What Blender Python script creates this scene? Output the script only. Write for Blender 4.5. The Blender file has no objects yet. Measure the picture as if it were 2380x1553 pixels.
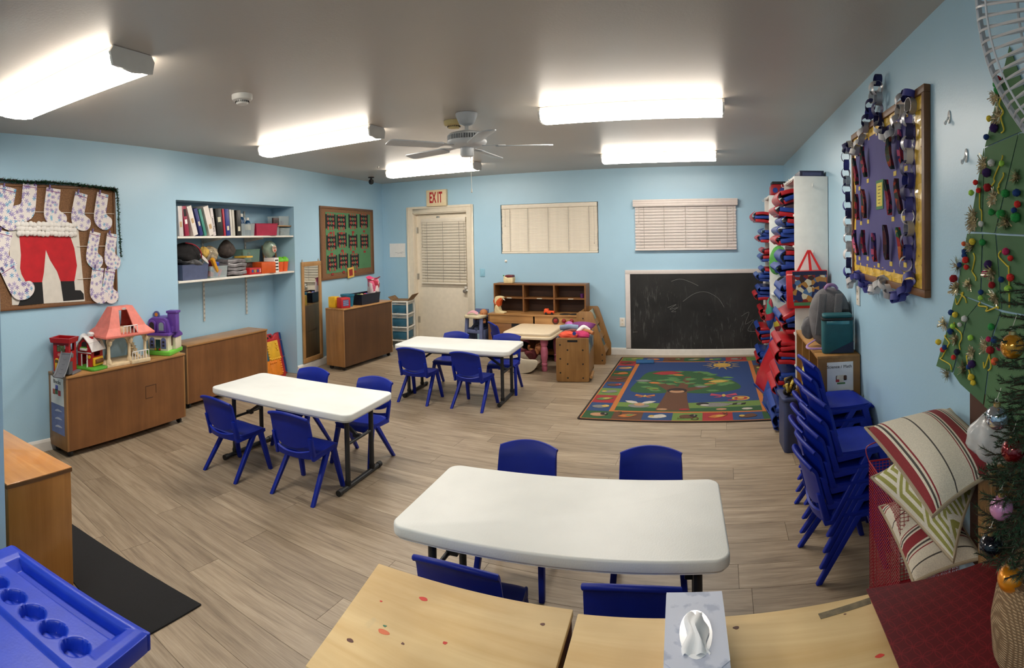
import bpy, bmesh, math, random
from mathutils import Vector, Matrix, Euler
PI = math.pi
R = math.radians
sc = bpy.context.scene
C = sc.collection

# ---------------------------------------------------------------- camera, world, exposure
cd = bpy.data.cameras.new('camera')
cam = bpy.data.objects.new('camera', cd)
C.objects.link(cam)
sc.camera = cam
cd.type = 'PANO'
cd.panorama_type = 'CENTRAL_CYLINDRICAL'
F_PX = 1295.918
cd.central_cylindrical_range_u_min = -1190 / F_PX
cd.central_cylindrical_range_u_max = 1190 / F_PX
cd.central_cylindrical_range_v_min = (572.674 - 1553) / F_PX
cd.central_cylindrical_range_v_max = 572.674 / F_PX
cd.central_cylindrical_radius = 1.0
cd.clip_start = 0.02
CR = Vector((0.931575, 0.363023, -0.019552))
CF = Vector((-0.363341, 0.931514, -0.016276))
CU = Vector((0.012304, 0.022267, 0.999676))
CAMZ = 1.56524
mw = Matrix.Identity(4)
for i in range(3):
    mw[i][0], mw[i][1], mw[i][2] = CR[i], CU[i], -CF[i]
mw[2][3] = CAMZ
cam.matrix_world = mw

wd = bpy.data.worlds.new('world')
sc.world = wd
wd.use_nodes = True
wd.node_tree.nodes['Background'].inputs[0].default_value = (0.02, 0.025, 0.035, 1)
wd.node_tree.nodes['Background'].inputs[1].default_value = 0.3
sc.view_settings.view_transform = 'Standard'
sc.view_settings.look = 'None'
sc.view_settings.gamma = 1
sc.view_settings.use_curve_mapping = False
sc.view_settings.exposure = 0.88
TUBE_POWER = 24.0            # radiance of the lamp diffusers
sc.cycles.max_bounces = 8
sc.cycles.diffuse_bounces = 6
sc.cycles.use_denoising = True

# ---------------------------------------------------------------- room numbers (metres)
H = 2.44
YB = 7.174
XR = 0.839
TL_ = Vector((-0.15413, 0.98805, 0))       # along the left wall, away from the camera
NL_ = Vector((0.98805, 0.15413, 0))        # out of the left wall, into the room
P0L = Vector((-3.8228, 0, 0))
RZL = math.atan2(TL_.y, TL_.x)             # local x along the wall, local y into the wall
RZB = 0.0
RZR = -PI / 2
def LW(s, z, out=0.0):
    p = P0L + TL_ * s + NL_ * out
    return (p.x, p.y, z)
def BW(x, z, out=0.0): return (x, YB - out, z)
def RW(y, z, out=0.0): return (XR - out, y, z)

# ---------------------------------------------------------------- colour and materials
def lin(c):
    c = c / 255.0
    return c / 12.92 if c <= 0.04045 else ((c + 0.055) / 1.055) ** 2.4
def rgb(h):
    if isinstance(h, str):
        h = h.lstrip('#')
        h = tuple(int(h[i:i + 2], 16) for i in (0, 2, 4))
    return (lin(h[0]), lin(h[1]), lin(h[2]), 1.0)
MATS = {}
def base_mat(name):
    m = bpy.data.materials.new(name)
    m.use_nodes = True
    nt = m.node_tree
    return m, nt, nt.nodes['Principled BSDF']
def N(nt, typ, **kw):
    n = nt.nodes.new(typ)
    for k, v in kw.items():
        if k.startswith('i_'):
            n.inputs[k[2:].replace('_', ' ')].default_value = v
        else:
            setattr(n, k, v)
    return n
def ramp(nt, src, stops):
    r = nt.nodes.new('ShaderNodeValToRGB')
    e = r.color_ramp.elements
    while len(e) < len(stops): e.new(0.5)
    for i, (p, c) in enumerate(stops):
        e[i].position = p
        e[i].color = rgb(c) if not (isinstance(c, tuple) and len(c) == 4) else c
    nt.links.new(src, r.inputs[0])
    return r
def coords(nt, scale=(1, 1, 1), space='Object'):
    tc = nt.nodes.new('ShaderNodeTexCoord')
    mp = nt.nodes.new('ShaderNodeMapping')
    mp.inputs['Scale'].default_value = scale
    nt.links.new(tc.outputs[space], mp.inputs[0])
    return mp.outputs[0]
def add_bump(nt, b, hsock, strength, dist=0.01):
    bp = nt.nodes.new('ShaderNodeBump')
    bp.inputs['Strength'].default_value = strength
    bp.inputs['Distance'].default_value = dist
    nt.links.new(hsock, bp.inputs['Height'])
    nt.links.new(bp.outputs[0], b.inputs['Normal'])
def M(name, c, rough=0.5, metal=0.0, var=0.08, scale=18, bump=0.0, bscale=None, emit=0, alpha=1, trans=0, coat=0, spec=None, sheen=0):
    """Plain material with a soft procedural mottle."""
    if name in MATS: return MATS[name]
    m, nt, b = base_mat(name)
    c = rgb(c)
    b.inputs['Roughness'].default_value = rough
    b.inputs['Metallic'].default_value = metal
    if spec is not None: b.inputs['Specular IOR Level'].default_value = spec
    b.inputs['Coat Weight'].default_value = coat
    b.inputs['Sheen Weight'].default_value = sheen
    v = coords(nt)
    nz = N(nt, 'ShaderNodeTexNoise', i_Scale=scale, i_Detail=4.0)
    nt.links.new(v, nz.inputs['Vector'])
    d = tuple(x * (1 - var * 1.6) for x in c[:3]) + (1,)
    u = tuple(min(1, x * (1 + var)) for x in c[:3]) + (1,)
    r = ramp(nt, nz.outputs[0], [(0.3, d), (0.7, u)])
    nt.links.new(r.outputs[0], b.inputs['Base Color'])
    if bump:
        n2 = N(nt, 'ShaderNodeTexNoise', i_Scale=bscale or scale * 6, i_Detail=3.0)
        nt.links.new(v, n2.inputs['Vector'])
        add_bump(nt, b, n2.outputs[0], bump)
    if emit:
        b.inputs['Emission Color'].default_value = c
        b.inputs['Emission Strength'].default_value = emit
    if trans:
        b.inputs['Transmission Weight'].default_value = trans
        b.inputs['IOR'].default_value = 1.15
    b.inputs['Alpha'].default_value = alpha
    MATS[name] = m
    return m
def wood(name, c1, c2, axis='x', rough=0.45, scale=6.0, coat=0.0, knots=0.0, spots=None):
    if name in MATS: return MATS[name]
    m, nt, b = base_mat(name)
    b.inputs['Roughness'].default_value = rough
    b.inputs['Coat Weight'].default_value = coat
    s = {'x': (0.35, 5, 5), 'y': (5, 0.35, 5), 'z': (5, 5, 0.35)}[axis]
    v = coords(nt, s)
    nz = N(nt, 'ShaderNodeTexNoise', i_Scale=scale, i_Detail=6.0, i_Roughness=0.6, i_Distortion=0.6)
    nt.links.new(v, nz.inputs['Vector'])
    r = ramp(nt, nz.outputs[0], [(0.25, c1), (0.75, c2)])
    out = r.outputs[0]
    v2 = coords(nt)
    n2 = N(nt, 'ShaderNodeTexNoise', i_Scale=3.5, i_Detail=3.0)
    nt.links.new(v2, n2.inputs['Vector'])
    mx = N(nt, 'ShaderNodeMix', data_type='RGBA', blend_type='MULTIPLY')
    mx.inputs[0].default_value = 0.5
    nt.links.new(out, mx.inputs[6])
    r2 = ramp(nt, n2.outputs[0], [(0.3, (190, 185, 180)), (0.7, (255, 255, 255))])
    nt.links.new(r2.outputs[0], mx.inputs[7])
    out = mx.outputs[2]
    if spots:
        n3 = N(nt, 'ShaderNodeTexNoise', i_Scale=spots[1], i_Detail=5.0)
        nt.links.new(v2, n3.inputs['Vector'])
        m3 = N(nt, 'ShaderNodeMix', data_type='RGBA')
        r3 = ramp(nt, n3.outputs[0], [(spots[2], (0, 0, 0)), (spots[2] + 0.06, (255, 255, 255))])
        nt.links.new(r3.outputs[0], m3.inputs[0])
        nt.links.new(out, m3.inputs[6])
        m3.inputs[7].default_value = rgb(spots[0])
        out = m3.outputs[2]
    nt.links.new(out, b.inputs['Base Color'])
    add_bump(nt, b, nz.outputs[0], 0.08)
    MATS[name] = m
    return m

# ---------------------------------------------------------------- mesh builder
class MB:
    def __init__(self, T=None):
        self.v = []; self.f = []; self.mi = []; self.T = T or Matrix.Identity(4)
    def _add(self, vs, fs, m=0):
        o = len(self.v)
        T = self.T
        self.v += [tuple(T @ Vector(p)) for p in vs]
        self.f += [tuple(i + o for i in f) for f in fs]
        self.mi += [m] * len(fs)
        return self
    def box(self, c, s, rot=None, m=0, taper=1.0):
        x, y, z = s[0] / 2, s[1] / 2, s[2] / 2
        t = taper
        vs = [(-x, -y, -z), (x, -y, -z), (x, y, -z), (-x, y, -z), (-x * t, -y * t, z), (x * t, -y * t, z), (x * t, y * t, z), (-x * t, y * t, z)]
        if rot is not None:
            E = Euler(rot).to_matrix()
            vs = [E @ Vector(p) for p in vs]
        vs = [(p[0] + c[0], p[1] + c[1], p[2] + c[2]) for p in vs]
        return self._add(vs, [(3, 2, 1, 0), (4, 5, 6, 7), (0, 1, 5, 4), (1, 2, 6, 5), (2, 3, 7, 6), (3, 0, 4, 7)], m)
    def b(self, x0, x1, y0, y1, z0, z1, m=0):
        return self.box(((x0 + x1) / 2, (y0 + y1) / 2, (z0 + z1) / 2), (abs(x1 - x0), abs(y1 - y0), abs(z1 - z0)), None, m)
    def hexa(self, p, m=0):
        """eight corners: bottom ring 0-3, top ring 4-7"""
        return self._add(p, [(3, 2, 1, 0), (4, 5, 6, 7), (0, 1, 5, 4), (1, 2, 6, 5), (2, 3, 7, 6), (3, 0, 4, 7)], m)
    def tube(self, pts, r, n=8, closed=False, m=0, flat=1.0):
        pts = [Vector(p) for p in pts]
        k = len(pts)
        rs = r if isinstance(r, (list, tuple)) else [r] * k
        vs = []; fs = []
        up = None
        for i in range(k):
            if closed: d = pts[(i + 1) % k] - pts[i - 1]
            else: d = pts[min(i + 1, k - 1)] - pts[max(i - 1, 0)]
            d.normalize()
            if up is None:
                up = Vector((0, 0, 1)) if abs(d.z) < 0.9 else Vector((0, 1, 0))
            a = d.cross(up)
            if a.length < 1e-5: a = d.orthogonal()
            a.normalize(); up = a.cross(d); up.normalize()
            for j in range(n):
                t = 2 * PI * j / n
                vs.append(pts[i] + a * math.cos(t) * rs[i] + up * math.sin(t) * rs[i] * flat)
        q = k if closed else k - 1
        for i in range(q):
            for j in range(n):
                a0 = i * n + j; a1 = i * n + (j + 1) % n
                b0 = ((i + 1) % k) * n + j; b1 = ((i + 1) % k) * n + (j + 1) % n
                fs.append((a0, a1, b1, b0))
        if not closed:
            fs.append(tuple(range(n))[::-1]); fs.append(tuple((k - 1) * n + j for j in range(n)))
        return self._add(vs, fs, m)
    def cyl(self, p0, p1, r0, r1=None, n=14, m=0):
        return self.tube([p0, p1], [r0, r0 if r1 is None else r1], n, m=m)
    def lathe(self, prof, n=20, c=(0, 0, 0), m=0, sx=1, sy=1):
        vs = []; fs = []; k = len(prof)
        for (r, z) in prof:
            for j in range(n):
                t = 2 * PI * j / n
                vs.append((c[0] + r * math.cos(t) * sx, c[1] + r * math.sin(t) * sy, c[2] + z))
        for i in range(k - 1):
            for j in range(n):
                fs.append((i * n + j, i * n + (j + 1) % n, (i + 1) * n + (j + 1) % n, (i + 1) * n + j))
        if prof[0][0] > 1e-5: fs.append(tuple(range(n))[::-1])
        if prof[-1][0] > 1e-5: fs.append(tuple((k - 1) * n + j for j in range(n)))
        return self._add(vs, fs, m)
    def sph(self, c, r, nu=12, nv=8, m=0, jit=0.0, rnd=None):
        rx, ry, rz = (r, r, r) if not isinstance(r, (tuple, list)) else r
        vs = [(c[0], c[1], c[2] - rz)]; fs = []
        for i in range(1, nv):
            p = -PI / 2 + PI * i / nv
            for j in range(nu):
                t = 2 * PI * j / nu
                k = 1 + (rnd.uniform(-jit, jit) if rnd else 0)
                vs.append((c[0] + rx * k * math.cos(p) * math.cos(t), c[1] + ry * k * math.cos(p) * math.sin(t), c[2] + rz * k * math.sin(p)))
        vs.append((c[0], c[1], c[2] + rz)); L = len(vs) - 1
        for j in range(nu):
            fs.append((0, 1 + (j + 1) % nu, 1 + j))
            fs.append((L, L - nu + j, L - nu + (j + 1) % nu))
        for i in range(nv - 2):
            for j in range(nu):
                a = 1 + i * nu
                fs.append((a + j, a + (j + 1) % nu, a + nu + (j + 1) % nu, a + nu + j))
        return self._add(vs, fs, m)
    def ext(self, pts, d0, d1, axis='y', m=0):
        """prism of a 2-D outline; axis y: pts are (x,z); axis z: (x,y); axis x: (y,z)"""
        mk = {'y': lambda p, d: (p[0], d, p[1]), 'z': lambda p, d: (p[0], p[1], d), 'x': lambda p, d: (d, p[0], p[1])}[axis]
        n = len(pts)
        vs = [mk(p, d0) for p in pts] + [mk(p, d1) for p in pts]
        ar = sum(pts[i][0] * pts[(i + 1) % n][1] - pts[(i + 1) % n][0] * pts[i][1] for i in range(n))
        flip = (ar > 0) != (d1 > d0)
        if axis == 'y': flip = not flip
        a = tuple(range(n)); b2 = tuple(range(n, 2 * n))
        fs = [a[::-1], b2] if not flip else [a, b2[::-1]]
        for i in range(n):
            j = (i + 1) % n
            fs.append((i, j, n + j, n + i) if not flip else (n + i, n + j, j, i))
        return self._add(vs, fs, m)
    def sheet(self, fn, nu, nv, th=0.0, m=0, wrap=False):
        """surface fn(u,v)->(x,y,z), u,v in 0..1; th>0 gives a solid of that thickness along the normal"""
        P = [[Vector(fn(i / nu, j / nv)) for j in range(nv + 1)] for i in range(nu + 1)]
        W = nv + 1
        if th == 0:
            vs = [p for row in P for p in row]
            fs = [(i * W + j, (i + 1) * W + j, (i + 1) * W + j + 1, i * W + j + 1) for i in range(nu) for j in range(nv)]
            return self._add(vs, fs, m)
        top = []; bot = []
        for i in range(nu + 1):
            for j in range(nv + 1):
                du = P[min(i + 1, nu)][j] - P[max(i - 1, 0)][j]
                dv = P[i][min(j + 1, nv)] - P[i][max(j - 1, 0)]
                n = du.cross(dv)
                if n.length > 1e-9: n.normalize()
                top.append(P[i][j] + n * th / 2); bot.append(P[i][j] - n * th / 2)
        o = len(top)
        fs = []
        for i in range(nu):
            for j in range(nv):
                q = (i * W + j, (i + 1) * W + j, (i + 1) * W + j + 1, i * W + j + 1)
                fs.append(q); fs.append(tuple(x + o for x in q[::-1]))
        for j in range(nv):
            fs.append((j, j + 1, o + j + 1, o + j)); a = nu * W
            fs.append((a + j + 1, a + j, o + a + j, o + a + j + 1))
        for i in range(nu):
            a = i * W; b = (i + 1) * W
            fs.append((b, a, o + a, o + b)); fs.append((a + nv, b + nv, o + b + nv, o + a + nv))
        return self._add(top + bot, fs, m)
    def mesh(self, name, mats, bevel=0, seg=2, smooth=None):
        me = bpy.data.meshes.new(name)
        me.from_pydata(self.v, [], self.f)
        ms = mats if isinstance(mats, (list, tuple)) else [mats]
        for x in ms: me.materials.append(x)
        for p, i in zip(me.polygons, self.mi): p.material_index = min(i, len(ms) - 1)
        if bevel:
            bm = bmesh.new(); bm.from_mesh(me)
            bmesh.ops.remove_doubles(bm, verts=bm.verts, dist=1e-6)
            es = [e for e in bm.edges if len(e.link_faces) == 2 and e.calc_face_angle(0) > R(28)]
            bmesh.ops.bevel(bm, geom=es, offset=bevel, segments=seg, profile=0.5, affect='EDGES', clamp_overlap=True)
            bm.to_mesh(me); bm.free()
            if smooth is None: smooth = 40
        if smooth:
            for p in me.polygons: p.use_smooth = True
            me.set_sharp_from_angle(angle=R(smooth))
        me.update()
        return me
    def build(self, name, mats, parent=None, loc=(0, 0, 0), rz=0.0, bevel=0, seg=2, smooth=None, rot=None):
        o = bpy.data.objects.new(name, self.mesh(name, mats, bevel, seg, smooth))
        C.objects.link(o)
        o.location = loc
        o.rotation_euler = rot if rot else (0, 0, rz)
        if parent: o.parent = parent
        return o

def tag(o, label, cat, group=None):
    o['label'] = label; o['category'] = cat
    if group: o['group'] = group
    return o
def thing(name, label, cat, loc=(0, 0, 0), rz=0.0, group=None, rot=None):
    o = bpy.data.objects.new(name, None)
    C.objects.link(o)
    o.empty_display_size = 0.05
    o.location = loc; o.rotation_euler = rot if rot else (0, 0, rz)
    return tag(o, label, cat, group)
def struct(o):
    o['kind'] = 'structure'
    return o
KIDS = {}
def kids(o): return [c for c in bpy.data.objects if c.parent == o] if o not in KIDS else KIDS[o]
def dup(root, loc=None, rz=None, label=None, group=None, rot=None):
    def cp(o, par):
        c = o.copy(); C.objects.link(c)
        if par: c.parent = par
        for ch in list(o.children): cp(ch, c)
        return c
    r = cp(root, None)
    if loc is not None: r.location = loc
    if rot is not None: r.rotation_euler = rot
    elif rz is not None: r.rotation_euler = (0, 0, rz)
    if label: r['label'] = label
    if group: r['group'] = group
    return r
def inst(me, name, parent, loc=(0, 0, 0), rot=(0, 0, 0), scale=None):
    o = bpy.data.objects.new(name, me); C.objects.link(o)
    o.location = loc; o.rotation_euler = rot
    if scale is not None: o.scale = scale if isinstance(scale, (tuple, list)) else (scale,) * 3
    if parent: o.parent = parent
    return o
def text(txt, size, mat, parent, loc, rot, name='lettering', depth=0.0006, sx=1.0, align='CENTER', bold=0.0):
    cu = bpy.data.curves.new('lettering_curve', 'FONT')
    cu.body = txt; cu.size = size; cu.extrude = depth; cu.offset = bold; cu.align_x = align; cu.align_y = 'CENTER'
    t = bpy.data.objects.new('lettering_temp', cu)
    C.objects.link(t)
    dg = bpy.context.evaluated_depsgraph_get()
    me = bpy.data.meshes.new_from_object(t.evaluated_get(dg))
    bpy.data.objects.remove(t)
    bpy.data.curves.remove(cu)
    me.materials.clear(); me.materials.append(mat)
    return inst(me, name, parent, loc, rot, (sx, 1, 1))
def catmull(pts, k=6, closed=False):
    P = [Vector(p) for p in pts]; n = len(P); out = []
    for i in range(n if closed else n - 1):
        g = lambda j: P[j % n] if closed else P[max(0, min(n - 1, j))]
        a, b, c, d = g(i - 1), g(i), g(i + 1), g(i + 2)
        for s in range(k):
            t = s / k
            out.append(0.5 * ((2 * b) + (c - a) * t + (2 * a - 5 * b + 4 * c - d) * t * t + (3 * b - a - 3 * c + d) * t ** 3))
    if not closed: out.append(P[-1])
    return out
def smooth2(pts, k=5):
    return [(p.x, p.y) for p in catmull([(a, b, 0) for a, b in pts], k, True)]
def rrect(x0, x1, y0, y1, r, k=5):
    out = []
    for cx, cy, a in ((x1 - r, y0 + r, -90), (x1 - r, y1 - r, 0), (x0 + r, y1 - r, 90), (x0 + r, y0 + r, 180)):
        for i in range(k + 1):
            t = R(a + 90 * i / k)
            out.append((cx + r * math.cos(t), cy + r * math.sin(t)))
    return out
def circ(cx, cy, r, n=16, ry=None):
    return [(cx + r * math.cos(2 * PI * i / n), cy + (ry or r) * math.sin(2 * PI * i / n)) for i in range(n)]
# ================================================================ STRUCTURE
rnd = random.Random(7)
def wall_paint(name, c):
    m, nt, b = base_mat(name)
    b.inputs['Roughness'].default_value = 0.38
    v = coords(nt, space='Object')
    n1 = N(nt, 'ShaderNodeTexNoise', i_Scale=1.3, i_Detail=3.0)
    nt.links.new(v, n1.inputs['Vector'])
    r = ramp(nt, n1.outputs[0], [(0.3, tuple(int(x * 0.97) for x in c)), (0.7, c)])
    nt.links.new(r.outputs[0], b.inputs['Base Color'])
    n2 = N(nt, 'ShaderNodeTexNoise', i_Scale=90.0, i_Detail=4.0)
    nt.links.new(v, n2.inputs['Vector'])
    add_bump(nt, b, n2.outputs[0], 0.12, 0.004)
    return m
m_wall = wall_paint('blue_wall_paint', (169, 206, 227))
m_ceil = wall_paint('ceiling_paint', (192, 185, 176))
m_trim = M('white_trim', (226, 222, 214), 0.4, var=0.03)

def plank_mat():
    m, nt, b = base_mat('vinyl_plank')
    oi = nt.nodes.new('ShaderNodeObjectInfo')
    tc = nt.nodes.new('ShaderNodeTexCoord')
    off = N(nt, 'ShaderNodeVectorMath', operation='SCALE')
    cmb = nt.nodes.new('ShaderNodeCombineXYZ')
    for i in (0, 1, 2): nt.links.new(oi.outputs['Random'], cmb.inputs[i])
    nt.links.new(cmb.outputs[0], off.inputs[0]); off.inputs['Scale'].default_value = 37.0
    ad = N(nt, 'ShaderNodeVectorMath', operation='ADD')
    nt.links.new(tc.outputs['Object'], ad.inputs[0]); nt.links.new(off.outputs[0], ad.inputs[1])
    def noise(s, sc_, det=5.0, dis=0.0):
        mp = nt.nodes.new('ShaderNodeMapping'); mp.inputs['Scale'].default_value = s
        nt.links.new(ad.outputs[0], mp.inputs[0])
        n = N(nt, 'ShaderNodeTexNoise', i_Scale=sc_, i_Detail=det, i_Distortion=dis, i_Roughness=0.62)
        nt.links.new(mp.outputs[0], n.inputs['Vector']); return n
    a = noise((0.8, 9, 1), 3.2, 6.0, 0.5)
    g = noise((2.0, 60, 1), 3.0, 3.0)
    s = noise((2.2, 16, 1), 2.1, 5.0)
    r = ramp(nt, a.outputs[0], [(0.22, (118, 102, 84)), (0.5, (164, 147, 124)), (0.8, (188, 172, 149))])
    mx = N(nt, 'ShaderNodeMix', data_type='RGBA', blend_type='MULTIPLY'); mx.inputs[0].default_value = 0.7
    nt.links.new(r.outputs[0], mx.inputs[6])
    r2 = ramp(nt, g.outputs[0], [(0.3, (205, 200, 196)), (0.65, (255, 255, 255))])
    nt.links.new(r2.outputs[0], mx.inputs[7])
    m2 = N(nt, 'ShaderNodeMix', data_type='RGBA')
    r3 = ramp(nt, s.outputs[0], [(0.70, (0, 0, 0)), (0.78, (190, 190, 190))])
    nt.links.new(r3.outputs[0], m2.inputs[0]); nt.links.new(mx.outputs[2], m2.inputs[6]); m2.inputs[7].default_value = rgb((62, 52, 44))
    m3 = N(nt, 'ShaderNodeMix', data_type='RGBA', blend_type='MULTIPLY'); m3.inputs[0].default_value = 1.0
    rr = ramp(nt, oi.outputs['Random'], [(0.0, (226, 224, 222)), (1.0, (255, 255, 255))])
    nt.links.new(m2.outputs[2], m3.inputs[6]); nt.links.new(rr.outputs[0], m3.inputs[7])
    nt.links.new(m3.outputs[2], b.inputs['Base Color'])
    b.inputs['Roughness'].default_value = 0.42
    add_bump(nt, b, g.outputs[0], 0.06, 0.003)
    return m
m_plank = plank_mat()
m_sub = M('plank_joint', (70, 60, 50), 0.8)
floor = struct(MB().b(-5.6, XR + 0.2, -2.2, YB + 0.3, -0.1, -0.004).build('floor', m_sub))
PW, PL = 0.182, 1.22
full = None
row = 0
y = 0.42
def plank_mesh(L):
    a, w, t = L / 2 - 0.0004, PW / 2 - 0.0004, 0.0006
    return MB().hexa([(-a, -w, -0.004), (a, -w, -0.004), (a, w, -0.004), (-a, w, -0.004), (-a + t, -w + t, 0), (a - t, -w + t, 0), (a - t, w - t, 0), (-a + t, w - t, 0)]).mesh('floor_plank', m_plank)
full = plank_mesh(PL)
while y < YB:
    xl = -4.29 - 0.156 * (y - 3) - 0.5
    x = xl - rnd.random() * PL
    while x < XR:
        x0, x1 = max(x, xl), min(x + PL, XR + 0.02)
        if x1 - x0 > 0.04:
            me = full if x1 - x0 > PL - 1e-4 else plank_mesh(x1 - x0)
            inst(me, 'plank', floor, ((x0 + x1) / 2, y + PW / 2, 0))
        x += PL
    y += PW
ceil = struct(MB().b(-5.8, XR + 0.3, -2.3, YB + 0.3, H, H + 0.1).build('ceiling', m_ceil))

def holed(mb, xs, zs, y0, y1, holes):
    """wall slab in local x/z with rectangular openings"""
    X = sorted(set(xs + [h[0] for h in holes] + [h[1] for h in holes]))
    Z = sorted(set(zs + [h[2] for h in holes] + [h[3] for h in holes]))
    for i in range(len(X) - 1):
        for k in range(len(Z) - 1):
            cx, cz = (X[i] + X[i + 1]) / 2, (Z[k] + Z[k + 1]) / 2
            if any(h[0] < cx < h[1] and h[2] < cz < h[3] for h in holes): continue
            mb.b(X[i], X[i + 1], y0, y1, Z[k], Z[k + 1])
NS0, NS1, NZ, ND = 2.95, 4.85, 1.985, 0.33
DX0, DX1, DZ = -4.385, -3.475, 1.955         # door opening
W1 = (-2.96, -1.578, 1.338, 2.016)           # left window opening
W2 = (-1.075, 0.205, 1.375, 1.985)           # right window opening (behind its blind)
mb = MB(); holed(mb, [-2.4, 7.40], [0, H], 0, 0.12, [(NS0, NS1, 0.0, NZ)])
mb.b(NS0 - 0.1, NS0, 0.12, ND + 0.1, 0, NZ + 0.1); mb.b(NS1, NS1 + 0.1, 0.12, ND + 0.1, 0, NZ + 0.1)
mb.b(NS0, NS1, ND, ND + 0.1, 0, NZ + 0.1); mb.b(NS0, NS1, 0.12, ND, NZ, NZ + 0.1)
wl = struct(mb.build('wall_left', m_wall, loc=(P0L.x, 0, 0), rz=RZL))
mb = MB(); holed(mb, [-5.3, XR + 0.15], [0, H], 0, 0.14, [(DX0, DX1, -0.01, DZ), W1, W2])
mb.b(DX0 - .2, DX1 + .2, 0.14, 0.16, 0, 2.1)
mb.b(-3.1, 0.4, 0.139, 0.16, 1.2, 2.1)
wb = struct(mb.build('wall_back', m_wall, loc=(0, YB, 0)))
wr = struct(MB().b(XR, XR + 0.14, -2.2, YB + 0.1, 0, H).build('wall_right', m_wall))
wf = struct(MB().b(-4.2, XR + 0.14, -2.2, -2.06, 0, H).build('wall_front', m_wall))
wn = struct(MB().b(-2.18, -2.045, -2.06, 0.585, 0, H).build('wall_partition', m_wall))
def baseboard(name, L, loc, rz):
    p = [(0, 0), (-0.014, 0), (-0.014, 0.07), (-0.008, 0.085), (0, 0.09)]
    return struct(MB().ext(p, 0, L, 'x').build(name, m_trim, loc=loc, rz=rz))
baseboard('baseboard_left', NS0 + 2.0, LW(-2.0, 0), RZL)
o = baseboard('baseboard_left_far', 7.26 - NS1, LW(NS1, 0), RZL)
baseboard('baseboard_niche', NS1 - NS0, LW(NS0, 0, -ND), RZL)
baseboard('baseboard_back_corner', 0.38, (-4.90, YB, 0), 0)
baseboard('baseboard_back', XR + 3.37, (-3.37, YB, 0), 0)
baseboard('baseboard_right', YB + 2.0, (XR, YB, 0), RZR)

# ---- door
door = struct(thing('door_1', 'white exit door with white casing', 'door', (0, YB, 0)))
del door['category']; del door['label']
m_door = M('door_white', (232, 222, 203), 0.42, var=0.03)
m_case = M('casing_white', (228, 218, 198), 0.4, var=0.03)
mb = MB()
def casing_rail(mb, x0, x1, z0, z1):
    mb.b(x0, x1, -0.016, 0, z0, z1)
mb.b(DX0 - 0.10, DX0 + 0.004, -0.018, 0, 0, DZ + 0.09); mb.b(DX0 - 0.10, DX0 - 0.07, -0.026, -0.018, 0, DZ + 0.09)
mb.b(DX1 - 0.004, DX1 + 0.10, -0.018, 0, 0, DZ + 0.09); mb.b(DX1 + 0.07, DX1 + 0.10, -0.026, -0.018, 0, DZ + 0.09)
mb.b(DX0 + 0.004, DX1 - 0.004, -0.018, 0, DZ - 0.004, DZ + 0.09); mb.b(DX0 - 0.07, DX1 + 0.07, -0.026, -0.018, DZ + 0.06, DZ + 0.09)
mb.build('casing', m_case, door, bevel=0.004)
mb = MB(); mb.b(DX0, DX0 + 0.018, 0, 0.13, 0, DZ); mb.b(DX1 - 0.018, DX1, 0, 0.13, 0, DZ); mb.b(DX0, DX1, 0, 0.13, DZ - 0.018, DZ)
mb.build('jamb', m_case, door)
MB().b(DX0 + 0.02, DX1 - 0.02, 0.07, 0.115, 0.012, DZ - 0.022).build('door_slab', m_door, door, bevel=0.003)
MB().b(DX0 + 0.018, DX1 - 0.018, 0.02, 0.13, 0, 0.012).build('threshold', M('threshold_metal', (150, 145, 135), 0.4, 0.6), door)
m_steel = M('brushed_steel', (190, 188, 182), 0.3, 0.9, var=0.04)
mb = MB(); mb.lathe([(0.0, 0), (0.028, 0), (0.030, 0.006), (0.012, 0.012), (0.012, 0.03), (0.026, 0.04), (0.029, 0.055), (0.020, 0.066), (0, 0.068)], 18)
mb.build('door_knob', m_steel, door, (DX1 - 0.075, 0.07, 0.80), rot=(PI / 2, 0, 0), smooth=40)
mb = MB(); mb.lathe([(0, 0), (0.026, 0), (0.026, 0.012), (0.018, 0.02), (0, 0.02)], 18)
mb.build('deadbolt', m_trim, door, (DX1 - 0.075, 0.07, 0.855), rot=(PI / 2, 0, 0), smooth=40)
mb = MB(); mb.box((0, -0.012, 0), (0.05, 0.024, 0.03)); mb.box((0, -0.02, -0.06), (0.008, 0.008, 0.12), (0.1, 0, 0)); mb.box((0.012, -0.02, -0.1), (0.03, 0.01, 0.008))
mb.build('latch_bracket', m_steel, door, (-3.98, 0.07, 1.885), bevel=0.002)
for zz in (0.35, 1.0, 1.7):
    mb = MB(); mb.cyl((0, 0, -0.045), (0, 0, 0.045), 0.006); mb.b(0, 0.03, -0.002, 0.002, -0.045, 0.045); mb.build('hinge', m_steel, door, (DX0 + 0.022, 0.065, zz))

MB().b(-4.23, -3.555, 0.066, 0.07, 0.94, 1.80).build('door_glass', M('night_glass', (10, 13, 18), 0.05), door)
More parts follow.
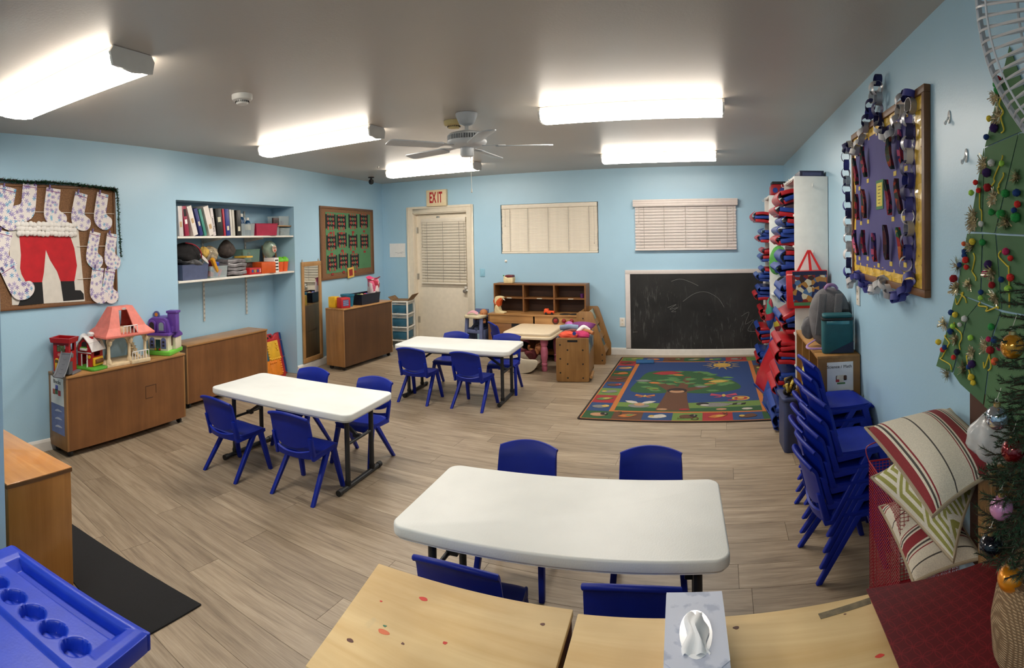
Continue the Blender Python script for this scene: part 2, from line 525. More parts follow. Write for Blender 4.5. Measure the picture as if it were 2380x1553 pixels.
# ---- blinds
m_slat_w = M('blind_cream', (228, 219, 202), 0.45, var=0.03)
m_slat_p = M('blind_white', (226, 216, 210), 0.45, var=0.03)
m_cord = M('cord_grey', (165, 158, 148), 0.7)
def blind(name, label, w, h, n, slat_h, tilt, loc, mat, head_h, head_d, cords, valance=False, over=0.0):
    """hanging slatted blind; origin top centre on the wall plane"""
    t = thing(name, label, 'blind', loc)
    mb = MB(); mb.b(-w / 2 - over, w / 2 + over, -head_d, -0.004, -head_h, 0)
    if valance:
        for k in range(3): mb.b(-w / 2 - over - 0.003, w / 2 + over + 0.003, -head_d - 0.006, -head_d, -head_h + 0.01 + k * head_h / 3.2, -head_h + 0.006 + (k + 0.8) * head_h / 3.2)
    mb.build('headrail', mat, t, bevel=0.003)
    sm = MB()
    th = 0.0028
    sm.sheet(lambda u, v: (-w / 2 + u * w, -0.003 * math.sin(PI * v) * 1.5, (v - 0.5) * slat_h), 1, 4, th)
    me = sm.mesh('slat', mat, smooth=50)
    pitch = (h - head_h - 0.03) / n
    for k in range(n):
        jx = rnd.uniform(-0.003, 0.003)
        inst(me, 'slat', t, (jx, -0.028, -head_h - pitch * (k + 0.5)), (R(tilt) + rnd.uniform(-0.02, 0.02), 0, 0))
    MB().b(-w / 2 - 0.004, w / 2 + 0.004, -0.05, -0.014, -h, -h + 0.026).build('bottom_rail', mat, t, bevel=0.004)
    for cx in cords:
        mb = MB(); mb.b(-0.0025, 0.0025, -0.001, 0.001, -h + 0.01, -head_h)
        mb.build('ladder_cord', m_cord, t, (cx * w, -0.048, 0))
    for cx, ln in ((-0.46, 0.42 * h), (0.47, 0.8 * h)):
        mb = MB(); mb.tube([(0, 0, -head_h), (0.004, -0.004, -ln * 0.6), (0, 0, -ln)], 0.0016, 5); mb.lathe([(0, -0.016), (0.006, -0.012), (0.003, 0.004), (0, 0.004)], 8, (0, 0, -ln))
        mb.build('pull_cord', m_cord, t, (cx * w, -0.056, 0), smooth=50)
    return t
blind('window_blind', 'cream slatted blind hanging on the exit door', 0.745, 0.975, 21, 0.041, 20, (-3.893, YB + 0.068, 1.872), m_slat_w, 0.062, 0.045, (-0.36, 0, 0.36))
for nm, (x0, x1, z0, z1) in (('window_1', W1), ('window_2', W2)):
    w = struct(thing(nm, 'x', 'x', ((x0 + x1) / 2, YB, (z0 + z1) / 2))); del w['label']; del w['category']
    hw, hh = (x1 - x0) / 2, (z1 - z0) / 2
    mb = MB(); mb.b(-hw, hw, 0.06, 0.12, -hh, -hh + 0.04); mb.b(-hw, hw, 0.06, 0.12, hh - 0.04, hh); mb.b(-hw, -hw + 0.04, 0.06, 0.12, -hh + .04, hh - .04); mb.b(hw - 0.04, hw, 0.06, 0.12, -hh + .04, hh - .04); mb.b(-0.02, 0.02, 0.06, 0.12, -hh + .04, hh - .04)
    mb.build('window_frame', m_trim, w)
    for sx in (-1, 1):
        MB().b(-hw / 2 + 0.03, hw / 2 - 0.03, 0.088, 0.094, -hh + .04, hh - .04).build('pane', M('night_glass', (10, 13, 18), 0.05, trans=0.0), w, (sx * hw / 2, 0, 0))
blind('window_blind', 'cream blind with tightly shut slats filling the window beside the door', 1.352, 0.672, 34, 0.0205, 4, (-2.269, YB + 0.045, 2.012), m_slat_w, 0.055, 0.05, (-0.41, -0.215, 0, 0.21, 0.42))
blind('window_blind', 'white slatted blind with moulded valance above the chalkboard', 1.30, 0.655, 14, 0.0350, 14, (-0.432, YB - 0.0, 2.018), m_slat_p, 0.09, 0.075, (-0.41, -0.21, 0, 0.21, 0.41), True, 0.02)
o = MB(); o.lathe([(0, 0), (0.02, 0.0), (0.02, 0.004), (0.008, 0.008), (0.010, 0.024), (0.0, 0.028)], 12)
tag(o.build('cord_cleat', m_trim, loc=(-2.892, YB, 1.236), rot=(PI / 2, 0, 0), smooth=40), 'small white cord knob on the wall under the cream window blind', 'cleat')

# ---- ceiling lights
m_house = M('lamp_housing', (236, 236, 232), 0.4, var=0.02)
def emis(name, c, s):
    m, nt, b = base_mat(name)
    b.inputs['Base Color'].default_value = rgb(c)
    b.inputs['Emission Color'].default_value = rgb(c)
    b.inputs['Emission Strength'].default_value = s
    return m
m_diff = emis('lit_diffuser', (255, 247, 236), TUBE_POWER)
m_endcap = M('lamp_end_plastic', (200, 200, 196), 0.5, var=0.02)
m_side = emis('lit_diffuser_side', (255, 243, 226), TUBE_POWER * 0.38)
def lamp(label, cx, cy, rz, L=1.22, w=0.10, grey=True):
    t = thing('ceiling_light', label, 'ceiling light', (cx, cy, H), rz, 'fluorescent ceiling lights')
    MB().b(-L / 2, L / 2, -w * 0.86, w * 0.86, -0.028, -0.001).build('housing', m_house, t, bevel=0.003)
    prof = [(-w, -0.030), (-w - 0.006, -0.045), (-w + 0.012, -0.082), (-w * 0.55, -0.094), (0, -0.097), (w * 0.55, -0.094), (w - 0.012, -0.082), (w + 0.006, -0.045), (w, -0.030)]
    mb = MB(); mb.ext(prof, -L / 2 + 0.006, L / 2 - 0.006, 'x')
    for i, f in enumerate(mb.f):
        zs = [mb.v[q][2] for q in f]
        if len(f) == 4 and max(zs) > -0.05: mb.mi[i] = 1
    mb.build('diffuser', [m_diff, m_side], t)
    cap = [(-w + 0.01, -0.002), (-w - 0.008, -0.03), (-w + 0.006, -0.086), (0, -0.099), (w - 0.006, -0.086), (w + 0.008, -0.03), (w - 0.01, -0.002)]
    for sx in (-1, 1):
        MB().ext(cap, sx * (L / 2 - 0.006), sx * (L / 2 + 0.008), 'x').build('end_cap', m_endcap if grey else m_house, t)
    return t
lamp('long ceiling light nearest the left wall, cut by the photo edge', -2.665, 1.142, R(12.4), 1.04, 0.125)
lamp('ceiling light between the smoke detector and the ceiling fan', -3.065, 3.512, R(0))
lamp('ceiling light behind the ceiling fan, nearest the exit sign', -3.30, 5.86, R(-1.5))
lamp('large ceiling light right of the ceiling fan', -0.575, 3.69, R(1))
lamp('ceiling light in front of the two window blinds', -0.63, 5.94, R(0))

lamp('unseen ceiling light added behind the camera to brighten the near tables', -0.85, -0.95, R(0))  # unseen extra fixture, added as fill light for the near tables and cabinets
# ================================================================ TABLES AND CHAIRS
m_ttop = M('table_plastic', (228, 230, 226), 0.42, var=0.03, scale=5, bump=0.05, bscale=160)
m_tmetal = M('table_leg_steel', (46, 48, 50), 0.42, 0.3, var=0.05)
m_black = M('black_plastic', (16, 16, 17), 0.5)
m_blue = M('chair_blue', (6, 33, 140), 0.45, spec=0.3, var=0.05, bump=0.03, bscale=200)
def folding_table(label, cx, cy, rz, L, W, h=0.52):
    t = thing('folding_table', label, 'table', (cx, cy, 0), rz, 'white childrens folding tables')
    out = rrect(-L / 2, L / 2, -W / 2, W / 2, 0.055, 6)
    mb = MB(); mb.ext(out, h - 0.042, h, 'z'); mb.build('tabletop', m_ttop, t, bevel=0.008, seg=3)
    o2 = rrect(-L / 2 + 0.012, L / 2 - 0.012, -W / 2 + 0.012, W / 2 - 0.012, 0.045, 6)
    MB().ext(o2, h - 0.05, h - 0.04, 'z').build('rim_lip', m_ttop, t)
    for s in (-1, 1):
        x = s * (L / 2 - 0.105)
        for y in (-0.15, 0.15):
            MB().tube([(x, y, 0.035), (x, y, h - 0.05)], 0.0165, 12).build('leg', m_tmetal, t, smooth=50)
            MB().lathe([(0.019, 0), (0.021, 0.02), (0.019, 0.03)], 12).build('leg_collar', m_black, t, (x, y, 0.03), smooth=50)
        mb = MB(); mb.tube([(x, -0.245, 0.02), (x, 0.245, 0.02)], 0.016, 12)
        fb = mb.build('foot_bar', m_tmetal, t, smooth=50)
        for y in (-0.245, 0.245): MB().tube([(x, y - 0.018, 0.02), (x, y + 0.018, 0.02)], 0.0195, 12).build('foot_cap', m_black, fb, smooth=50)
        MB().tube([(x, -0.15, h * 0.55), (x, 0.15, h * 0.55)], 0.010, 8).build('cross_bar', m_tmetal, t, smooth=50)
        mb = MB()
        mb.box((x - s * 0.13, 0, h * 0.55 + 0.085), (0.32, 0.02, 0.02), (0, s * R(34), 0))
        mb.box((x - s * 0.02, 0.0, h * 0.55 + 0.008), (0.05, 0.03, 0.025))
        mb.build('brace', m_tmetal, t, bevel=0.003)
        MB().b(x - 0.02, x + 0.02, -0.2, 0.2, h - 0.062, h - 0.045).build('leg_bracket', m_tmetal, t)
    for y in (-0.2, 0.2): MB().b(-L / 2 + 0.1, L / 2 - 0.1, y - 0.012, y + 0.012, h - 0.07, h - 0.046).build('rail', m_tmetal, t)
    return t
folding_table('white folding table near the long low cabinet, chairs on both long sides', -2.685, 2.822, R(5.8), 1.19, 0.59)
folding_table('white folding table farthest from the camera, before the exit door', -2.505, 4.926, R(4.6), 1.195, 0.55)
folding_table('white folding table nearest the camera, behind the wooden cabinets', -0.589, 2.02, R(4.2), 1.19, 0.60)

def make_chair(label, group):
    t = thing('stacking_chair', label, 'chair', (0, 0, 0), 0, group)
    sz = 0.292
    # seat: dished pan with waterfall front
    def seat(u, v):
        x = (u - 0.5) * 2; y = v
        w = 0.138 + 0.012 * math.sin(PI * min(1, v * 1.1)) - 0.02 * max(0, v - 0.85) / 0.15
        z = sz - 0.016 * (1 - x * x) * math.sin(PI * min(1, v * 0.9 + 0.1)) - 0.03 * max(0, (v - 0.82) / 0.18) ** 2 - 0.006 * abs(x) ** 6
        return (x * w, -0.125 + 0.285 * y, z)
    MB().sheet(seat, 10, 12, 0.012).build('seat', m_blue, t, smooth=60)
    # skirt joins seat and side frames
    for s in (-1, 1):
        mb = MB()
        mb.hexa([(s * 0.128, -0.13, 0.25), (s * 0.15, -0.13, 0.25), (s * 0.15, 0.12, 0.262), (s * 0.128, 0.12, 0.262), (s * 0.126, -0.14, 0.288), (s * 0.142, -0.14, 0.288), (s * 0.142, 0.145, 0.286), (s * 0.126, 0.145, 0.286)])
        mb.build('side_rail', m_blue, t, bevel=0.006)
    # backrest shield
    def back(u, v):
        x = (u - 0.5) * 2
        low = 0.052 * (1 - abs(x) ** 2.2)             # lower edge dips in the middle
        z0 = 0.372 - low; z1 = 0.515 + 0.026 * (1 - x * x)
        z = z0 + (z1 - z0) * v
        w = 0.150 - 0.004 * v
        k = (z - 0.29) / 0.25
        y = -0.115 - 0.062 * k - 0.026 * (1 - x * x) - 0.014 * max(0, v - 0.86) / 0.14
        return (x * w, y, z)
    MB().sheet(back, 14, 10, 0.015).build('backrest', m_blue, t, smooth=60)
    # top roll
    mb = MB(); mb.tube([(back(i / 14, 1.0)[0], back(i / 14, 1)[1] - 0.004, back(i / 14, 1)[2]) for i in range(15)], 0.0105, 8)
    mb.build('top_roll', m_blue, t, smooth=60)
    # lower back band under the slot
    def band(u, v):
        x = (u - 0.5) * 2
        z0 = 0.262; z1 = 0.322 - 0.028 * (1 - x * x)
        return (x * (0.140 + 0.006 * v), -0.115 - 0.028 * (1 - x * x) - 0.012 * v, z0 + (z1 - z0) * v)
    MB().sheet(band, 12, 4, 0.012).build('lower_back', m_blue, t, smooth=60)
    for s in (-1, 1):
        mb = MB()
        mb.hexa([(s * 0.124, -0.138, 0.275), (s * 0.150, -0.132, 0.275), (s * 0.150, -0.10, 0.275), (s * 0.124, -0.10, 0.275), (s * 0.127, -0.168, 0.40), (s * 0.152, -0.163, 0.40), (s * 0.152, -0.138, 0.40), (s * 0.127, -0.146, 0.40)])
        mb.build('back_post', m_blue, t, bevel=0.006)
    for s in (-1, 1):
        for (fy, ty, nm) in ((-0.165, 0.035, 'leg'), (0.165, 0.095, 'leg')):
            mb = MB()
            a, b = 0.017, 0.013
            x0, x1 = s * 0.128, s * 0.152
            tx, bx = s * 0.136, s * 0.157
            mb.hexa([(bx - b, fy - b, 0), (bx + b, fy - b, 0), (bx + b, fy + b, 0), (bx - b, fy + b, 0),
                     (tx - a, ty - a * 1.2, 0.272), (tx + a * 0.7, ty - a * 1.2, 0.272), (tx + a * 0.7, ty + a * 1.2, 0.272), (tx - a, ty + a * 1.2, 0.272)])
            mb.build(nm, m_blue, t, bevel=0.005)
    return t
CH = [  # x, y, turn, label, group
    (-2.952, 2.472, 2, 'blue chair seen from behind at the table by the long cabinet, nearer the cabinet', 'A'),
    (-2.382, 2.565, 6, 'blue chair seen from behind at the table by the long cabinet, nearer the camera', 'A'),
    (-2.975, 3.14, 186, 'blue chair across the table by the long cabinet, below the puzzle panels', 'A'),
    (-2.395, 3.165, 184, 'blue chair across the table by the long cabinet, near the table end', 'A'),
    (-2.795, 4.645, 2, 'blue chair seen from behind at the farthest table, near the brown cabinet on wheels', 'B'),
    (-2.225, 4.675, -3, 'blue chair seen from behind at the farthest table, near its open floor end', 'B'),
    (-2.755, 5.20, 184, 'blue chair facing the camera at the farthest table, in front of the exit door', 'B'),
    (-2.165, 5.25, 190, 'blue chair facing the camera at the farthest table, in front of the beige play table', 'B'),
    (-0.835, 1.745, 3, 'blue chair at the nearest table seen from behind, above the left paint-marked cabinet', 'C'),
    (-0.285, 1.795, 4, 'blue chair at the nearest table seen from behind, above the tissue box cabinet', 'C'),
    (-0.93, 2.39, 183, 'blue chair across the nearest table, only its back top showing, on the left', 'C'),
    (-0.325, 2.43, 184, 'blue chair across the nearest table, only its back top showing, on the right', 'C'),
    (-2.545, 6.30, -48, 'blue chair turned sideways behind the beige play table', None)]
GR = {'A': 'chairs at the table by the long cabinet', 'B': 'chairs at the farthest table', 'C': 'chairs at the nearest table', None: None}
chair0 = make_chair('x', None)
for i, (x, y, a, lab, g) in enumerate(CH):
    c = chair0 if i == 0 else dup(chair0)
    c.location = (x, y, 0); c.rotation_euler = (0, 0, R(a)); c['label'] = lab
    if g: c['group'] = GR[g]
    elif 'group' in c: del c['group']
ordn = ['bottom', 'second from the bottom', 'third from the bottom', 'fourth from the bottom', 'fifth from the bottom', 'topmost']
for k in range(5):
    dup(chair0, (0.565 + 0.014 * k, 2.585 + 0.008 * k, 0.068 * k), R(-83 + 1.0 * k),
        'blue chair in the near stack by the red wire basket, %s' % ('topmost' if k == 4 else ordn[k]), 'near stack of blue chairs')
for k in range(6):
    dup(chair0, (0.60 + 0.012 * k, 3.02 + 0.006 * k, 0.068 * k), R(-86 + 0.8 * k),
        'blue chair in the far stack against the wooden book shelf, %s' % ordn[k], 'far stack of blue chairs')

# ================================================================ WOODEN CABINETS
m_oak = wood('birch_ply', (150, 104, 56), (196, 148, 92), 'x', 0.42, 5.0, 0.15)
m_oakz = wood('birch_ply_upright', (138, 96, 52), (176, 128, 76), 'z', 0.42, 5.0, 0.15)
m_board = wood('brown_hardboard', (116, 74, 38), (138, 91, 50), 'z', 0.5, 3.0, spots=((58, 36, 22), 14.0, 0.70))
m_edge = M('ply_edge', (108, 74, 42), 0.6)
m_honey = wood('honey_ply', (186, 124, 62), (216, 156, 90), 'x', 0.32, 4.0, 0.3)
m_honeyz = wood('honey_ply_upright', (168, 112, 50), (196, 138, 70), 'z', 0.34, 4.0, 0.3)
def caster(parent, x, y, h=0.05):
    mb = MB(); mb.tube([(x - 0.011, y, h * 0.48), (x + 0.011, y, h * 0.48)], h * 0.48, 14); mb.cyl((x, y, h * 0.5), (x, y, h + 0.004), 0.006)
    mb.build('caster', m_black, parent, smooth=50)
def back_cabinet(name, label, w, d, h, loc, rz, mtop, mside, mback, z0=0.05):
    """low shelf unit seen from behind: local y points away from the viewer"""
    t = thing(name, label, 'cabinet', loc, rz)
    th = 0.018
    MB().b(-0.004, w + 0.004, -0.008, d, h - th, h).build('top', mtop, t, bevel=0.003)
    for x in (0, w - th): MB().b(x, x + th, 0, d, z0, h - th).build('side_panel', mside, t, bevel=0.002)
    MB().b(th, w - th, 0.001, 0.009, z0, h - th).build('back_panel', mback, t)
    MB().b(th, w - th, 0.009, d, z0, z0 + th).build('bottom_board', mside, t)
    MB().b(th, w - th, 0.009, d, (z0 + h) / 2, (z0 + h) / 2 + th).build('shelf_board', mside, t)
    for x in (0.05, w - 0.05):
        for y in (0.04, d - 0.04): caster(t, x, y, z0)
    return t
cab_blocks = back_cabinet('low_cabinet', 'long low brown cabinet carrying the toy houses', 1.245, 0.245, 0.61, LW(1.562, 0, 0.249), RZL + R(1.6), m_oak, m_oakz, m_board)
# label card on its end panel
m_paper = M('white_paper', (236, 234, 230), 0.7, var=0.02)
m_ink = M('black_ink', (22, 22, 24), 0.7)
m_cardblue = M('card_blue', (112, 122, 166), 0.6)
card = MB().b(-0.003, -0.0012, 0.03, 0.21, 0.38, 0.585).build('label_card', m_paper, cab_blocks)
MB().b(-0.003, -0.0012, 0.03, 0.21, 0.16, 0.38).build('blue_sleeve', m_cardblue, cab_blocks)
for k in range(3): MB().ext(smooth2([(0.06, 0.335 - k * 0.06), (0.12, 0.345 - k * 0.06), (0.16, 0.325 - k * 0.06), (0.12, 0.328 - k * 0.06)], 3), -0.0042, -0.003, 'x').build('finger_cutout', M('pale_lilac', (190, 192, 208), 0.6), cab_blocks)
text('Blocks', 0.04, m_ink, cab_blocks, (-0.0036, 0.12, 0.55), (PI / 2, 0, -PI / 2), 'lettering')
for (yy, zz, c) in ((0.09, 0.47, (196, 60, 60)), (0.13, 0.475, (70, 120, 80)), (0.165, 0.47, (180, 90, 70)), (0.125, 0.505, (90, 90, 170))):
    MB().b(-0.0042, -0.003, yy - 0.018, yy + 0.018, zz - 0.02, zz + 0.02).build('printed_block', M('print_%d' % c[0], c, 0.6), card, bevel=0.004)
# tape frame mark on the back
mb = MB()
m_stain = M('tape_mark', (66, 44, 28), 0.7)
for a in ((0.78, 0.90, 0.40, 0.404), (0.78, 0.86, 0.30, 0.304), (0.78, 0.784, 0.30, 0.40), (0.895, 0.899, 0.33, 0.40)): mb.b(a[0], a[1], -0.0006, 0.001, a[2], a[3])
mb.build('tape_residue', m_stain, cab_blocks)
cab2 = back_cabinet('low_cabinet', 'low brown cabinet standing in the wall niche under the shelves', 1.22, 0.27, 0.61, LW(3.07, 0, -0.035), RZL + R(-1.0), m_oak, m_oakz, m_board)
cab3 = back_cabinet('low_cabinet', 'tall brown cabinet on black wheels between the mirror and the white cart', 1.075, 0.275, 0.75, (-4.17, 5.185, 0), R(91), m_oak, m_oakz, wood('dark_hardboard', (78, 50, 28), (94, 62, 35), 'z', 0.5, 3.0))
MB().b(0.018, 1.057, 0.268, 0.275, 0.07, 0.732).build('door', m_oakz, cab3)  # added panel facing the wall, gives the mirror plain brown to reflect
cab4 = thing('low_cabinet', 'honey coloured wooden cabinet at the photo edge above the black mat', 'cabinet', (-2.246, 0.943, 0), R(192))
mb = MB(); MB().b(-0.004, 0.72, -0.004, 0.318, 0.588, 0.61).build('top', m_honey, cab4, bevel=0.002)
MB().b(-0.0045, -0.001, -0.0045, 0.3185, 0.5905, 0.606).build('ply_edge', m_edge, cab4)
MB().b(-0.004, 0.72, 0.3185, 0.3195, 0.5905, 0.606).build('ply_edge', m_edge, cab4)
MB().b(0.0, 0.02, 0.0, 0.312, 0.03, 0.588).build('side_panel', m_honeyz, cab4, bevel=0.002)
MB().b(0.70, 0.72, 0.0, 0.312, 0.03, 0.588).build('side_panel', m_honeyz, cab4)
MB().b(0.02, 0.70, 0.30, 0.31, 0.03, 0.588).build('back_panel', m_honeyz, cab4)
MB().b(0.02, 0.70, 0.0, 0.30, 0.03, 0.05).build('bottom_board', m_honeyz, cab4)
for x in (0.04, 0.68):
    for y in (0.04, 0.27): caster(cab4, x, y, 0.03)
# two near cabinets with paint marks
m_near = wood('worn_birch_top', (222, 184, 122), (246, 218, 164), 'x', 0.62, 3.2, 0.0, spots=((206, 186, 146), 5.0, 0.66))
m_pr, m_po, m_pg = M('red_paint_mark', (214, 62, 52), 0.6), M('orange_paint_mark', (226, 120, 80), 0.6), M('green_paint_mark', (70, 130, 100), 0.6)
m_pd = M('dark_paint_mark', (110, 74, 66), 0.7)
def near_cabinet(label, pts, marks, tape=None):
    t = thing('wooden_cabinet', label, 'cabinet', (0, 0, 0))
    h = 0.61
    MB().ext(pts, h - 0.018, h, 'z').build('top', m_near, t, bevel=0.003)
    def off(k):
        cx = sum(p[0] for p in pts) / 4; cy = sum(p[1] for p in pts) / 4
        return [(cx + (p[0] - cx) * k, cy + (p[1] - cy) * k) for p in pts]
    q = off(0.985); n = 4
    for i, nm in ((0, 'front_board'), (1, 'side_panel'), (2, 'back_panel'), (3, 'side_panel')):
        a, b2 = Vector((*q[i], 0)), Vector((*q[(i + 1) % 4], 0))
        d = (b2 - a).normalized(); nn = Vector((d.y, -d.x, 0)) * -0.016
        MB().hexa([a, b2, b2 + nn, a + nn, a + Vector((0, 0, h - 0.018)), b2 + Vector((0, 0, h - 0.018)), b2 + nn + Vector((0, 0, h - 0.018)), a + nn + Vector((0, 0, h - 0.018))]).build(nm, m_oakz, t)
    for (x, y, s, m) in marks:
        r2 = random.Random(int(x * 999 + y * 77))
        pp = smooth2([(x + math.cos(a) * s * r2.uniform(0.5, 1.2), y + math.sin(a) * s * 0.6 * r2.uniform(0.5, 1.2)) for a in [k * PI / 3 for k in range(6)]], 3)
        MB().ext(pp, h, h + 0.0006, 'z').build('paint_mark', m, t)
    if tape: MB().ext(tape, h, h + 0.0008, 'z').build('tape_strip', M('old_tape', (120, 108, 84), 0.7, var=0.25, scale=40), t)
    return t
near_cabinet('paint-marked wooden cabinet top nearest the camera, left of the gap', [(-0.862, 0.905), (-0.352, 0.93), (-0.381, 1.358), (-0.958, 1.33)],
             [(-0.76, 1.255, 0.013, m_pr), (-0.852, 1.19, 0.006, m_pr), (-0.78, 1.10, 0.016, m_po), (-0.79, 1.118, 0.007, m_pg), (-0.634, 1.14, 0.008, m_pr), (-0.72, 1.09, 0.006, m_pd), (-0.44, 1.285, 0.008, m_pd), (-0.83, 1.03, 0.009, m_pd)])
near_cabinet('wooden cabinet top nearest the camera, right of the gap, under the tissue box', [(-0.338, 0.93), (0.40, 0.935), (0.385, 1.402), (-0.366, 1.346)],
             [(0.345, 1.185, 0.010, m_pr), (-0.25, 1.13, 0.02, M('grey_smudge', (150, 150, 150), 0.7)), (0.03, 1.33, 0.008, m_pd), (0.30, 1.34, 0.004, m_pd)],
             [(0.235, 1.355), (0.238, 1.335), (0.375, 1.362), (0.377, 1.385)])
# tissue box
tb = thing('tissue_box', 'pale blue floral tissue box on the wooden cabinet', 'tissue box', (-0.063, 1.215, 0.6105), R(4))
def tissue_mat():
    m, nt, b = base_mat('tissue_card')
    v = coords(nt)
    vo = N(nt, 'ShaderNodeTexVoronoi', i_Scale=38.0, feature='DISTANCE_TO_EDGE')
    nt.links.new(v, vo.inputs['Vector'])
    nz = N(nt, 'ShaderNodeTexNoise', i_Scale=20.0, i_Detail=4.0); nt.links.new(v, nz.inputs['Vector'])
    r = ramp(nt, nz.outputs[0], [(0.55, (206, 213, 232)), (0.62, (176, 186, 210))])
    nt.links.new(r.outputs[0], b.inputs['Base Color']); b.inputs['Roughness'].default_value = 0.55
    return m
hw, hl, hh = 0.068, 0.12, 0.085
mb = MB(); mb.b(-hw, hw, -hl, hl, 0, hh - 0.001); mb.build('carton', tissue_mat(), tb, bevel=0.002)
oval = circ(0, -0.02, 0.036, 24, 0.075)
# top card with an oval opening made as a ring of quads
outer = []
for (x, y) in oval:
    d = Vector((x, y + 0.02)); k = min(hw / max(abs(d.x), 1e-6), 1e9)
    k = min(k, (hl + (0.02 if d.y < 0 else -0.02) * 0 + (0.02 if d.y > 0 else -0.02)) / max(abs(d.y), 1e-6))
    outer.append((d.x * k, d.y * k - 0.02))
mb = MB(); vs = [(p[0], p[1], hh) for p in outer] + [(p[0], p[1], hh) for p in oval] + [(p[0], p[1], hh - 0.0008) for p in oval]
n = len(oval)
mb._add(vs, [(i, (i + 1) % n, n + (i + 1) % n, n + i) for i in range(n)] + [(n + i, n + (i + 1) % n, 2 * n + (i + 1) % n, 2 * n + i) for i in range(n)])
mb.build('top_card', MATS.get('tc') or bpy.data.materials['tissue_card'], tb)
m_tis = M('tissue_white', (246, 247, 250), 0.8, var=0.02)
def tis(u, v):
    a = (u - 0.5) * 2; return (0.028 * a * (1 - 0.3 * v) + 0.006 * math.sin(v * 9 + a * 3), -0.02 + 0.064 * (v - 0.5) * 2, hh + 0.001 + 0.022 * (1 - a * a) * (1 - (2 * v - 1) ** 2) + 0.004 * math.sin(a * 7))
MB().sheet(tis, 12, 12, 0.0008).build('tissue', m_tis, tb, smooth=70)
MB().ext(oval, hh - 0.0006, hh + 0.0004, 'z').build('slit_film', M('film', (226, 232, 240), 0.15, var=0.02), tb)

# black mat
mt = MB(); mt.ext([(-1.954, 1.412), (-1.918, 1.02), (-3.05, 0.99), (-3.0, 1.20)][::-1], 0, 0.008, 'z')
tag(mt.build('floor_mat', M('mat_black', (17, 16, 18), 0.95, var=0.2, scale=200, bump=0.3, bscale=500), bevel=0.002), 'black carpet floor mat beside the honey coloured cabinet', 'mat')

# blue sand table
m_bin = M('sand_table_blue', (20, 58, 190), 0.4, var=0.06, bump=0.04, bscale=120)
st = thing('sand_table', 'blue plastic activity table lid with cup wells, at the photo corner', 'table', (-1.303, 0.763, 0), R(18.2))
zt = 0.52; Lx, Ly = 0.62, 0.40
def lid(u, v):
    x = -Lx + u * Lx; y = -Ly + v * Ly
    z = zt
    e = min(u * Lx + 0.2, (1 - u) * Lx, v * Ly + 0.2, (1 - v) * Ly)
    if e < 0.012: z -= 0.006 * (1 - e / 0.012)
    def pit(cx, cy, rx, ry, dep, sq=False):
        dx, dy = abs(x - cx) / rx, abs(y - cy) / ry
        d = max(dx, dy) if sq else math.hypot(dx, dy)
        return -dep * max(0, min(1, (1.06 - d) / 0.14))
    z += pit(-0.30, -0.058, 0.235, 0.026, 0.026, True)
    z += pit(-0.30, -0.095, 0.255, 0.072, 0.006, True)
    for k in range(6): z += pit(-0.105 - 0.093 * k, -0.172, 0.041, 0.037, 0.030)
    z += pit(-0.34, -0.31, 0.30, 0.075, 0.012, True)
    return (x, y, z)
MB().sheet(lid, 230, 150, 0.006).build('lid', m_bin, st, smooth=50)
mb = MB()
for (x0, x1, y0, y1) in ((-Lx, 0.004, -0.008, 0.004), (-Lx, 0.004, -Ly - 0.004, -Ly + 0.008), (-0.008, 0.004, -Ly + 0.008, -0.008), (-Lx, -Lx + 0.012, -Ly + 0.008, -0.008)):
    MB().b(x0, x1, y0, y1, zt - 0.05, zt - 0.003).build('lid_skirt', m_bin, st, bevel=0.003)
MB().ext(rrect(-Lx + 0.03, -0.03, -Ly + 0.03, -0.03, 0.04), zt - 0.2, zt - 0.055, 'z').build('basin', m_bin, st)
m_legg = M('leg_grey', (84, 92, 98), 0.4, 0.2)
for x in (-0.07, -0.55):
    pts = catmull([(x, -0.33, zt - 0.1), (x, -0.33, 0.2), (x, -0.33, 0.01)], 3)
    MB().tube(pts, 0.018, 10).build('leg', m_legg, st, smooth=50)
    MB().tube([(x, -0.07, zt - 0.1), (x, -0.07, 0.01)], 0.018, 10).build('leg', m_legg, st, smooth=50)
    MB().tube(catmull([(x, -0.07, 0.40), (x + 0.045, -0.15, 0.425), (x + 0.045, -0.25, 0.425), (x, -0.33, 0.40)], 4), 0.016, 8).build('leg_hoop', m_legg, st, smooth=50)

# ================================================================ STORY RUG
RX, RY = 1.87, 2.43
rug = thing('rug', 'childrens picture rug with a big tree, sun and animal squares', 'rug', (-1.224, 4.572, 0), R(0.9))
m_rb = M('rug_binding', (40, 28, 20), 0.95)
MB().ext(rrect(0, RX, 0, RY, 0.03), 0, 0.008, 'z').build('rug_base', m_rb, rug, bevel=0.002)
RC = {k: M('rug_' + k, tuple(int(q * 0.82) for q in c), 0.95, var=0.12, scale=120, bump=0.2, bscale=400) for k, c in dict(blue=(42, 74, 124), green=(46, 92, 50), lime=(112, 142, 66), red=(168, 46, 50), brown=(104, 66, 44), orange=(206, 120, 56), leaf=(92, 140, 80), yellow=(214, 178, 84), grey=(138, 136, 132), white=(214, 206, 192), dark=(40, 34, 34), sky=(36, 66, 122), pink=(190, 70, 96), skin=(198, 150, 110)).items()}
keys = list(RC)
RM = MB(); zz = [0.0081]
def rp(c, pts, dz=0.00035):
    zz[0] += 0.00002
    RM.ext(pts, 0.006, zz[0] + dz * 0, 'z', keys.index(c))
B = 0.235
rp('orange', rrect(0.02, RX - 0.02, 0.02, RY - 0.02, 0.02))
seq = ['green', 'brown', 'blue', 'lime', 'red', 'blue', 'green']
wv = (RX - 0.06) / 7
for i, c in enumerate(seq): rp(c, [(0.03 + i * wv, 0.03), (0.03 + (i + 1) * wv, 0.03), (0.03 + (i + 1) * wv, B), (0.03 + i * wv, B)])
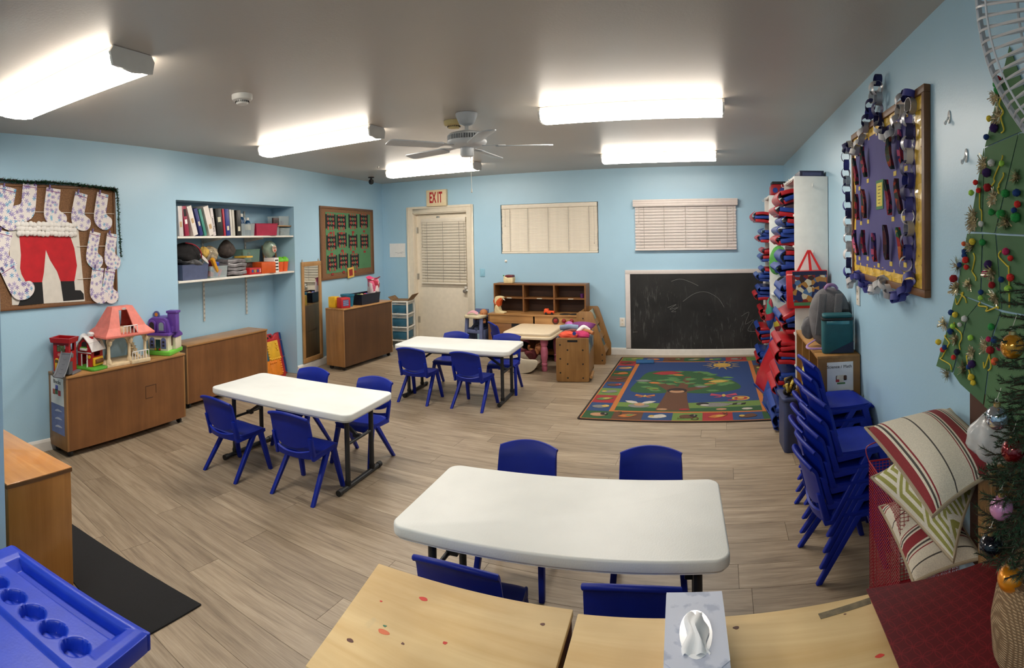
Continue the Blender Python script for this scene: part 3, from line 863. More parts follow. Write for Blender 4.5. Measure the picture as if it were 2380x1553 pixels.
for i, c in enumerate(['lime', 'blue', 'brown', 'green', 'blue', 'red', 'lime']): rp(c, [(0.03 + i * wv, RY - B), (0.03 + (i + 1) * wv, RY - B), (0.03 + (i + 1) * wv, RY - 0.03), (0.03 + i * wv, RY - 0.03)])
hv = (RY - 2 * B) / 8
for i, c in enumerate(['blue', 'red', 'lime', 'blue', 'brown', 'green', 'blue', 'red']): rp(c, [(0.03, B + i * hv), (B, B + i * hv), (B, B + (i + 1) * hv), (0.03, B + (i + 1) * hv)])
for i, c in enumerate(['brown', 'blue', 'lime', 'red', 'blue', 'green', 'brown', 'blue']): rp(c, [(RX - B, B + i * hv), (RX - 0.03, B + i * hv), (RX - 0.03, B + (i + 1) * hv), (RX - B, B + (i + 1) * hv)])
rp('orange', [(B, B), (RX - B, B), (RX - B, RY - B), (B, RY - B)])
I0, I1, J0, J1 = B + 0.045, RX - B - 0.045, B + 0.03, RY - B - 0.03
rp('sky', [(I0, J0), (I1, J0), (I1, J1), (I0, J1)])
rp('green', [(I0, J0), (I1, J0), (I1, J0 + 0.13), (I0, J0 + 0.13)])
rp('lime', [(I0, J0 + 0.12), (I0 + 0.5, J0 + 0.09), (I1, J0 + 0.14), (I1, J0 + 0.30), (I1 - 0.4, J0 + 0.28), (I0 + 0.5, J0 + 0.24), (I0, J0 + 0.25)])
tx = I0 + 0.52
rp('green', smooth2([(tx - .46, J0 + .62), (tx - .2, J0 + .56), (tx, J0 + .60), (tx + .3, J0 + .56), (tx + .62, J0 + .70), (tx + .60, J0 + .95), (tx + .42, J0 + 1.2), (tx + .2, J0 + 1.42), (tx - .1, J0 + 1.46), (tx - .36, J0 + 1.40), (tx - .44, J0 + 1.0)], 4))
rp('brown', [(tx - .16, J0 + .03), (tx + .15, J0 + .03), (tx + .11, J0 + .4), (tx + .10, J0 + .62), (tx + .34, J0 + .80), (tx + .30, J0 + .84), (tx + .10, J0 + .76), (tx + .12, J0 + 1.2), (tx + .06, J0 + 1.2), (tx, J0 + .8), (tx - .22, J0 + .98), (tx - .26, J0 + .95), (tx - .10, J0 + .66), (tx - .12, J0 + .4)])
rp('dark', circ(tx, J0 + .66, .10, 18, .09)); rp('skin', circ(tx, J0 + .63, .075, 16, .05)); rp('brown', circ(tx, J0 + .665, .05, 12, .02))
lr = random.Random(5)
def leaf(x, y, a, s, c='leaf'):
    pts = [(-1, 0), (-.4, .42), (.3, .45), (1, 0), (.3, -.4), (-.4, -.45)]
    ca, sa = math.cos(a), math.sin(a)
    rp(c, [(x + s * (p[0] * ca - p[1] * sa), y + s * (p[0] * sa + p[1] * ca)) for p in pts])
for k in range(46):
    a = lr.uniform(0, 2 * PI); q = math.sqrt(lr.random())
    x = tx + 0.06 + 0.50 * q * math.cos(a); y = J0 + 1.0 + 0.44 * q * math.sin(a)
    if abs(x - tx) < 0.13 and y < J0 + .75: continue
    leaf(x, y, lr.uniform(-0.4, 0.4), 0.07, 'leaf' if k % 5 else ('orange' if k % 2 else 'lime'))
    if k % 4 == 0: leaf(x + .02, y - .03, 0.1, 0.035, 'brown')
leaf(tx - .15, J0 + 1.36, .15, .17, 'red'); leaf(tx + .42, J0 + 1.0, .1, .11, 'yellow'); leaf(tx - .38, J0 + 1.02, 0, .09, 'grey'); leaf(tx + .24, J0 + .8, 0, .07, 'grey')
sx_, sy_ = I1 - 0.32, J1 - 0.18
for k in range(14):
    a = 2 * PI * k / 14; r0, r1 = 0.13, 0.20 + 0.03 * (k % 2)
    rp('yellow', [(sx_ + r0 * math.cos(a - .09), sy_ + r0 * math.sin(a - .09)), (sx_ + r1 * math.cos(a), sy_ + r1 * math.sin(a)), (sx_ + r0 * math.cos(a + .09), sy_ + r0 * math.sin(a + .09))])
rp('yellow', circ(sx_, sy_, .105, 20)); rp('orange', circ(sx_, sy_, .075, 18)); rp('yellow', circ(sx_, sy_ + .01, .065, 18))
def bfly(x, y, s, c):
    for q in (-1, 1):
        rp(c, [(x, y), (x + q * s, y + s * .6), (x + q * s * 1.1, y), (x, y - .01)]); rp(c, [(x, y), (x + q * s * .8, y - s * .5), (x + q * s * .3, y - s * .5)])
    rp('yellow', circ(x, y, s * .15, 8, s * .35))
bfly(I0 + .22, J0 + .46, .09, 'orange'); bfly(I0 + .98, J0 + .48, .12, 'pink')
rp('yellow', circ(I1 - .17, J0 + .38, .085, 16, .07)); rp('red', circ(I1 - .17, J0 + .38, .065, 16, .05)); rp('yellow', circ(I1 - .17, J0 + .385, .035, 12, .03)); rp('red', circ(I1 - .25, J0 + .33, .05, 8, .015))
# rabbit and raccoon on the grass
rx_ = I0 + .2; rp('grey', circ(rx_, J0 + .15, .10, 14, .055)); rp('skin', circ(rx_, J0 + .19, .05, 12, .045)); 
for q in (-1, 1): leaf(rx_ + q * .08, J0 + .26, q * .5 if q > 0 else PI - .5, .075, 'white')
rx_ = I1 - .42; rp('grey', circ(rx_, J0 + .19, .14, 16, .06)); rp('dark', circ(rx_ - .11, J0 + .22, .06, 12, .04)); rp('white', circ(rx_ - .09, J0 + .185, .04, 10, .02))
for k in range(4): rp('dark' if k % 2 else 'grey', [(rx_ + .12 + .04 * k, J0 + .18), (rx_ + .16 + .04 * k, J0 + .19), (rx_ + .17 + .04 * k, J0 + .24), (rx_ + .13 + .04 * k, J0 + .22)])
for x in (I0 + .42, I0 + .62, I0 + .95, I0 + 1.18): rp(lr.choice(['orange', 'red', 'white', 'skin']), circ(x, J0 + .06, .05, 8, .025))
# motif in each border square
def motif(x, y, k):
    a = lr.choice(['white', 'skin', 'grey', 'leaf', 'orange', 'brown']); b_ = lr.choice(['dark', 'brown', 'yellow', 'red', 'leaf'])
    if k % 3 == 0: rp(a, circ(x, y, .07, 12, .045)); rp(b_, circ(x + .05, y + .02, .035, 10)); rp('white', circ(x + .06, y + .03, .009, 6))
    elif k % 3 == 1: leaf(x, y, .3, .085, a); leaf(x + .02, y + .01, .3, .045, b_)
    else: rp(a, smooth2([(x - .08, y - .03), (x, y - .05), (x + .08, y - .01), (x + .04, y + .05), (x - .03, y + .02)], 3)); rp(b_, circ(x - .05, y, .025, 8))
for i in range(7): motif(0.03 + (i + .5) * wv, 0.135, i); motif(0.03 + (i + .5) * wv, RY - .13, i + 1)
for i in range(8): motif(0.13, B + (i + .5) * hv, i); motif(RX - .13, B + (i + .5) * hv, i + 2)
RM.build('printed_picture', [RC[k] for k in keys], rug)
for tx_, x, y, c in (('N', RX - .16, .185, 'lime'), ('est', RX - .24, .195, 'brown'), ('R', .03 + 4.75 * wv, .20, 'brown'), ('Q', .03 + 3.75 * wv, .08, 'brown'), ('uail', .03 + 3.3 * wv, .08, 'brown'), ('L', .03 + 1.2 * wv, .20, 'green')):
    text(tx_, .09 if len(tx_) == 1 else .05, RC[c], rug, (x, y, zz[0] + .0006), (0, 0, PI), 'lettering', .0003)
pad = MB(); pad.ext(rrect(0, .22, 0, .16, .01), 0, .018, 'z')
tag(pad.build('foam_book', M('pad_blue', (34, 84, 130), 0.7), loc=(-1.02, 6.62, .0105), rz=R(8), bevel=.003), 'flat blue pad lying on the far edge of the picture rug', 'pad')
# ================================================================ LEFT WALL
m_frame = wood('oak_frame', (96, 62, 34), (132, 88, 50), 'x', 0.5, 8)
m_framez = wood('oak_frame_upright', (96, 62, 34), (132, 88, 50), 'z', 0.5, 8)
m_cork = M('cork', (128, 92, 62), 0.9, var=0.22, scale=90, bump=0.2, bscale=260)
def framed_board(name, label, w, h, loc, rz, fw, depth, mfx, mfz, mpanel):
    """board with mitred-looking frame rails; origin bottom left on the wall, x right, z up, front at -depth"""
    t = thing(name, label, 'bulletin board', loc, rz)
    MB().b(fw * .5, w - fw * .5, -depth * .55, -0.001, fw * .5, h - fw * .5).build('cork_panel', mpanel, t)
    for (x0, x1, z0, z1, m) in ((0, w, 0, fw, mfx), (0, w, h - fw, h, mfx), (0, fw, fw, h - fw, mfz), (w - fw, w, fw, h - fw, mfz)):
        MB().b(x0, x1, -depth, -0.001, z0, z1).build('frame_rail', m, t, bevel=0.003)
    return t
bb = framed_board('bulletin_board', 'big cork board with paper stockings and red paper trousers', 1.30, 0.955, LW(0.935, 1.105), RZL, 0.022, 0.022, m_frame, m_framez, m_cork)
m_string = M('white_string', (222, 216, 204), 0.8)
for (x0, x1, z0, z1) in ((0.26, 1.28, 0.745, 0.735), (0.90, 1.29, 0.47, 0.465), (0.90, 1.1, 0.21, 0.205), (0.45, 0.452, 0.66, 0.76)):
    MB().tube([(x0, -0.0245, z0), (x1, -0.0245, z1)], 0.0022, 5).build('string', m_string, bb)
# paper trousers picture
sl = thing('paper_trousers', 'red paper trousers with black boots and cotton waistband on white paper', 'picture', LW(0, 0, 0.0135), RZL)
m_felt = M('red_paper', (186, 22, 34), 0.8, var=0.12, scale=12)
m_bootp = M('black_paper', (20, 20, 22), 0.8)
MB().ext([(1.235, 1.735), (1.858, 1.72), (1.905, 1.13), (1.25, 1.145)][::-1], 0.0, -0.0018, 'y').build('backing_sheet', M('backing_white', (214, 208, 198), 0.75, var=0.04), sl)
MB().ext([(1.325, 1.665), (1.335, 1.52), (1.325, 1.42), (1.335, 1.375), (1.372, 1.31), (1.512, 1.305), (1.53, 1.38), (1.552, 1.555), (1.59, 1.47), (1.65, 1.38), (1.678, 1.303), (1.808, 1.298), (1.836, 1.42), (1.815, 1.56), (1.775, 1.665)][::-1], -0.0018, -0.0035, 'y').build('trousers', m_felt, sl)
for pts in ([(1.372, 1.315), (1.513, 1.31), (1.522, 1.14), (1.30, 1.137), (1.325, 1.195), (1.38, 1.205)], [(1.678, 1.307), (1.806, 1.303), (1.812, 1.225), (1.865, 1.22), (1.893, 1.19), (1.896, 1.145), (1.70, 1.145)]):
    MB().ext(pts[::-1], -0.0018, -0.0032, 'y').build('boot', m_bootp, sl)
m_cotton = M('cotton', (240, 236, 230), 0.95, var=0.03, bump=0.4, bscale=120)
cr = random.Random(3)
cotton = [MB().sph((0, 0, 0), (1, 0.7, 1), 12, 8, jit=0.10, rnd=cr).mesh('cotton_ball', m_cotton, smooth=80) for _ in range(3)]
for row in range(3):
    for k in range(15):
        inst(cotton[(k + row) % 3], 'cotton_ball', sl, (1.312 + 0.0357 * k + cr.uniform(-.006, .006), -0.014, 1.752 - 0.034 * row + cr.uniform(-.006, .006) - 0.002 * k / 3), (0, cr.uniform(0, 6), 0), 0.024)

def snow_mat(name, teal, dens):
    m, nt, b = base_mat(name)
    b.inputs['Roughness'].default_value = 0.7
    tc = nt.nodes.new('ShaderNodeTexCoord'); oi = nt.nodes.new('ShaderNodeObjectInfo')
    sp = nt.nodes.new('ShaderNodeSeparateXYZ'); nt.links.new(tc.outputs['Object'], sp.inputs[0])
    cb = nt.nodes.new('ShaderNodeCombineXYZ')
    mul = N(nt, 'ShaderNodeMath', operation='MULTIPLY'); mul.inputs[1].default_value = 13.7
    nt.links.new(oi.outputs['Random'], mul.inputs[0])
    a1 = N(nt, 'ShaderNodeMath', operation='ADD'); nt.links.new(sp.outputs['X'], a1.inputs[0]); nt.links.new(mul.outputs[0], a1.inputs[1])
    nt.links.new(a1.outputs[0], cb.inputs[0]); nt.links.new(sp.outputs['Z'], cb.inputs[1])
    base = rgb((226, 219, 216)); cur = None
    for (sc_, col1, col2, off) in ((dens, (118, 98, 164), (92, 84, 150), 0.0), (dens * 0.9, (150, 138, 186), (110, 96, 160), 5.3)):
        ad = N(nt, 'ShaderNodeVectorMath', operation='ADD'); nt.links.new(cb.outputs[0], ad.inputs[0]); ad.inputs[1].default_value = (off, off, 0)
        vo = N(nt, 'ShaderNodeTexVoronoi', voronoi_dimensions='2D', i_Scale=sc_, i_Randomness=0.8)
        nt.links.new(ad.outputs[0], vo.inputs['Vector'])
        df = N(nt, 'ShaderNodeVectorMath', operation='SUBTRACT'); nt.links.new(ad.outputs[0], df.inputs[0]); nt.links.new(vo.outputs['Position'], df.inputs[1])
        s2 = nt.nodes.new('ShaderNodeSeparateXYZ'); nt.links.new(df.outputs[0], s2.inputs[0])
        at = N(nt, 'ShaderNodeMath', operation='ARCTAN2'); nt.links.new(s2.outputs['Y'], at.inputs[0]); nt.links.new(s2.outputs['X'], at.inputs[1])
        m3 = N(nt, 'ShaderNodeMath', operation='MULTIPLY'); m3.inputs[1].default_value = 3.0; nt.links.new(at.outputs[0], m3.inputs[0])
        cs = N(nt, 'ShaderNodeMath', operation='COSINE'); nt.links.new(m3.outputs[0], cs.inputs[0])
        ab = N(nt, 'ShaderNodeMath', operation='ABSOLUTE'); nt.links.new(cs.outputs[0], ab.inputs[0])
        pw = N(nt, 'ShaderNodeMath', operation='POWER'); pw.inputs[1].default_value = 2.5; nt.links.new(ab.outputs[0], pw.inputs[0])
        mr = N(nt, 'ShaderNodeMath', operation='MULTIPLY_ADD'); mr.inputs[1].default_value = 0.33 / sc_; mr.inputs[2].default_value = 0.07 / sc_; nt.links.new(pw.outputs[0], mr.inputs[0])
        ln = N(nt, 'ShaderNodeVectorMath', operation='LENGTH'); nt.links.new(df.outputs[0], ln.inputs[0])
        lt = N(nt, 'ShaderNodeMath', operation='LESS_THAN'); nt.links.new(ln.outputs['Value'], lt.inputs[0]); nt.links.new(mr.outputs[0], lt.inputs[1])
        sc3 = nt.nodes.new('ShaderNodeSeparateColor'); nt.links.new(vo.outputs['Color'], sc3.inputs[0])
        keep = N(nt, 'ShaderNodeMath', operation='GREATER_THAN'); keep.inputs[1].default_value = 0.22; nt.links.new(sc3.outputs[0], keep.inputs[0])
        mk = N(nt, 'ShaderNodeMath', operation='MULTIPLY'); nt.links.new(lt.outputs[0], mk.inputs[0]); nt.links.new(keep.outputs[0], mk.inputs[1])
        cr_ = ramp(nt, sc3.outputs[1], [(0.0, col1), (0.74, col2), (0.80, teal)])
        cr_.color_ramp.interpolation = 'CONSTANT'
        mx = N(nt, 'ShaderNodeMix', data_type='RGBA'); nt.links.new(mk.outputs[0], mx.inputs[0])
        if cur is None: mx.inputs[6].default_value = base
        else: nt.links.new(cur, mx.inputs[6])
        nt.links.new(cr_.outputs[0], mx.inputs[7])
        cur = mx.outputs[2]
    nt.links.new(cur, b.inputs['Base Color'])
    return m
m_snow = [snow_mat('snowflake_print', (66, 150, 192), 21.0), snow_mat('snowflake_print_dense', (90, 170, 200), 26.0)]
m_line = M('magenta_line', (130, 60, 110), 0.7)
m_peg = M('lilac_peg', (108, 90, 140), 0.6)
def stocking(label, s, z, h, w, tilt, mi, left=False, out=0.028):
    t = thing('paper_stocking', label, 'paper stocking', LW(s, z, out), RZL, 'snowflake paper stockings', rot=(0, R(tilt), RZL))
    q = -1 if left else 1
    k = h / 0.30; kw = w / 0.115
    P = [(0, 0), (.115, 0), (.113, -.10), (.113, -.155), (.135, -.175), (.170, -.190), (.186, -.222), (.178, -.262), (.145, -.290), (.09, -.297), (.03, -.270), (.0, -.225), (-.006, -.15)]
    Pc = [(p[0] * kw * q, p[1] * k) for p in P]
    sm_ = [(p.x, p.y) for p in catmull([(a, b2, 0) for a, b2 in Pc[1:]] + [(Pc[0][0], Pc[0][1], 0)], 3)]
    c = sm_
    MB().ext(c, 0, -0.0014, 'y').build('card', m_snow[mi], t)
    x0, x1 = 0.0, 0.115 * kw * q
    MB().ext([(x0, -0.022 * k), (x1, -0.024 * k), (x1, -0.029 * k), (x0, -0.027 * k)], -0.0014, -0.0022, 'y').build('cuff_line', m_line, t)
    MB().box((x0 * .8 + x1 * .2, -0.006, 0.004), (0.012, 0.012, 0.034)).build('peg', m_peg, t, bevel=0.002)
    return t
stocking('widest snowflake stocking at the photo edge, top row of the cork board', 1.172, 2.045, 0.32, 0.135, 12, 0)
stocking('top row stocking whose toe points left, above the cotton waistband', 1.482, 2.055, 0.305, 0.122, 8, 0, True)
stocking('top row stocking with a dense dark purple patch, above the cotton waistband', 1.566, 2.04, 0.30, 0.128, 7, 1)
stocking('top row stocking second from the board corner, with a pink spot', 1.832, 2.015, 0.30, 0.118, 12, 0)
stocking('top row stocking in the upper corner of the cork board by the niche', 2.045, 2.018, 0.30, 0.115, 10, 0)
stocking('middle row stocking beside the red trousers, without a cuff line', 1.965, 1.70, 0.30, 0.105, 12, 1)
stocking('middle row stocking poking past the board frame towards the niche', 2.135, 1.682, 0.30, 0.105, 9, 1)
stocking('bottom row stocking beside the black boot, in front of its neighbour', 1.975, 1.405, 0.295, 0.115, 8, 0, out=0.033)
stocking('bottom row stocking tucked behind its neighbour at the board corner', 2.105, 1.388, 0.285, 0.105, 10, 1)
stocking('middle row stocking cut by the photo edge beside the red trousers', 1.135, 1.715, 0.32, 0.13, 12, 0)
stocking('lowest stocking at the photo edge under the black paper boot', 1.15, 1.405, 0.30, 0.12, -28, 0, out=0.030)
# tinsel garland along the board
m_gar = M('garland_green', (24, 66, 36), 0.35, 0.5, var=0.3, scale=60)
m_gar2 = M('garland_red', (120, 40, 50), 0.3, 0.6); m_gar3 = M('garland_silver', (150, 190, 150), 0.2, 0.9)
gr_ = random.Random(8); mb = MB()
path = catmull([(0.92, 0, 2.07), (1.17, 0, 2.082), (1.4, 0, 2.072), (1.6, 0, 2.078), (1.9, 0, 2.066), (2.16, 0, 2.048), (2.236, 0, 2.03), (2.25, 0, 1.9), (2.253, 0, 1.75), (2.262, 0, 1.6), (2.268, 0, 1.48)], 30)
for i, p in enumerate(path):
    thin = 0.75 if i < 175 else 0.45
    for _ in range(13 if i < 175 else 6):
        d = Vector((gr_.gauss(0, 1), gr_.gauss(0, 1), gr_.gauss(0, 1))).normalized()
        a = Vector(p) + Vector((gr_.uniform(-.008, .008), -0.036 + gr_.uniform(-.006, .006), gr_.uniform(-.008, .008)))
        L = gr_.uniform(0.016, 0.036) * thin; sd = d.orthogonal().normalized() * 0.0028
        e = a + d * L
        mb._add([a - sd, a + sd, e + sd * .7, e - sd * .7], [(0, 1, 2, 3)], gr_.choices([0, 1, 2], [10, 1.2, 0.8])[0])
mb.tube([tuple(Vector(p) + Vector((0, -0.036, 0))) for p in path[::6]], 0.004, 5)
g = mb.build('tinsel_garland', [m_gar, m_gar2, m_gar3], loc=(P0L.x, 0, 0), rz=RZL)
tag(g, 'dark green tinsel garland draped along the cork board edge', 'garland')

# ---- niche shelves
m_shelf = M('white_shelf', (232, 228, 218), 0.4, var=0.03)
m_std = M('shelf_standard', (214, 212, 204), 0.4, 0.1)
SZ1, SZ2 = 1.645, 1.225
for nm, z in (('upper', SZ1), ('lower', SZ2)):
    t = thing('wall_shelf', 'white %s shelf board in the wall niche' % nm, 'shelf', LW(NS0 + 0.012, z - 0.02), RZL)
    MB().b(0, NS1 - NS0 - 0.03, 0.0, ND - 0.02, 0, 0.02).build('board', m_shelf, t, bevel=0.002)
    for s in (3.62, 4.32):
        MB().ext([(ND - 0.02, -0.002), (0.06, -0.002), (0.06, -0.014), (ND - 0.02, -0.05)], s - NS0 - 0.018, s - NS0 - 0.004, 'x').build('bracket', m_std, t)
for i, s in enumerate((3.62, 4.32)):
    t = thing('slotted_rail', ('slotted white shelf rail in the niche, nearer the cork board', 'slotted white shelf rail in the niche, nearer the mirror')[i], 'shelf rail', LW(s, 0, -ND), RZL)
    MB().b(-0.011, 0.011, -0.014, -0.001, 0.755, 1.93).build('channel', m_std, t, bevel=0.002)
    mb = MB()
    for k in range(24):
        for x in (-0.005, 0.005): mb.b(x - 0.0015, x + 0.0015, -0.0146, -0.0138, 0.78 + k * 0.047, 0.80 + k * 0.047)
    o = mb.build('slots', M('slot_dark', (30, 30, 30), 0.8), t); o['kind'] = 'stuff'

def NI(s, z, d=0.0): return LW(s, z, -0.02 - d)          # a spot on a niche shelf, d behind the shelf edge
def boxed(name, label, cat, w, d, h, c, s, z, dd=0.0, rzo=0.0, bevel=0.004, group=None):
    o = MB().b(0, w, 0, d, 0, h).build(name, c, loc=NI(s, z, dd), rz=RZL + rzo, bevel=bevel)
    return tag(o, label, cat, group)
m_lab = M('spine_label', (206, 200, 176), 0.7)
def binder(label, s, w, c, lean, h=0.285, spine=None, z=SZ1, extra=None):
    m = M('binder_%d_%d_%d' % c, c, 0.4, var=0.05)
    t = thing('binder', label, 'binder', NI(s, z + 0.001), RZL, 'ring binders on the upper niche shelf', rot=(0, R(lean), RZL))
    MB().b(0, w, 0, 0.006, 0, h).build('spine', m, t, bevel=0.002)
    for x in (0, w - 0.004): MB().b(x, x + 0.004, 0.004, 0.25, 0, h).build('cover', m, t)
    MB().b(0.004, w - 0.004, 0.02, 0.235, 0.01, h - 0.012).build('pages', m_paper, t)
    if spine: MB().b(w * .25, w * .75, -0.0012, 0, h * spine[0], h * spine[1]).build('spine_label', spine[2] if len(spine) > 2 else m_lab, t)
    if extra: extra(t, w, h)
    return t
cw, cn, cb_, ct, cp = (224, 216, 208), (40, 46, 110), (28, 27, 27), (62, 138, 124), (150, 34, 66)
binder('white binder at the end of the upper shelf, against the niche wall', 3.005, 0.055, (206, 200, 198), -3, spine=(.3, .48, M('tan_mark', (190, 160, 120), .7)))
def pk(t, w, h):
    MB().b(w * .2, w * .9, -0.0013, 0, h * .66, h * .9).build('dark_sticker', m_ink, t)
    MB().b(w * .3, w * .85, -0.0013, 0, h * .40, h * .55).build('barcode_label', m_paper, t)
binder('crimson binder with barcode label between two white binders', 3.085, 0.052, cp, -8, extra=pk)
binder('wide white binder leaning steeply on the crimson binder', 3.195, 0.062, cw, -17, 0.292, (.42, .58, M('tan_mark', (190, 160, 120), .7)))
binder('navy binder leaning beside the teal binder', 3.285, 0.045, cn, -17, 0.272, (.36, .52))
binder('teal binder leaning between navy and white binders', 3.345, 0.036, ct, -17, 0.268)
binder('widest white binder in the middle of the row, leaning', 3.42, 0.072, cw, -17, 0.295, (.22, .38, M('tan_mark', (190, 160, 120), .7)))
binder('slim white binder with dark spine text beside the black binder', 3.472, 0.040, (214, 206, 204), -9, 0.278, extra=lambda t, w, h: text('Lesson Plans', 0.03, m_ink, t, (w * .5, -0.001, h * .42), (PI / 2, R(90), 0)))
binder('wide black binder with a small cream label, mid row', 3.535, 0.088, cb_, -6, 0.275, (.50, .68))
binder('slim red glittery binder between black and navy ones', 3.632, 0.028, (170, 38, 56), -5, 0.275)
binder('navy binder with a low cream label beside the red one', 3.668, 0.062, (40, 52, 124), -5, 0.275, (.20, .36))
binder('slim white binder nearest the last black binder', 3.738, 0.030, (208, 204, 196), -4, 0.272)
binder('slim grey white binder squeezed against the last black binder', 3.772, 0.034, (196, 192, 180), -3, 0.27)
binder('last black binder of the row, next to the paint bottles', 3.835, 0.072, (32, 30, 28), -2, 0.268, (.18, .36))
m_clear = M('clear_plastic', (200, 214, 216), 0.12, alpha=0.28, var=0.02)
m_green_clear = M('green_clear_plastic', (120, 156, 140), 0.15, alpha=0.4, var=0.02)
def tub(name, label, w, d, h, m, s, z, dd=0.0, lidm=None, taper=0.93, loc=None, rz=None, cat='bin', th=0.003, lip=0.008):
    t = thing(name, label, cat, loc or NI(s, z + 0.001, dd), RZL if rz is None else rz)
    a = (1 - taper) * w / 2; b2 = (1 - taper) * d / 2
    def wall(x0, y0, x1, y1, bx0, by0, bx1, by1):
        dx, dy = x1 - x0, y1 - y0; L = math.hypot(dx, dy); nx, ny = -dy / L * th, dx / L * th
        return [(bx0, by0, 0), (bx1, by1, 0), (bx1 + nx, by1 + ny, 0), (bx0 + nx, by0 + ny, 0), (x0, y0, h), (x1, y1, h), (x1 + nx, y1 + ny, h), (x0 + nx, y0 + ny, h)]
    c = [(0, 0), (w, 0), (w, d), (0, d)]; bq = [(a, b2), (w - a, b2), (w - a, d - b2), (a, d - b2)]
    mb = MB()
    for i in range(4):
        j = (i + 1) % 4
        mb.hexa(wall(*c[i], *c[j], *bq[i], *bq[j]))
    mb.b(a, w - a, b2, d - b2, 0, th)
    mb.build('tub', m, t)
    mb = MB()
    for i in range(4):
        j = (i + 1) % 4
        mb.tube([(*c[i], h), (*c[j], h)], lip * .5, 6)
    mb.build('rim', m, t)
    return t
# upper shelf, right half
wc = tub('wire_caddy', 'clear caddy holding paint bottles and brushes next to the black binder', 0.23, 0.16, 0.125, m_clear, 3.925, SZ1, 0.02, cat='caddy')
m_bott = M('bottle_blue', (24, 66, 104), 0.25)
def bottle(label, s, h, r, dd, mcol, band=None):
    t = thing('paint_bottle', label, 'bottle', NI(s, SZ1 + 0.0045, dd), RZL, 'paint bottles on the upper niche shelf')
    MB().lathe([(r * .96, 0), (r, 0.01), (r, h * .66), (r * .8, h * .77), (r * .42, h * .84), (r * .42, h * .86)], 16).build('bottle_body', mcol, t, smooth=50)
    MB().lathe([(r * .5, h * .85), (r * .5, h * .98), (r * .3, h), (0, h)], 14).build('cap', m_trim, t, smooth=50)
    if band: MB().lathe([(r * 1.015, h * .3), (r * 1.015, h * .6)], 16).build('label_band', band, t)
bottle('tall dark blue paint bottle in the clear caddy', 3.99, 0.235, 0.036, 0.07, m_bott)
bottle('shorter dark blue paint bottle with a pale band in the caddy', 4.095, 0.195, 0.033, 0.07, m_bott, m_lab)
tag(MB().box((0, 0, 0.08), (0.022, 0.012, 0.16), (0, R(-6), 0)).build('paint_brush_pack', M('cream_tube', (214, 204, 150), .5), loc=NI(3.945, SZ1 + 0.006, 0.05), rz=RZL, bevel=.004), 'cream coloured tube leaning in the caddy beside the tall bottle', 'tube')
tub('pink_bin', 'raspberry pink plastic bin on the upper niche shelf', 0.315, 0.22, 0.13, M('raspberry', (168, 30, 66), 0.45), 4.165, SZ1, 0.01, rz=RZL + R(-12))
ct1 = tub('clear_tub', 'clear tub of loose toys on the upper niche shelf beside the pink bin', 0.12, 0.18, 0.105, m_clear, 4.50, SZ1, 0.03)
tray = tub('stone_tray', 'clear tray of grey folded cloth under the wooden board', 0.19, 0.20, 0.085, m_clear, 4.63, SZ1, 0.02)
cr2 = random.Random(4)
for k in range(4):
    o = MB().sph((0, 0, 0), (0.085 - .006 * k, 0.07, 0.016), 14, 8, jit=.10, rnd=cr2).build('folded_cloth', M('grey_cloth', (128, 124, 118), .9, var=.2), loc=NI(4.72 + .006 * (k % 2), SZ1 + .018 + .021 * k, .12), rz=RZL + .3 * k, smooth=60)
    tag(o, 'grey folded cloth in the clear tray, %s' % ['lowest', 'second from below', 'third from below', 'uppermost, under the board'][k], 'cloth', 'grey cloths in the clear tray')
tag(MB().b(0, .30, -.03, .22, 0, .012).build('wooden_board', m_oak, loc=NI(4.55, SZ1 + .106, .03), rz=RZL + R(4), bevel=.002), 'thin wooden board laid across the tubs on the upper shelf', 'board')
dt = tub('clear_tub', 'clear tub of small pink and purple toys on top of the wooden board', 0.20, 0.17, 0.105, m_clear, 4.62, SZ1 + .119, 0.03)
for (x, c, lab) in ((4.66, (190, 110, 116), 'pink toy ball inside the clear tub on the wooden board'), (4.74, (84, 50, 110), 'purple toy ball inside the clear tub on the wooden board'), (4.71, (210, 160, 70), 'amber toy ball inside the clear tub on the wooden board')):
    tag(MB().sph((0, 0, .026), .025, 12, 8).build('toy_ball', M('ball_%d' % c[0], c, .5), loc=NI(x, SZ1 + .123, .08 if c[0] != 210 else .15), rz=RZL, smooth=60), lab, 'ball')
tag(MB().b(0, .10, 0, .02, 0, .085).build('picture_box', M('dark_picture', (70, 40, 40), .5, var=.6, scale=30), loc=NI(4.53, SZ1 + .12, .05), rz=RZL + R(-8), bevel=.002), 'small dark picture box standing on the wooden board', 'box')
# lower shelf
gb = tub('storage_bin', 'grey clear bin under the black jacket on the lower niche shelf', 0.36, 0.27, 0.145, M('smoky_plastic', (96, 106, 138), 0.2, alpha=0.75), 3.03, SZ2, 0.0)
def blob(name, label, cat, c, r, m, s, z, dd, jit=.08, seed=1, nu=26, nv=18, rot=None, taper=0):
    rr = random.Random(seed)
    mb = MB()
    def f(u, v):
        t = 2 * PI * u; p = -PI / 2 + PI * v
        k = 1 + jit * (math.sin(3 * t + seed) * math.cos(2 * p) + .6 * math.sin(5 * t - 2 * p + seed * 2) + .4 * math.sin(9 * p + 4 * t))
        k *= 1 - taper * math.sin(p)
        return (r[0] * k * math.cos(p) * math.cos(t), r[1] * k * math.cos(p) * math.sin(t), r[2] * (1 + jit * .6 * math.sin(4 * t + seed)) * math.sin(p))
    mb.sheet(f, nu, nv)
    o = mb.build(name, m, loc=NI(s, z, dd), rot=(rot[0], rot[1], RZL + rot[2]) if rot else (0, 0, RZL), smooth=80)
    return tag(o, label, cat) if label else o
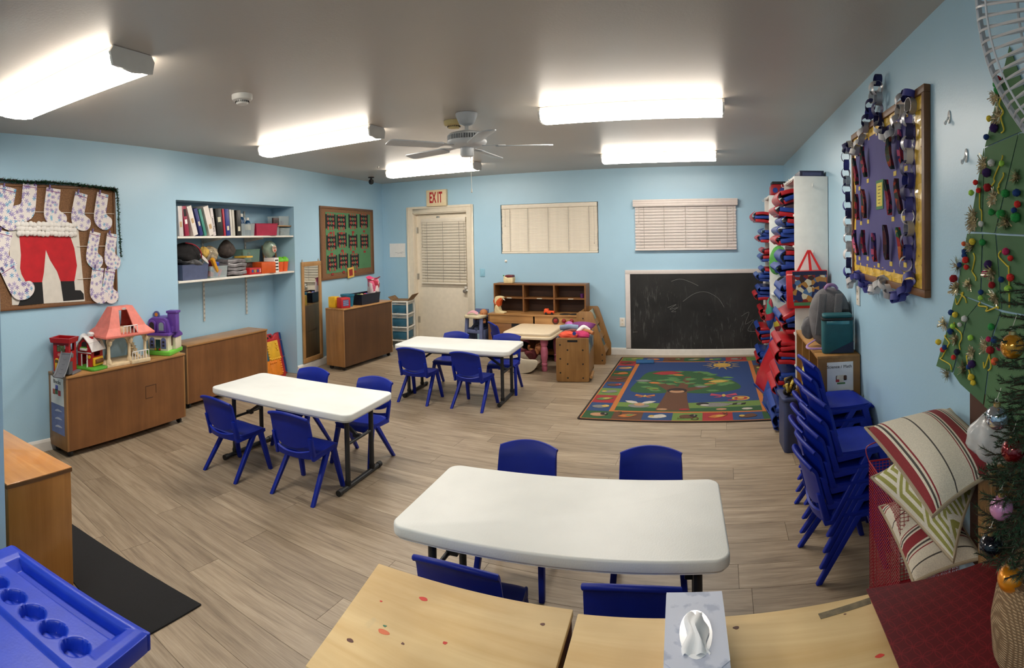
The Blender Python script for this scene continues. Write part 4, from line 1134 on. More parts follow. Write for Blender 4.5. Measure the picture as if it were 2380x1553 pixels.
jk = blob('jacket', 'black jacket with red and grey trim heaped on the grey bin', 'jacket', None, (.185, .125, .105), M('black_cloth', (20, 18, 20), .95, var=.2, bump=.3, bscale=90), 3.185, SZ2 + .25, .13, seed=2, jit=.13, taper=.22)
m_greyc = M('grey_lining', (110, 108, 106), .9); m_redc = M('red_trim', (140, 30, 46), .9)
blob('lining', None, '', None, (.17, .115, .045), M('grey_check', (88, 88, 90), .9, var=.5, scale=24), 0, 0, 0, seed=5).parent = jk
jk.children[0].location = (.03, -.03, -.085); jk.children[0].rotation_euler = (0, R(12), 0)
MB().tube(catmull([(-.04, -.06, .11), (.04, -.105, .085), (.09, -.13, .03), (.105, -.135, -.04)], 6), .007, 6).build('trim_piping', m_redc, jk, smooth=60)
MB().ext(smooth2([(.09, -.0), (.18, -.06), (.20, -.10), (.12, -.05)], 4), -.128, -.133, 'y').build('collar', M('collar_white', (206, 200, 194), .85), jk)
tb2 = tub('clear_bin', 'clear bin of bright toy blocks on the lower niche shelf', 0.255, 0.22, 0.115, m_clear, 3.415, SZ2, 0.0)
for (x, z, c, rr, lab, sz) in ((3.48, .04, (168, 30, 44), .3, 'red toy block inside the clear bin of blocks', (.07, .06, .05)), (3.56, .05, (36, 62, 140), -.5, 'blue toy block inside the clear bin of blocks', (.04, .05, .08)), (3.615, .045, (176, 40, 50), .6, 'slim red toy block inside the clear bin of blocks', (.03, .05, .08)), (3.575, .135, (30, 58, 150), .2, 'blue toy block piled above the clear bin rim', (.06, .05, .05)), (3.51, .15, (150, 30, 50), -.4, 'red toy block piled above the clear bin rim', (.05, .06, .06))):
    tag(MB().box((0, 0, 0), sz).build('toy_block', M('block_%d_%d' % (c[0], c[1]), c, .4), loc=NI(x, SZ2 + z, .08), rot=(0, rr, RZL), bevel=.005), lab, 'toy block', 'blocks in the clear bin')
tag(MB().box((0, 0, 0), (.035, .035, .17)).build('toy_block', M('block_yellow', (214, 150, 30), .4), loc=NI(3.475, SZ2 + .13, .0), rot=(.2, R(-38), RZL), bevel=.004), 'long yellow toy block jutting out of the clear bin', 'toy block')
pb = blob('plastic_bag', 'crinkled clear plastic bag of yellow and red toys on the block bin', 'bag', None, (.105, .085, .085), M('crinkle_bag', (196, 180, 150), .12, alpha=.55, var=.4, scale=30, coat=.5), 3.545, SZ2 + .235, .13, jit=.12, seed=7)
blob('stuffed_toy', 'yellow stuffed toy beside the crinkled plastic bag', 'toy', None, (.055, .05, .06), M('yellow_plush', (190, 156, 76), .9, var=.25), 3.425, SZ2 + .255, .10, jit=.14, seed=3)
rk = blob('rock', 'dark brown rounded stone on the stack of wrapped cloths', 'stone', None, (.098, .085, .095), M('rock_brown', (62, 54, 50), .85, var=.35, scale=30, bump=.5, bscale=60), 3.79, SZ2 + .285, .12, jit=.07, seed=9, taper=.30)
for k in range(4):
    o = MB().sheet(lambda u, v: (.30 * u, .24 * v, .012 * math.sin(8 * u + k) * .4 + .004 * math.sin(11 * v + 3 * u + k)), 16, 8, .036).build('wrapped_cloth', M('grey_wrap', (122, 118, 120), .3, var=.3, scale=14, coat=.4), loc=NI(3.69 + .012 * (k % 2), SZ2 + .030 + .043 * k, .01 + .01 * (k % 2)), rz=RZL + R(2 * (k % 2)), bevel=.004)
    tag(o, 'grey folded cloth in clear wrap on the lower shelf, %s of its stack' % ['lowest', 'second', 'third', 'topmost'][k], 'cloth', 'stack of wrapped grey cloths')
tag(MB().b(0, .12, 0, .16, 0, .018).build('yellow_booklet', M('booklet_yellow', (214, 170, 60), .6), loc=NI(3.98, SZ2 + .185, .0), rz=RZL + R(6)), 'yellow booklet jutting from the stack of wrapped cloths', 'booklet')
rb = thing('game_box', 'flat red game box with blue and yellow circles on the lower shelf', 'box', NI(4.025, SZ2 + .001, 0.0), RZL)
MB().b(0, .20, 0, .2, 0, .07).build('carton', M('red_carton', (186, 28, 32), .45), rb, bevel=.002)
for k, c in enumerate(((40, 80, 140), (150, 150, 70), (40, 70, 130))): MB().ext(circ(.05 + .045 * k, .036, .018, 14), -.0008, 0, 'y').build('printed_circle', M('pc_%d' % k, c, .5), rb)
text('S', .05, m_paper, rb, (.182, -.0008, .036), (PI / 2, 0, 0))
boxed('orange_box', 'plain orange cube shaped box on the lower niche shelf', 'box', .20, .20, .125, M('orange_card', (206, 86, 24), .55), 4.235, SZ2 + .001, .0, R(-14))
gt = tub('green_tub', 'greenish clear tub of dolls behind the orange box', 0.30, 0.145, 0.14, m_green_clear, 4.08, SZ2 + .128, .135)
tag(MB().b(0, .24, 0, .14, 0, .124).build('carton_box', M('brown_carton', (84, 60, 50), .7), loc=NI(4.09, SZ2 + .001, .205 - .04), rz=RZL), 'dark carton standing under the greenish tub', 'box')
m_doll1 = M('doll_maroon', (96, 34, 40), .7); m_skin = M('doll_skin', (196, 140, 108), .55)
for (x, lab, m) in ((4.16, 'maroon doll inside the greenish clear tub', m_doll1), (4.27, 'pale faced doll inside the greenish clear tub', m_skin)):
    o = MB().lathe([(0, 0), (.03, .004), (.024, .05), (.012, .062), (.02, .08), (.018, .1), (0, .108)], 12).build('small_doll', m, loc=NI(x, SZ2 + .134, .21), rz=RZL, smooth=60); tag(o, lab, 'doll')
cb2 = blob('clear_bag', 'rounded clear bag with a printed face, stored beside the greenish tub', 'bag', None, (.095, .075, .095), M('pale_green_film', (158, 184, 164), .15, alpha=.6), 4.535, SZ2 + .265, .12, jit=.10, seed=4)
for (x, z, r_, c) in ((0, 0, .042, (206, 170, 150)), (-.016, .014, .008, (30, 30, 30)), (.016, .014, .008, (30, 30, 30)), (0, -.016, .014, (190, 50, 50))):
    MB().sph((x, -.078 - (.004 if r_ < .04 else 0), z), (r_, .006, r_), 12, 8).build('printed_face', M('face_%d_%d' % (c[0], c[1]), c, .6), cb2, smooth=60)
sb = thing('striped_box', 'black and white striped carton beside the orange box', 'box', NI(4.495, SZ2 + .001, .02), RZL)
MB().b(0, .085, 0, .15, 0, .165).build('carton', m_paper, sb, bevel=.002)
for k in range(4): MB().b(.012, .075, -.001, 0, .02 + .036 * k, .035 + .036 * k).build('stripe', m_ink, sb)
for i, (s, lab) in enumerate(((4.605, 'orange cup with green lid, nearer the striped carton'), (4.70, 'orange cup with green lid, nearer the wooden picture'))):
    t = thing('lidded_cup', lab, 'cup', NI(s + .045, SZ2 + .001, .06), RZL, 'orange cups with green lids')
    MB().lathe([(.034, 0), (.048, .115), (.048, .118)], 18).build('cup', M('cup_orange', (228, 96, 40), .45), t, smooth=50)
    MB().lathe([(.051, .115), (.053, .125), (.044, .15), (.02, .17), (0, .172)], 18).build('lid', M('lid_green', (110, 196, 40), .45), t, smooth=50)
pf = thing('framed_picture', 'wooden framed picture leaning at the back corner of the lower shelf', 'picture', NI(4.56, SZ2 + .001, .20), RZL, rot=(R(-6), 0, RZL))
for (x0, x1, z0, z1) in ((0, .25, 0, .02), (0, .25, .29, .31), (0, .02, .02, .29), (.23, .25, .02, .29)): MB().b(x0, x1, 0, .018, z0, z1).build('frame_rail', m_oak, pf)
MB().b(.02, .23, .008, .014, .02, .29).build('print', M('navy_print', (52, 52, 84), .6, var=.4, scale=14), pf)
MB().b(.08, .18, .006, .008, .10, .22).build('print_figure', M('tan_print', (140, 104, 70), .6, var=.4), pf)

# ---- mirror
mi = thing('wall_mirror', 'tall narrow mirror in a pale wooden frame on the wall', 'mirror', LW(4.965, 0.095), RZL)
m_pine = wood('pine_frame', (160, 116, 68), (190, 146, 92), 'z', .5, 8)
MW_, MH_ = .435, 1.225
MB().b(.04, MW_ - .04, -.010, -.002, .05, MH_ - .05).build('mirror_glass', M('mirror_silver', (226, 230, 230), .02, 1.0, var=0), mi)
for (x0, x1, z0, z1) in ((0, MW_, 0, .055), (0, MW_, MH_ - .055, MH_), (0, .045, .055, MH_ - .055), (MW_ - .045, MW_, .055, MH_ - .055)):
    MB().b(x0, x1, -.022, -.001, z0, z1).build('frame_rail', m_pine, mi, bevel=.003)
for x in (.03, MW_ - .04): MB().ext(circ(x, MH_ + .012, .012, 10, .02), -.006, -.002, 'y').build('hanger', m_steel, mi)
# ---- green craft board
b2 = framed_board('bulletin_board', 'smaller cork board with green paper and woven red and black crafts', 1.49, 0.955, LW(5.41, 1.065), RZL, .03, .022, m_frame, m_framez, m_cork)
m_gp = M('green_paper', (78, 128, 86), .8, var=.06, scale=8)
for (x0, x1, z0, z1) in ((.13, .52, .08, .88), (.52, .94, .08, .88), (.94, 1.39, .10, .88)): MB().b(x0, x1, -.0145, -.0121, z0, z1).build('paper_sheet', m_gp, b2)
m_wr = M('woven_red', (176, 62, 60), .8); m_wg = M('woven_green', (80, 132, 88), .8)
def weave(label, s, z, k, w=.25, h=.185):
    t = thing('paper_weaving', label, 'paper craft', LW(s, z, .0168), RZL, 'woven paper crafts on the green board')
    rr = random.Random(k * 7 + 1)
    for x in (-w / 2, w / 2 - .03): MB().b(x, x + .03, -.0022, 0, -h / 2, h / 2).build('black_strip', m_bootp, t)
    for q in range(3):
        zc = h / 2 - .02 - q * (h - .05) / 2.4
        MB().b(-w / 2 + .028, w / 2 - .028, -.0018, 0, zc - .03, zc + .004).build('black_strip', m_bootp, t)
    for q in range(3):
        x = -w / 2 + .06 + q * (w - .12) / 2
        dz = rr.uniform(-.02, .03) if k in (4, 6, 9) else 0
        MB().b(x - .014, x + .014, -.0012, .0002, -h / 2 - .02 + dz, h / 2 + .01 + dz * 2).build('red_strip', m_wr, t)
        for r_ in range(3):
            zc = h / 2 - .062 - r_ * (h - .05) / 2.4
            MB().b(x - .014 + (.02 if r_ % 2 else -.002), x + .004 + (.02 if r_ % 2 else 0), -.0026, -.0018, zc - .02, zc + .02).build('green_strip' if q % 2 else 'red_strip', m_wg if q % 2 else m_wr, t)
    MB().b(-.03, .03, -.0024, -.0004, -h / 2 - .075, -h / 2 - .045).build('name_tag', M('tag_red', (150, 44, 44), .8), t)
    return t
wl_ = [(5.665, 1.825), (5.945, 1.82), (6.27, 1.838), (6.60, 1.85), (5.675, 1.55), (5.955, 1.585), (6.26, 1.56), (6.605, 1.555), (5.685, 1.285), (5.98, 1.297), (6.295, 1.283)]
rowl = ['top row', 'middle row', 'bottom row']; coll = ['first from the mirror', 'second from the mirror', 'third from the mirror', 'fourth from the mirror']
for k, (s, z) in enumerate(wl_): weave('red and black woven paper craft, %s, %s' % (rowl[k // 4], coll[k % 4]), s, z, k)
yc = thing('title_card', 'small yellow card with red centre at the foot of the green board', 'card', LW(6.165, 1.125, .023), RZL, rot=(0, R(-4), RZL))
MB().b(-.09, .09, -.002, 0, -.07, .07).build('card', M('yellow_card', (220, 178, 84), .7), yc)
MB().b(-.05, .05, -.0035, -.002, -.045, .045).build('red_panel', M('card_red', (150, 40, 36), .7), yc)

# ---- items on the tall brown cabinet
def C3(x, y, z=0.75): 
    d = Vector((math.cos(R(91)), math.sin(R(91)), 0)); n = Vector((-d.y, d.x, 0))
    p = Vector((-4.17, 5.185, 0)) + d * x + n * y
    return (p.x, p.y, z + .0008)
tag(MB().b(0, .10, 0, .10, 0, .13).build('toy_cube', M('cube_yellow', (226, 178, 36), .45), loc=C3(.06, .17), rz=R(96), bevel=.006), 'yellow cube box on the tall brown cabinet, behind the red one', 'box')
rc = thing('toy_cube', 'red cube box with blue lettered panel on the tall brown cabinet', 'box', C3(.03, .05), R(70))
MB().b(0, .13, 0, .11, 0, .125).build('box_body', M('cube_red', (186, 34, 40), .45), rc, bevel=.006)
MB().b(.025, .105, -.0012, 0, .025, .10).build('label_panel', M('cube_panel', (86, 84, 120), .6), rc)
for k in range(3): MB().b(.03, .10, -.002, -.0012, .035 + .022 * k, .045 + .022 * k).build('printed_line', M('line_blue', (140, 150, 180), .6), rc)
bk = thing('bucket', 'teal plastic bucket with rim on the tall brown cabinet', 'bucket', C3(.26, .13), 0)
MB().lathe([(.068, 0), (.082, .125), (.088, .127), (.09, .150), (.084, .150), (.08, .128), (.066, .004), (0, .004)], 22).build('bucket_body', M('teal_plastic', (30, 110, 138), .4), bk, smooth=45)
nt_ = tub('toy_tote', 'navy plastic tote of small toys on the tall brown cabinet', .42, .22, .13, M('navy_plastic', (18, 24, 40), .4), 0, 0, loc=C3(.40, .015), rz=R(91), lip=.014)
for k, (x, y, c) in enumerate(((.55, .12, (200, 180, 120)), (.60, .10, (190, 60, 70)), (.50, .14, (90, 150, 90)), (.66, .13, (70, 80, 150)))):
    tag(MB().sph((0, 0, 0), .04, 12, 8).build('toy_ball', M('tote_%d' % c[0], c, .5), loc=C3(x, y, .842), smooth=60), '%s ball among the toys in the navy tote' % ['cream', 'red', 'green', 'blue'][k], 'ball', 'toys in the navy tote')
pbg = thing('gift_bag', 'pink and white patterned plastic bag standing behind the navy tote', 'bag', C3(.86, .15), R(91))
def bagf(u, v):
    t = 2 * PI * u; k = 1 + .07 * math.sin(3 * t + 5 * v) ; rx, ry = (.10, .07) if v < .8 else (.10 + .03 * (v - .8) * 5, .07 - .06 * (v - .8) * 5)
    return (rx * k * math.cos(t), ry * k * math.sin(t), .31 * v)
def bagmat():
    m, nt, b = base_mat('pink_patch_bag'); v = coords(nt, (1, 1, 1))
    ck = N(nt, 'ShaderNodeTexVoronoi', i_Scale=15.0, distance='CHEBYCHEV'); nt.links.new(v, ck.inputs['Vector'])
    s_ = nt.nodes.new('ShaderNodeSeparateColor'); nt.links.new(ck.outputs['Color'], s_.inputs[0])
    r = ramp(nt, s_.outputs[0], [(0, (206, 190, 190)), (.35, (190, 80, 110)), (.6, (220, 206, 204)), (.8, (150, 24, 50))]); r.color_ramp.interpolation = 'CONSTANT'
    nt.links.new(r.outputs[0], b.inputs['Base Color']); b.inputs['Roughness'].default_value = .3
    return m
MB().sheet(bagf, 24, 14, 0).build('bag_body', bagmat(), pbg, smooth=70)
MB().sheet(lambda u, v: (-.125 + .25 * u, -.02 + .05 * v, .30 + .04 * math.sin(PI * u * 1.2 + .6) * v + .012 * u), 12, 4, .003).build('bag_flap', M('hot_pink', (206, 60, 110), .35), pbg, smooth=70)
MB().tube(catmull([(-.125, -.022, .30), (-.05, -.026, .285), (.03, -.026, .30), (.13, -.022, .32)], 5), .006, 6).build('bag_trim', M('dark_red_trim', (120, 14, 40), .5), pbg)

# ---- puzzle activity panels leaning in the niche
m_pr_ = M('panel_red', (176, 26, 34), .4); m_pb = M('panel_blue', (20, 56, 120), .35); m_py = M('panel_yellow', (222, 172, 44), .45); m_po_ = M('panel_orange', (220, 128, 32), .45); m_pt = M('panel_teal', (40, 98, 128), .45)
def panel(label, loc, rz, lean, face):
    t = thing('activity_panel', label, 'toy panel', loc, rz, None, rot=(R(-lean), 0, rz))
    W, Hh = .46, .50
    out = [(0, 0), (W, 0), (W, .42), (W + .01, .46), (W - .02, .50), (W - .07, .49), (W - .10, .46), (W * .68, .46), (W * .64, .50), (W * .36, .50), (W * .32, .46), (.10, .46), (.07, .49), (.02, .50), (-.01, .46), (0, .42)]
    MB().ext(out, 0, .05, 'y').build('panel_frame', m_pr_, t, bevel=.008)
    MB().b(W * .40, W * .60, -.003, .053, .462, .484).build('handle_slot', m_bootp, t)
    if face:
        for (x0, x1, z0, z1, m) in ((.04, .20, .22, .42, m_pt), (.20, .42, .22, .43, m_py), (.20, .40, .03, .22, m_po_), (.04, .20, .03, .22, m_po_)):
            MB().b(x0, x1, -.012, .002, z0, z1).build('puzzle_face', m, t, bevel=.006)
        bump = MB().sph((0, 0, 0), .014, 10, 6).mesh('bump', m_py, smooth=60); bump2 = MB().sph((0, 0, 0), .014, 10, 6).mesh('bump', m_po_, smooth=60); bump3 = MB().sph((0, 0, 0), .013, 10, 6).mesh('bump', m_pt, smooth=60)
        for k in range(7): inst(bump, 'bump', t, (.21, -.012, .24 + .03 * k))
        for k in range(6): inst(bump, 'bump', t, (.24 + .033 * k, -.012, .225)); inst(bump2, 'bump', t, (.06 + .033 * k, -.012, .045)); inst(bump2, 'bump', t, (.39, -.012, .06 + .028 * k))
        for k in range(4): inst(bump, 'bump', t, (.37 + .012 * (k % 2), -.012, .40 - .026 * k)); inst(bump2, 'bump', t, (.21 + .033 * k, -.012, .19)); inst(bump2, 'bump', t, (.07, -.012, .08 + .03 * k))
        for k in range(5): inst(bump3, 'bump', t, (.06 + .03 * k, -.012, .415))
    else:
        for z0, z1 in ((.02, .20), (.21, .40), (.41, .49)): MB().tube([(W - .012, .028, z0), (W - .012, .028, z1)], .034, 12).build('edge_roll', m_pb, t, smooth=50)
    return t
panel('front red activity panel with yellow and orange puzzle faces, leaning beside the niche cabinet', LW(4.225, 0.004, -.045), RZL, 14, True)
panel('rear red activity panel with blue rolled edge, leaning behind the puzzle one', LW(4.345, 0.004, -.115), RZL, 12, False)
# ================================================================ CEILING THINGS
m_fanw = M('fan_white', (196, 200, 202), 0.4, var=.03)
m_fang = M('fan_vent', (128, 130, 132), .6, var=.3, scale=60)
fan = thing('ceiling_fan', 'white five bladed ceiling fan with pull chain', 'fan', (-1.70, 3.53, H), R(0))
MB().lathe([(0, -.002), (.078, -.002), (.076, -.02), (.052, -.075), (.02, -.088), (0, -.088)], 24).build('canopy', m_fanw, fan, smooth=45)
MB().lathe([(.013, -.20), (.013, -.08)], 12).build('downrod', m_fanw, fan, smooth=45)
MB().lathe([(.03, -.118), (.028, -.135), (.02, -.14)], 14).build('rod_collar', m_fanw, fan, smooth=45)
MB().lathe([(0, -.132), (.09, -.134), (.125, -.145), (.138, -.158), (.138, -.160)], 32).build('housing_top', m_fanw, fan, smooth=45)
vent = MB().lathe([(.130, -.160), (.130, -.192)], 32).build('vent_ring', m_fang, fan, smooth=45)
fin = MB().box((.134, 0, -.176), (.006, .004, .032)).mesh('vent_fin', m_fanw)
for k in range(48): inst(fin, 'vent_fin', vent, (0, 0, 0), (0, 0, 2 * PI * k / 48))
MB().lathe([(.138, -.192), (.140, -.205), (.132, -.218), (.10, -.235), (.05, -.242), (0, -.242)], 32).build('housing_bowl', m_fanw, fan, smooth=45)
MB().lathe([(.046, -.238), (.048, -.29), (.04, -.302), (0, -.304)], 22).build('switch_housing', m_fanw, fan, smooth=45)
out = rrect(.20, .60, -.062, .062, .03, 4); out = [(x, y * (0.82 + .3 * (x - .2))) for x, y in out]
for k in range(5):
    a = R(20 + 72 * k)
    bl = MB().ext(out, -.004, .004, 'z').build('blade', m_fanw, fan, (0, 0, -.236), rot=(R(9), 0, a), bevel=.002)
    mb = MB(); mb.ext([(.09, -.012), (.16, -.016), (.22, -.045), (.27, -.03), (.24, 0), (.27, .03), (.22, .045), (.16, .016), (.09, .012)], .004, .009, 'z')
    mb.build('blade_iron', m_fanw, bl, bevel=.001)
MB().tube([(.03, -.01, -.30), (.032, -.01, -.42), (.034, -.01, -.53)], .0018, 5).build('pull_chain', m_std, fan)
MB().lathe([(0, -.56), (.006, -.555), (.004, -.53), (0, -.528)], 8, (.034, -.01, 0)).build('chain_weight', m_std, fan)
def detector(label, x, y, r, c, vents=True):
    t = thing('smoke_detector', label, 'smoke detector', (x, y, H), 0)
    m = M('det_%d' % c[2], c, .45, var=.03)
    MB().lathe([(0, -.001), (r, -.001), (r, -.022), (r * .92, -.032), (r * .62, -.036)], 26).build('housing', m, t, smooth=40)
    MB().lathe([(r * .62, -.034), (r * .60, -.05), (r * .5, -.057), (0, -.059)], 24).build('sensor_dome', m, t, smooth=40)
    sl_ = MB().box((r * .615, 0, -.0435), (.006, .004, .01)).mesh('vent_slot', m_black)
    for k in range(20): inst(sl_, 'vent_slot', t, (0, 0, 0), (0, 0, 2 * PI * k / 20))
detector('white round smoke detector on the ceiling near the long light', -2.467, 2.171, .062, (222, 220, 214))
detector('yellowed round detector on the ceiling beside the fan canopy', -1.893, 3.712, .075, (206, 186, 128))
cmr = thing('security_camera', 'small black camera hanging from the ceiling corner by the exit door', 'camera', (-4.5, 6.28, H), 0)
MB().lathe([(0, -.001), (.042, -.001), (.042, -.012), (.02, -.018), (0, -.018)], 18).build('mount_plate', m_black, cmr, smooth=45)
MB().lathe([(.014, -.014), (.014, -.03), (.032, -.04), (.036, -.07), (.028, -.095), (0, -.105)], 18).build('camera_ball', m_black, cmr, smooth=45)
MB().lathe([(.014, 0), (.012, .004), (0, .005)], 12).build('lens', M('lens_glass', (30, 34, 44), .05), cmr, (.012, -.034, -.07), rot=(R(75), 0, R(30)), smooth=45)
tag(MB().lathe([(0, -.001), (.012, -.001), (.010, -.008), (.004, -.01), (.004, -.022), (.009, -.024), (0, -.025)], 12).build('ceiling_hook', m_steel, loc=(-3.80, 5.45, H), smooth=45), 'tiny metal hook on the ceiling near the far light', 'hook')

# ================================================================ BACK WALL
ex = thing('exit_sign', 'cream EXIT sign box with red letters above the door', 'sign', BW(-3.945, 2.158), 0)
m_sign = M('sign_cream', (226, 208, 170), .45, var=.03); m_signr = M('sign_red', (176, 18, 30), .5)
MB().b(-.165, .165, -.062, -.001, -.118, .122).build('sign_case', m_sign, ex, bevel=.008)
MB().b(-.155, .145, -.0645, -.062, -.105, .11).build('sign_face', m_sign, ex, bevel=.001)
for i, ch in enumerate('EXIT'):
    text(ch, .215, m_signr, ex, (-.088 + .058 * i - (.008 if i == 3 else 0) + (.008 if i == 2 else 0), -.0655, .002), (PI / 2, 0, 0), 'letter', .0008, .42, bold=.006)
pp_ = tag(MB().sheet(lambda u, v: (-.15 + .29 * u, -.004 - .008 * math.sin(PI * v) * u, -.108 + .212 * v), 6, 6, .001).build('paper_notice', m_paper, loc=BW(-4.665, 1.403)), 'white paper notice pinned to the wall beside the door casing', 'paper')
for (a, b_, z) in ((-.05, .0, -.04), (.0, .08, -.05), (.05, .12, -.035)): MB().tube([(a, -.010, z), ((a + b_) / 2, -.011, z + .008), (b_, -.010, z + .002)], .0012, 4).build('pencil_line', M('pencil', (120, 120, 120), .9), pp_)
m_wp = M('wall_plate_blue', (140, 190, 212), .45, var=.03)
sw = thing('light_switch', 'blue painted blank wall plate between the door and the hutch', 'wall plate', BW(-3.253, 1.073), 0)
MB().b(-.036, .036, -.007, -.001, -.056, .056).build('plate', m_wp, sw, bevel=.002)
for z in (-.04, .04): MB().lathe([(.004, 0), (.003, .002), (0, .002)], 8).build('screw', m_wp, sw, (0, -.007, z), rot=(PI / 2, 0, 0))
def outlet(label, loc, rz):
    t = thing('wall_outlet', label, 'outlet', loc, rz)
    MB().b(-.036, .036, -.008, -.001, -.058, .058).build('plate', m_trim, t, bevel=.002)
    for z in (-.024, .024):
        q = MB().ext(rrect(-.016, .016, z - .016, z + .016, .010), -.0095, -.007, 'y').build('socket', m_case, t)
        for x in (-.006, .006): MB().b(x - .0012, x + .0012, -.0102, -.0094, z - .003, z + .006).build('slot', m_ink, q)
    return t
outlet('white wall outlet beside the chalkboard frame', BW(-1.275, .428), 0)
outlet('white wall outlet below the purple board on the right wall', RW(3.29, 1.18), RZR)

def slate_mat():
    m, nt, b = base_mat('chalk_slate'); b.inputs['Roughness'].default_value = .62
    v = coords(nt); cur = None
    nz = N(nt, 'ShaderNodeTexNoise', i_Scale=2.4, i_Detail=5.0); nt.links.new(v, nz.inputs['Vector'])
    base = ramp(nt, nz.outputs[0], [(.35, (13, 13, 13)), (.75, (40, 40, 39))])
    cur = base.outputs[0]
    for (sc_, rot, th, amt) in (((26, 1, 3.5), .35, .665, .30), ((22, 1, 4.0), -.5, .675, .25), ((60, 1, 9), .2, .70, .22)):
        tc = nt.nodes.new('ShaderNodeTexCoord'); mp = nt.nodes.new('ShaderNodeMapping')
        mp.inputs['Scale'].default_value = sc_; mp.inputs['Rotation'].default_value = (0, rot, 0)
        nt.links.new(tc.outputs['Object'], mp.inputs[0])
        n = N(nt, 'ShaderNodeTexNoise', i_Scale=1.0, i_Detail=3.0, i_Distortion=1.6); nt.links.new(mp.outputs[0], n.inputs['Vector'])
        n2 = N(nt, 'ShaderNodeTexNoise', i_Scale=1.6, i_Detail=2.0); nt.links.new(v, n2.inputs['Vector'])
        r = ramp(nt, n.outputs[0], [(th - .06, (0, 0, 0)), (th + .05, (255, 255, 255))])
        mu = N(nt, 'ShaderNodeMath', operation='MULTIPLY'); nt.links.new(r.outputs[0], mu.inputs[0])
        r2 = ramp(nt, n2.outputs[0], [(.4, (0, 0, 0)), (.65, (255, 255, 255))]); m4 = N(nt, 'ShaderNodeMath', operation='MULTIPLY'); m4.inputs[1].default_value = amt
        nt.links.new(r2.outputs[0], mu.inputs[1]); nt.links.new(mu.outputs[0], m4.inputs[0])
        mx = N(nt, 'ShaderNodeMix', data_type='RGBA'); nt.links.new(m4.outputs[0], mx.inputs[0]); nt.links.new(cur, mx.inputs[6]); mx.inputs[7].default_value = rgb((150, 150, 146))
        cur = mx.outputs[2]
    nt.links.new(cur, b.inputs['Base Color'])
    return m
cbd = thing('chalkboard', 'low black chalkboard with white frame and scribbled chalk', 'chalkboard', BW(-1.228, 0.0), 0)
CW = 1.85
MB().b(.062, CW - .06, -.012, -.001, .082, 1.062).build('slate', slate_mat(), cbd)
m_cf = M('board_frame_white', (216, 208, 204), .45, var=.03)
for (x0, x1, z0, z1) in ((0, CW, 1.058, 1.11), (0, .064, .092, 1.058), (CW - .064, CW, .092, 1.058)): MB().b(x0, x1, -.02, -.001, z0, z1).build('frame_rail', m_cf, cbd, bevel=.003)
m_chalk = M('chalk_white', (176, 176, 172), .9)
for pts in ([(.75, .70), (.9, .80), (1.05, .82), (1.2, .74), (1.28, .62)], [(.6, .96), (.72, .99), (.85, .95), (.95, .90)], [(.09, .30), (.15, .305)], [(.55, .62), (.66, .66), (.58, .6), (.68, .62), (.6, .57), (.66, .57)], [(1.5, .5), (1.6, .55), (1.55, .4), (1.66, .45), (1.58, .32), (1.68, .3)]):
    MB().tube(catmull([(x, -.0122, z) for x, z in pts], 8), .0009, 4).build('chalk_line', m_chalk, cbd)

# ---- toy kitchen hutch
m_hut = wood('hutch_wood', (116, 74, 36), (152, 104, 58), 'x', .45, 6); m_hutz = wood('hutch_wood_upright', (116, 74, 36), (150, 102, 56), 'z', .45, 6)
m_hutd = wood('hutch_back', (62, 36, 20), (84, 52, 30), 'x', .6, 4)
m_red = M('knob_red', (140, 22, 30), .4)
K0, K1 = -2.985, -1.705; KY = YB - .44
kt = thing('play_kitchen', 'wooden toy kitchen counter with shelf hutch and red knobs', 'toy kitchen', (K0, KY, 0), 0)
KW = K1 - K0
MB().b(-.005, KW + .005, -.006, .42, .545, .565).build('counter_top', m_oak, kt, bevel=.003)
for x in (0, KW - .02, KW / 2 - .01): MB().b(x, x + .02, 0, .42, 0, .545).build('side_panel', m_hutz, kt)
MB().b(.02, KW - .02, .0, .016, .445, .545).build('control_panel', m_oak, kt)
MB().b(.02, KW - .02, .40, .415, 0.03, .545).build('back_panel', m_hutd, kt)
for x0, x1 in ((.022, .33), (.335, KW / 2 - .012)):
    d = MB().b(x0, x1, 0, .016, .03, .44).build('door', m_hut, kt, bevel=.002)
    MB().sph((x1 - .03, -.01, .25), .012, 10, 6).build('knob', m_red, d, smooth=60)
MB().b(.33, .52, -.001, .016, .40, .44).build('dark_slot', m_bootp, kt)
ov = MB().b(KW / 2 + .015, KW - .022, 0, .016, .06, .43).build('oven_door', m_hut, kt, bevel=.002)
MB().b(KW / 2 + .08, KW - .09, -.002, .002, .14, .34).build('oven_window', m_bootp, ov)
for k, x in enumerate((.93, 1.04, 1.14)):
    mb = MB(); mb.lathe([(0, .02), (.012, .02), (.026, .008), (.028, 0)], 16)
    kb = mb.build('control_knob', m_red, kt, (x, -.001, .497), rot=(PI / 2, 0, 0), smooth=45)
MB().lathe([(.040, .0), (.046, .0), (.046, .003), (.040, .003)], 24).build('dial_ring', m_hutd, kt, (.93, -.0, .497), rot=(PI / 2, 0, 0))
for (x, y) in ((1.02, .12), (1.15, .12)): MB().lathe([(.035, 0), (.07, 0), (.07, .004), (.035, .004)], 24).build('burner_ring', m_bootp, kt, (x, y, .5652))
MB().b(.45, .80, .04, .20, .5655, .572).build('sink_rim', m_oakz, kt, bevel=.002)
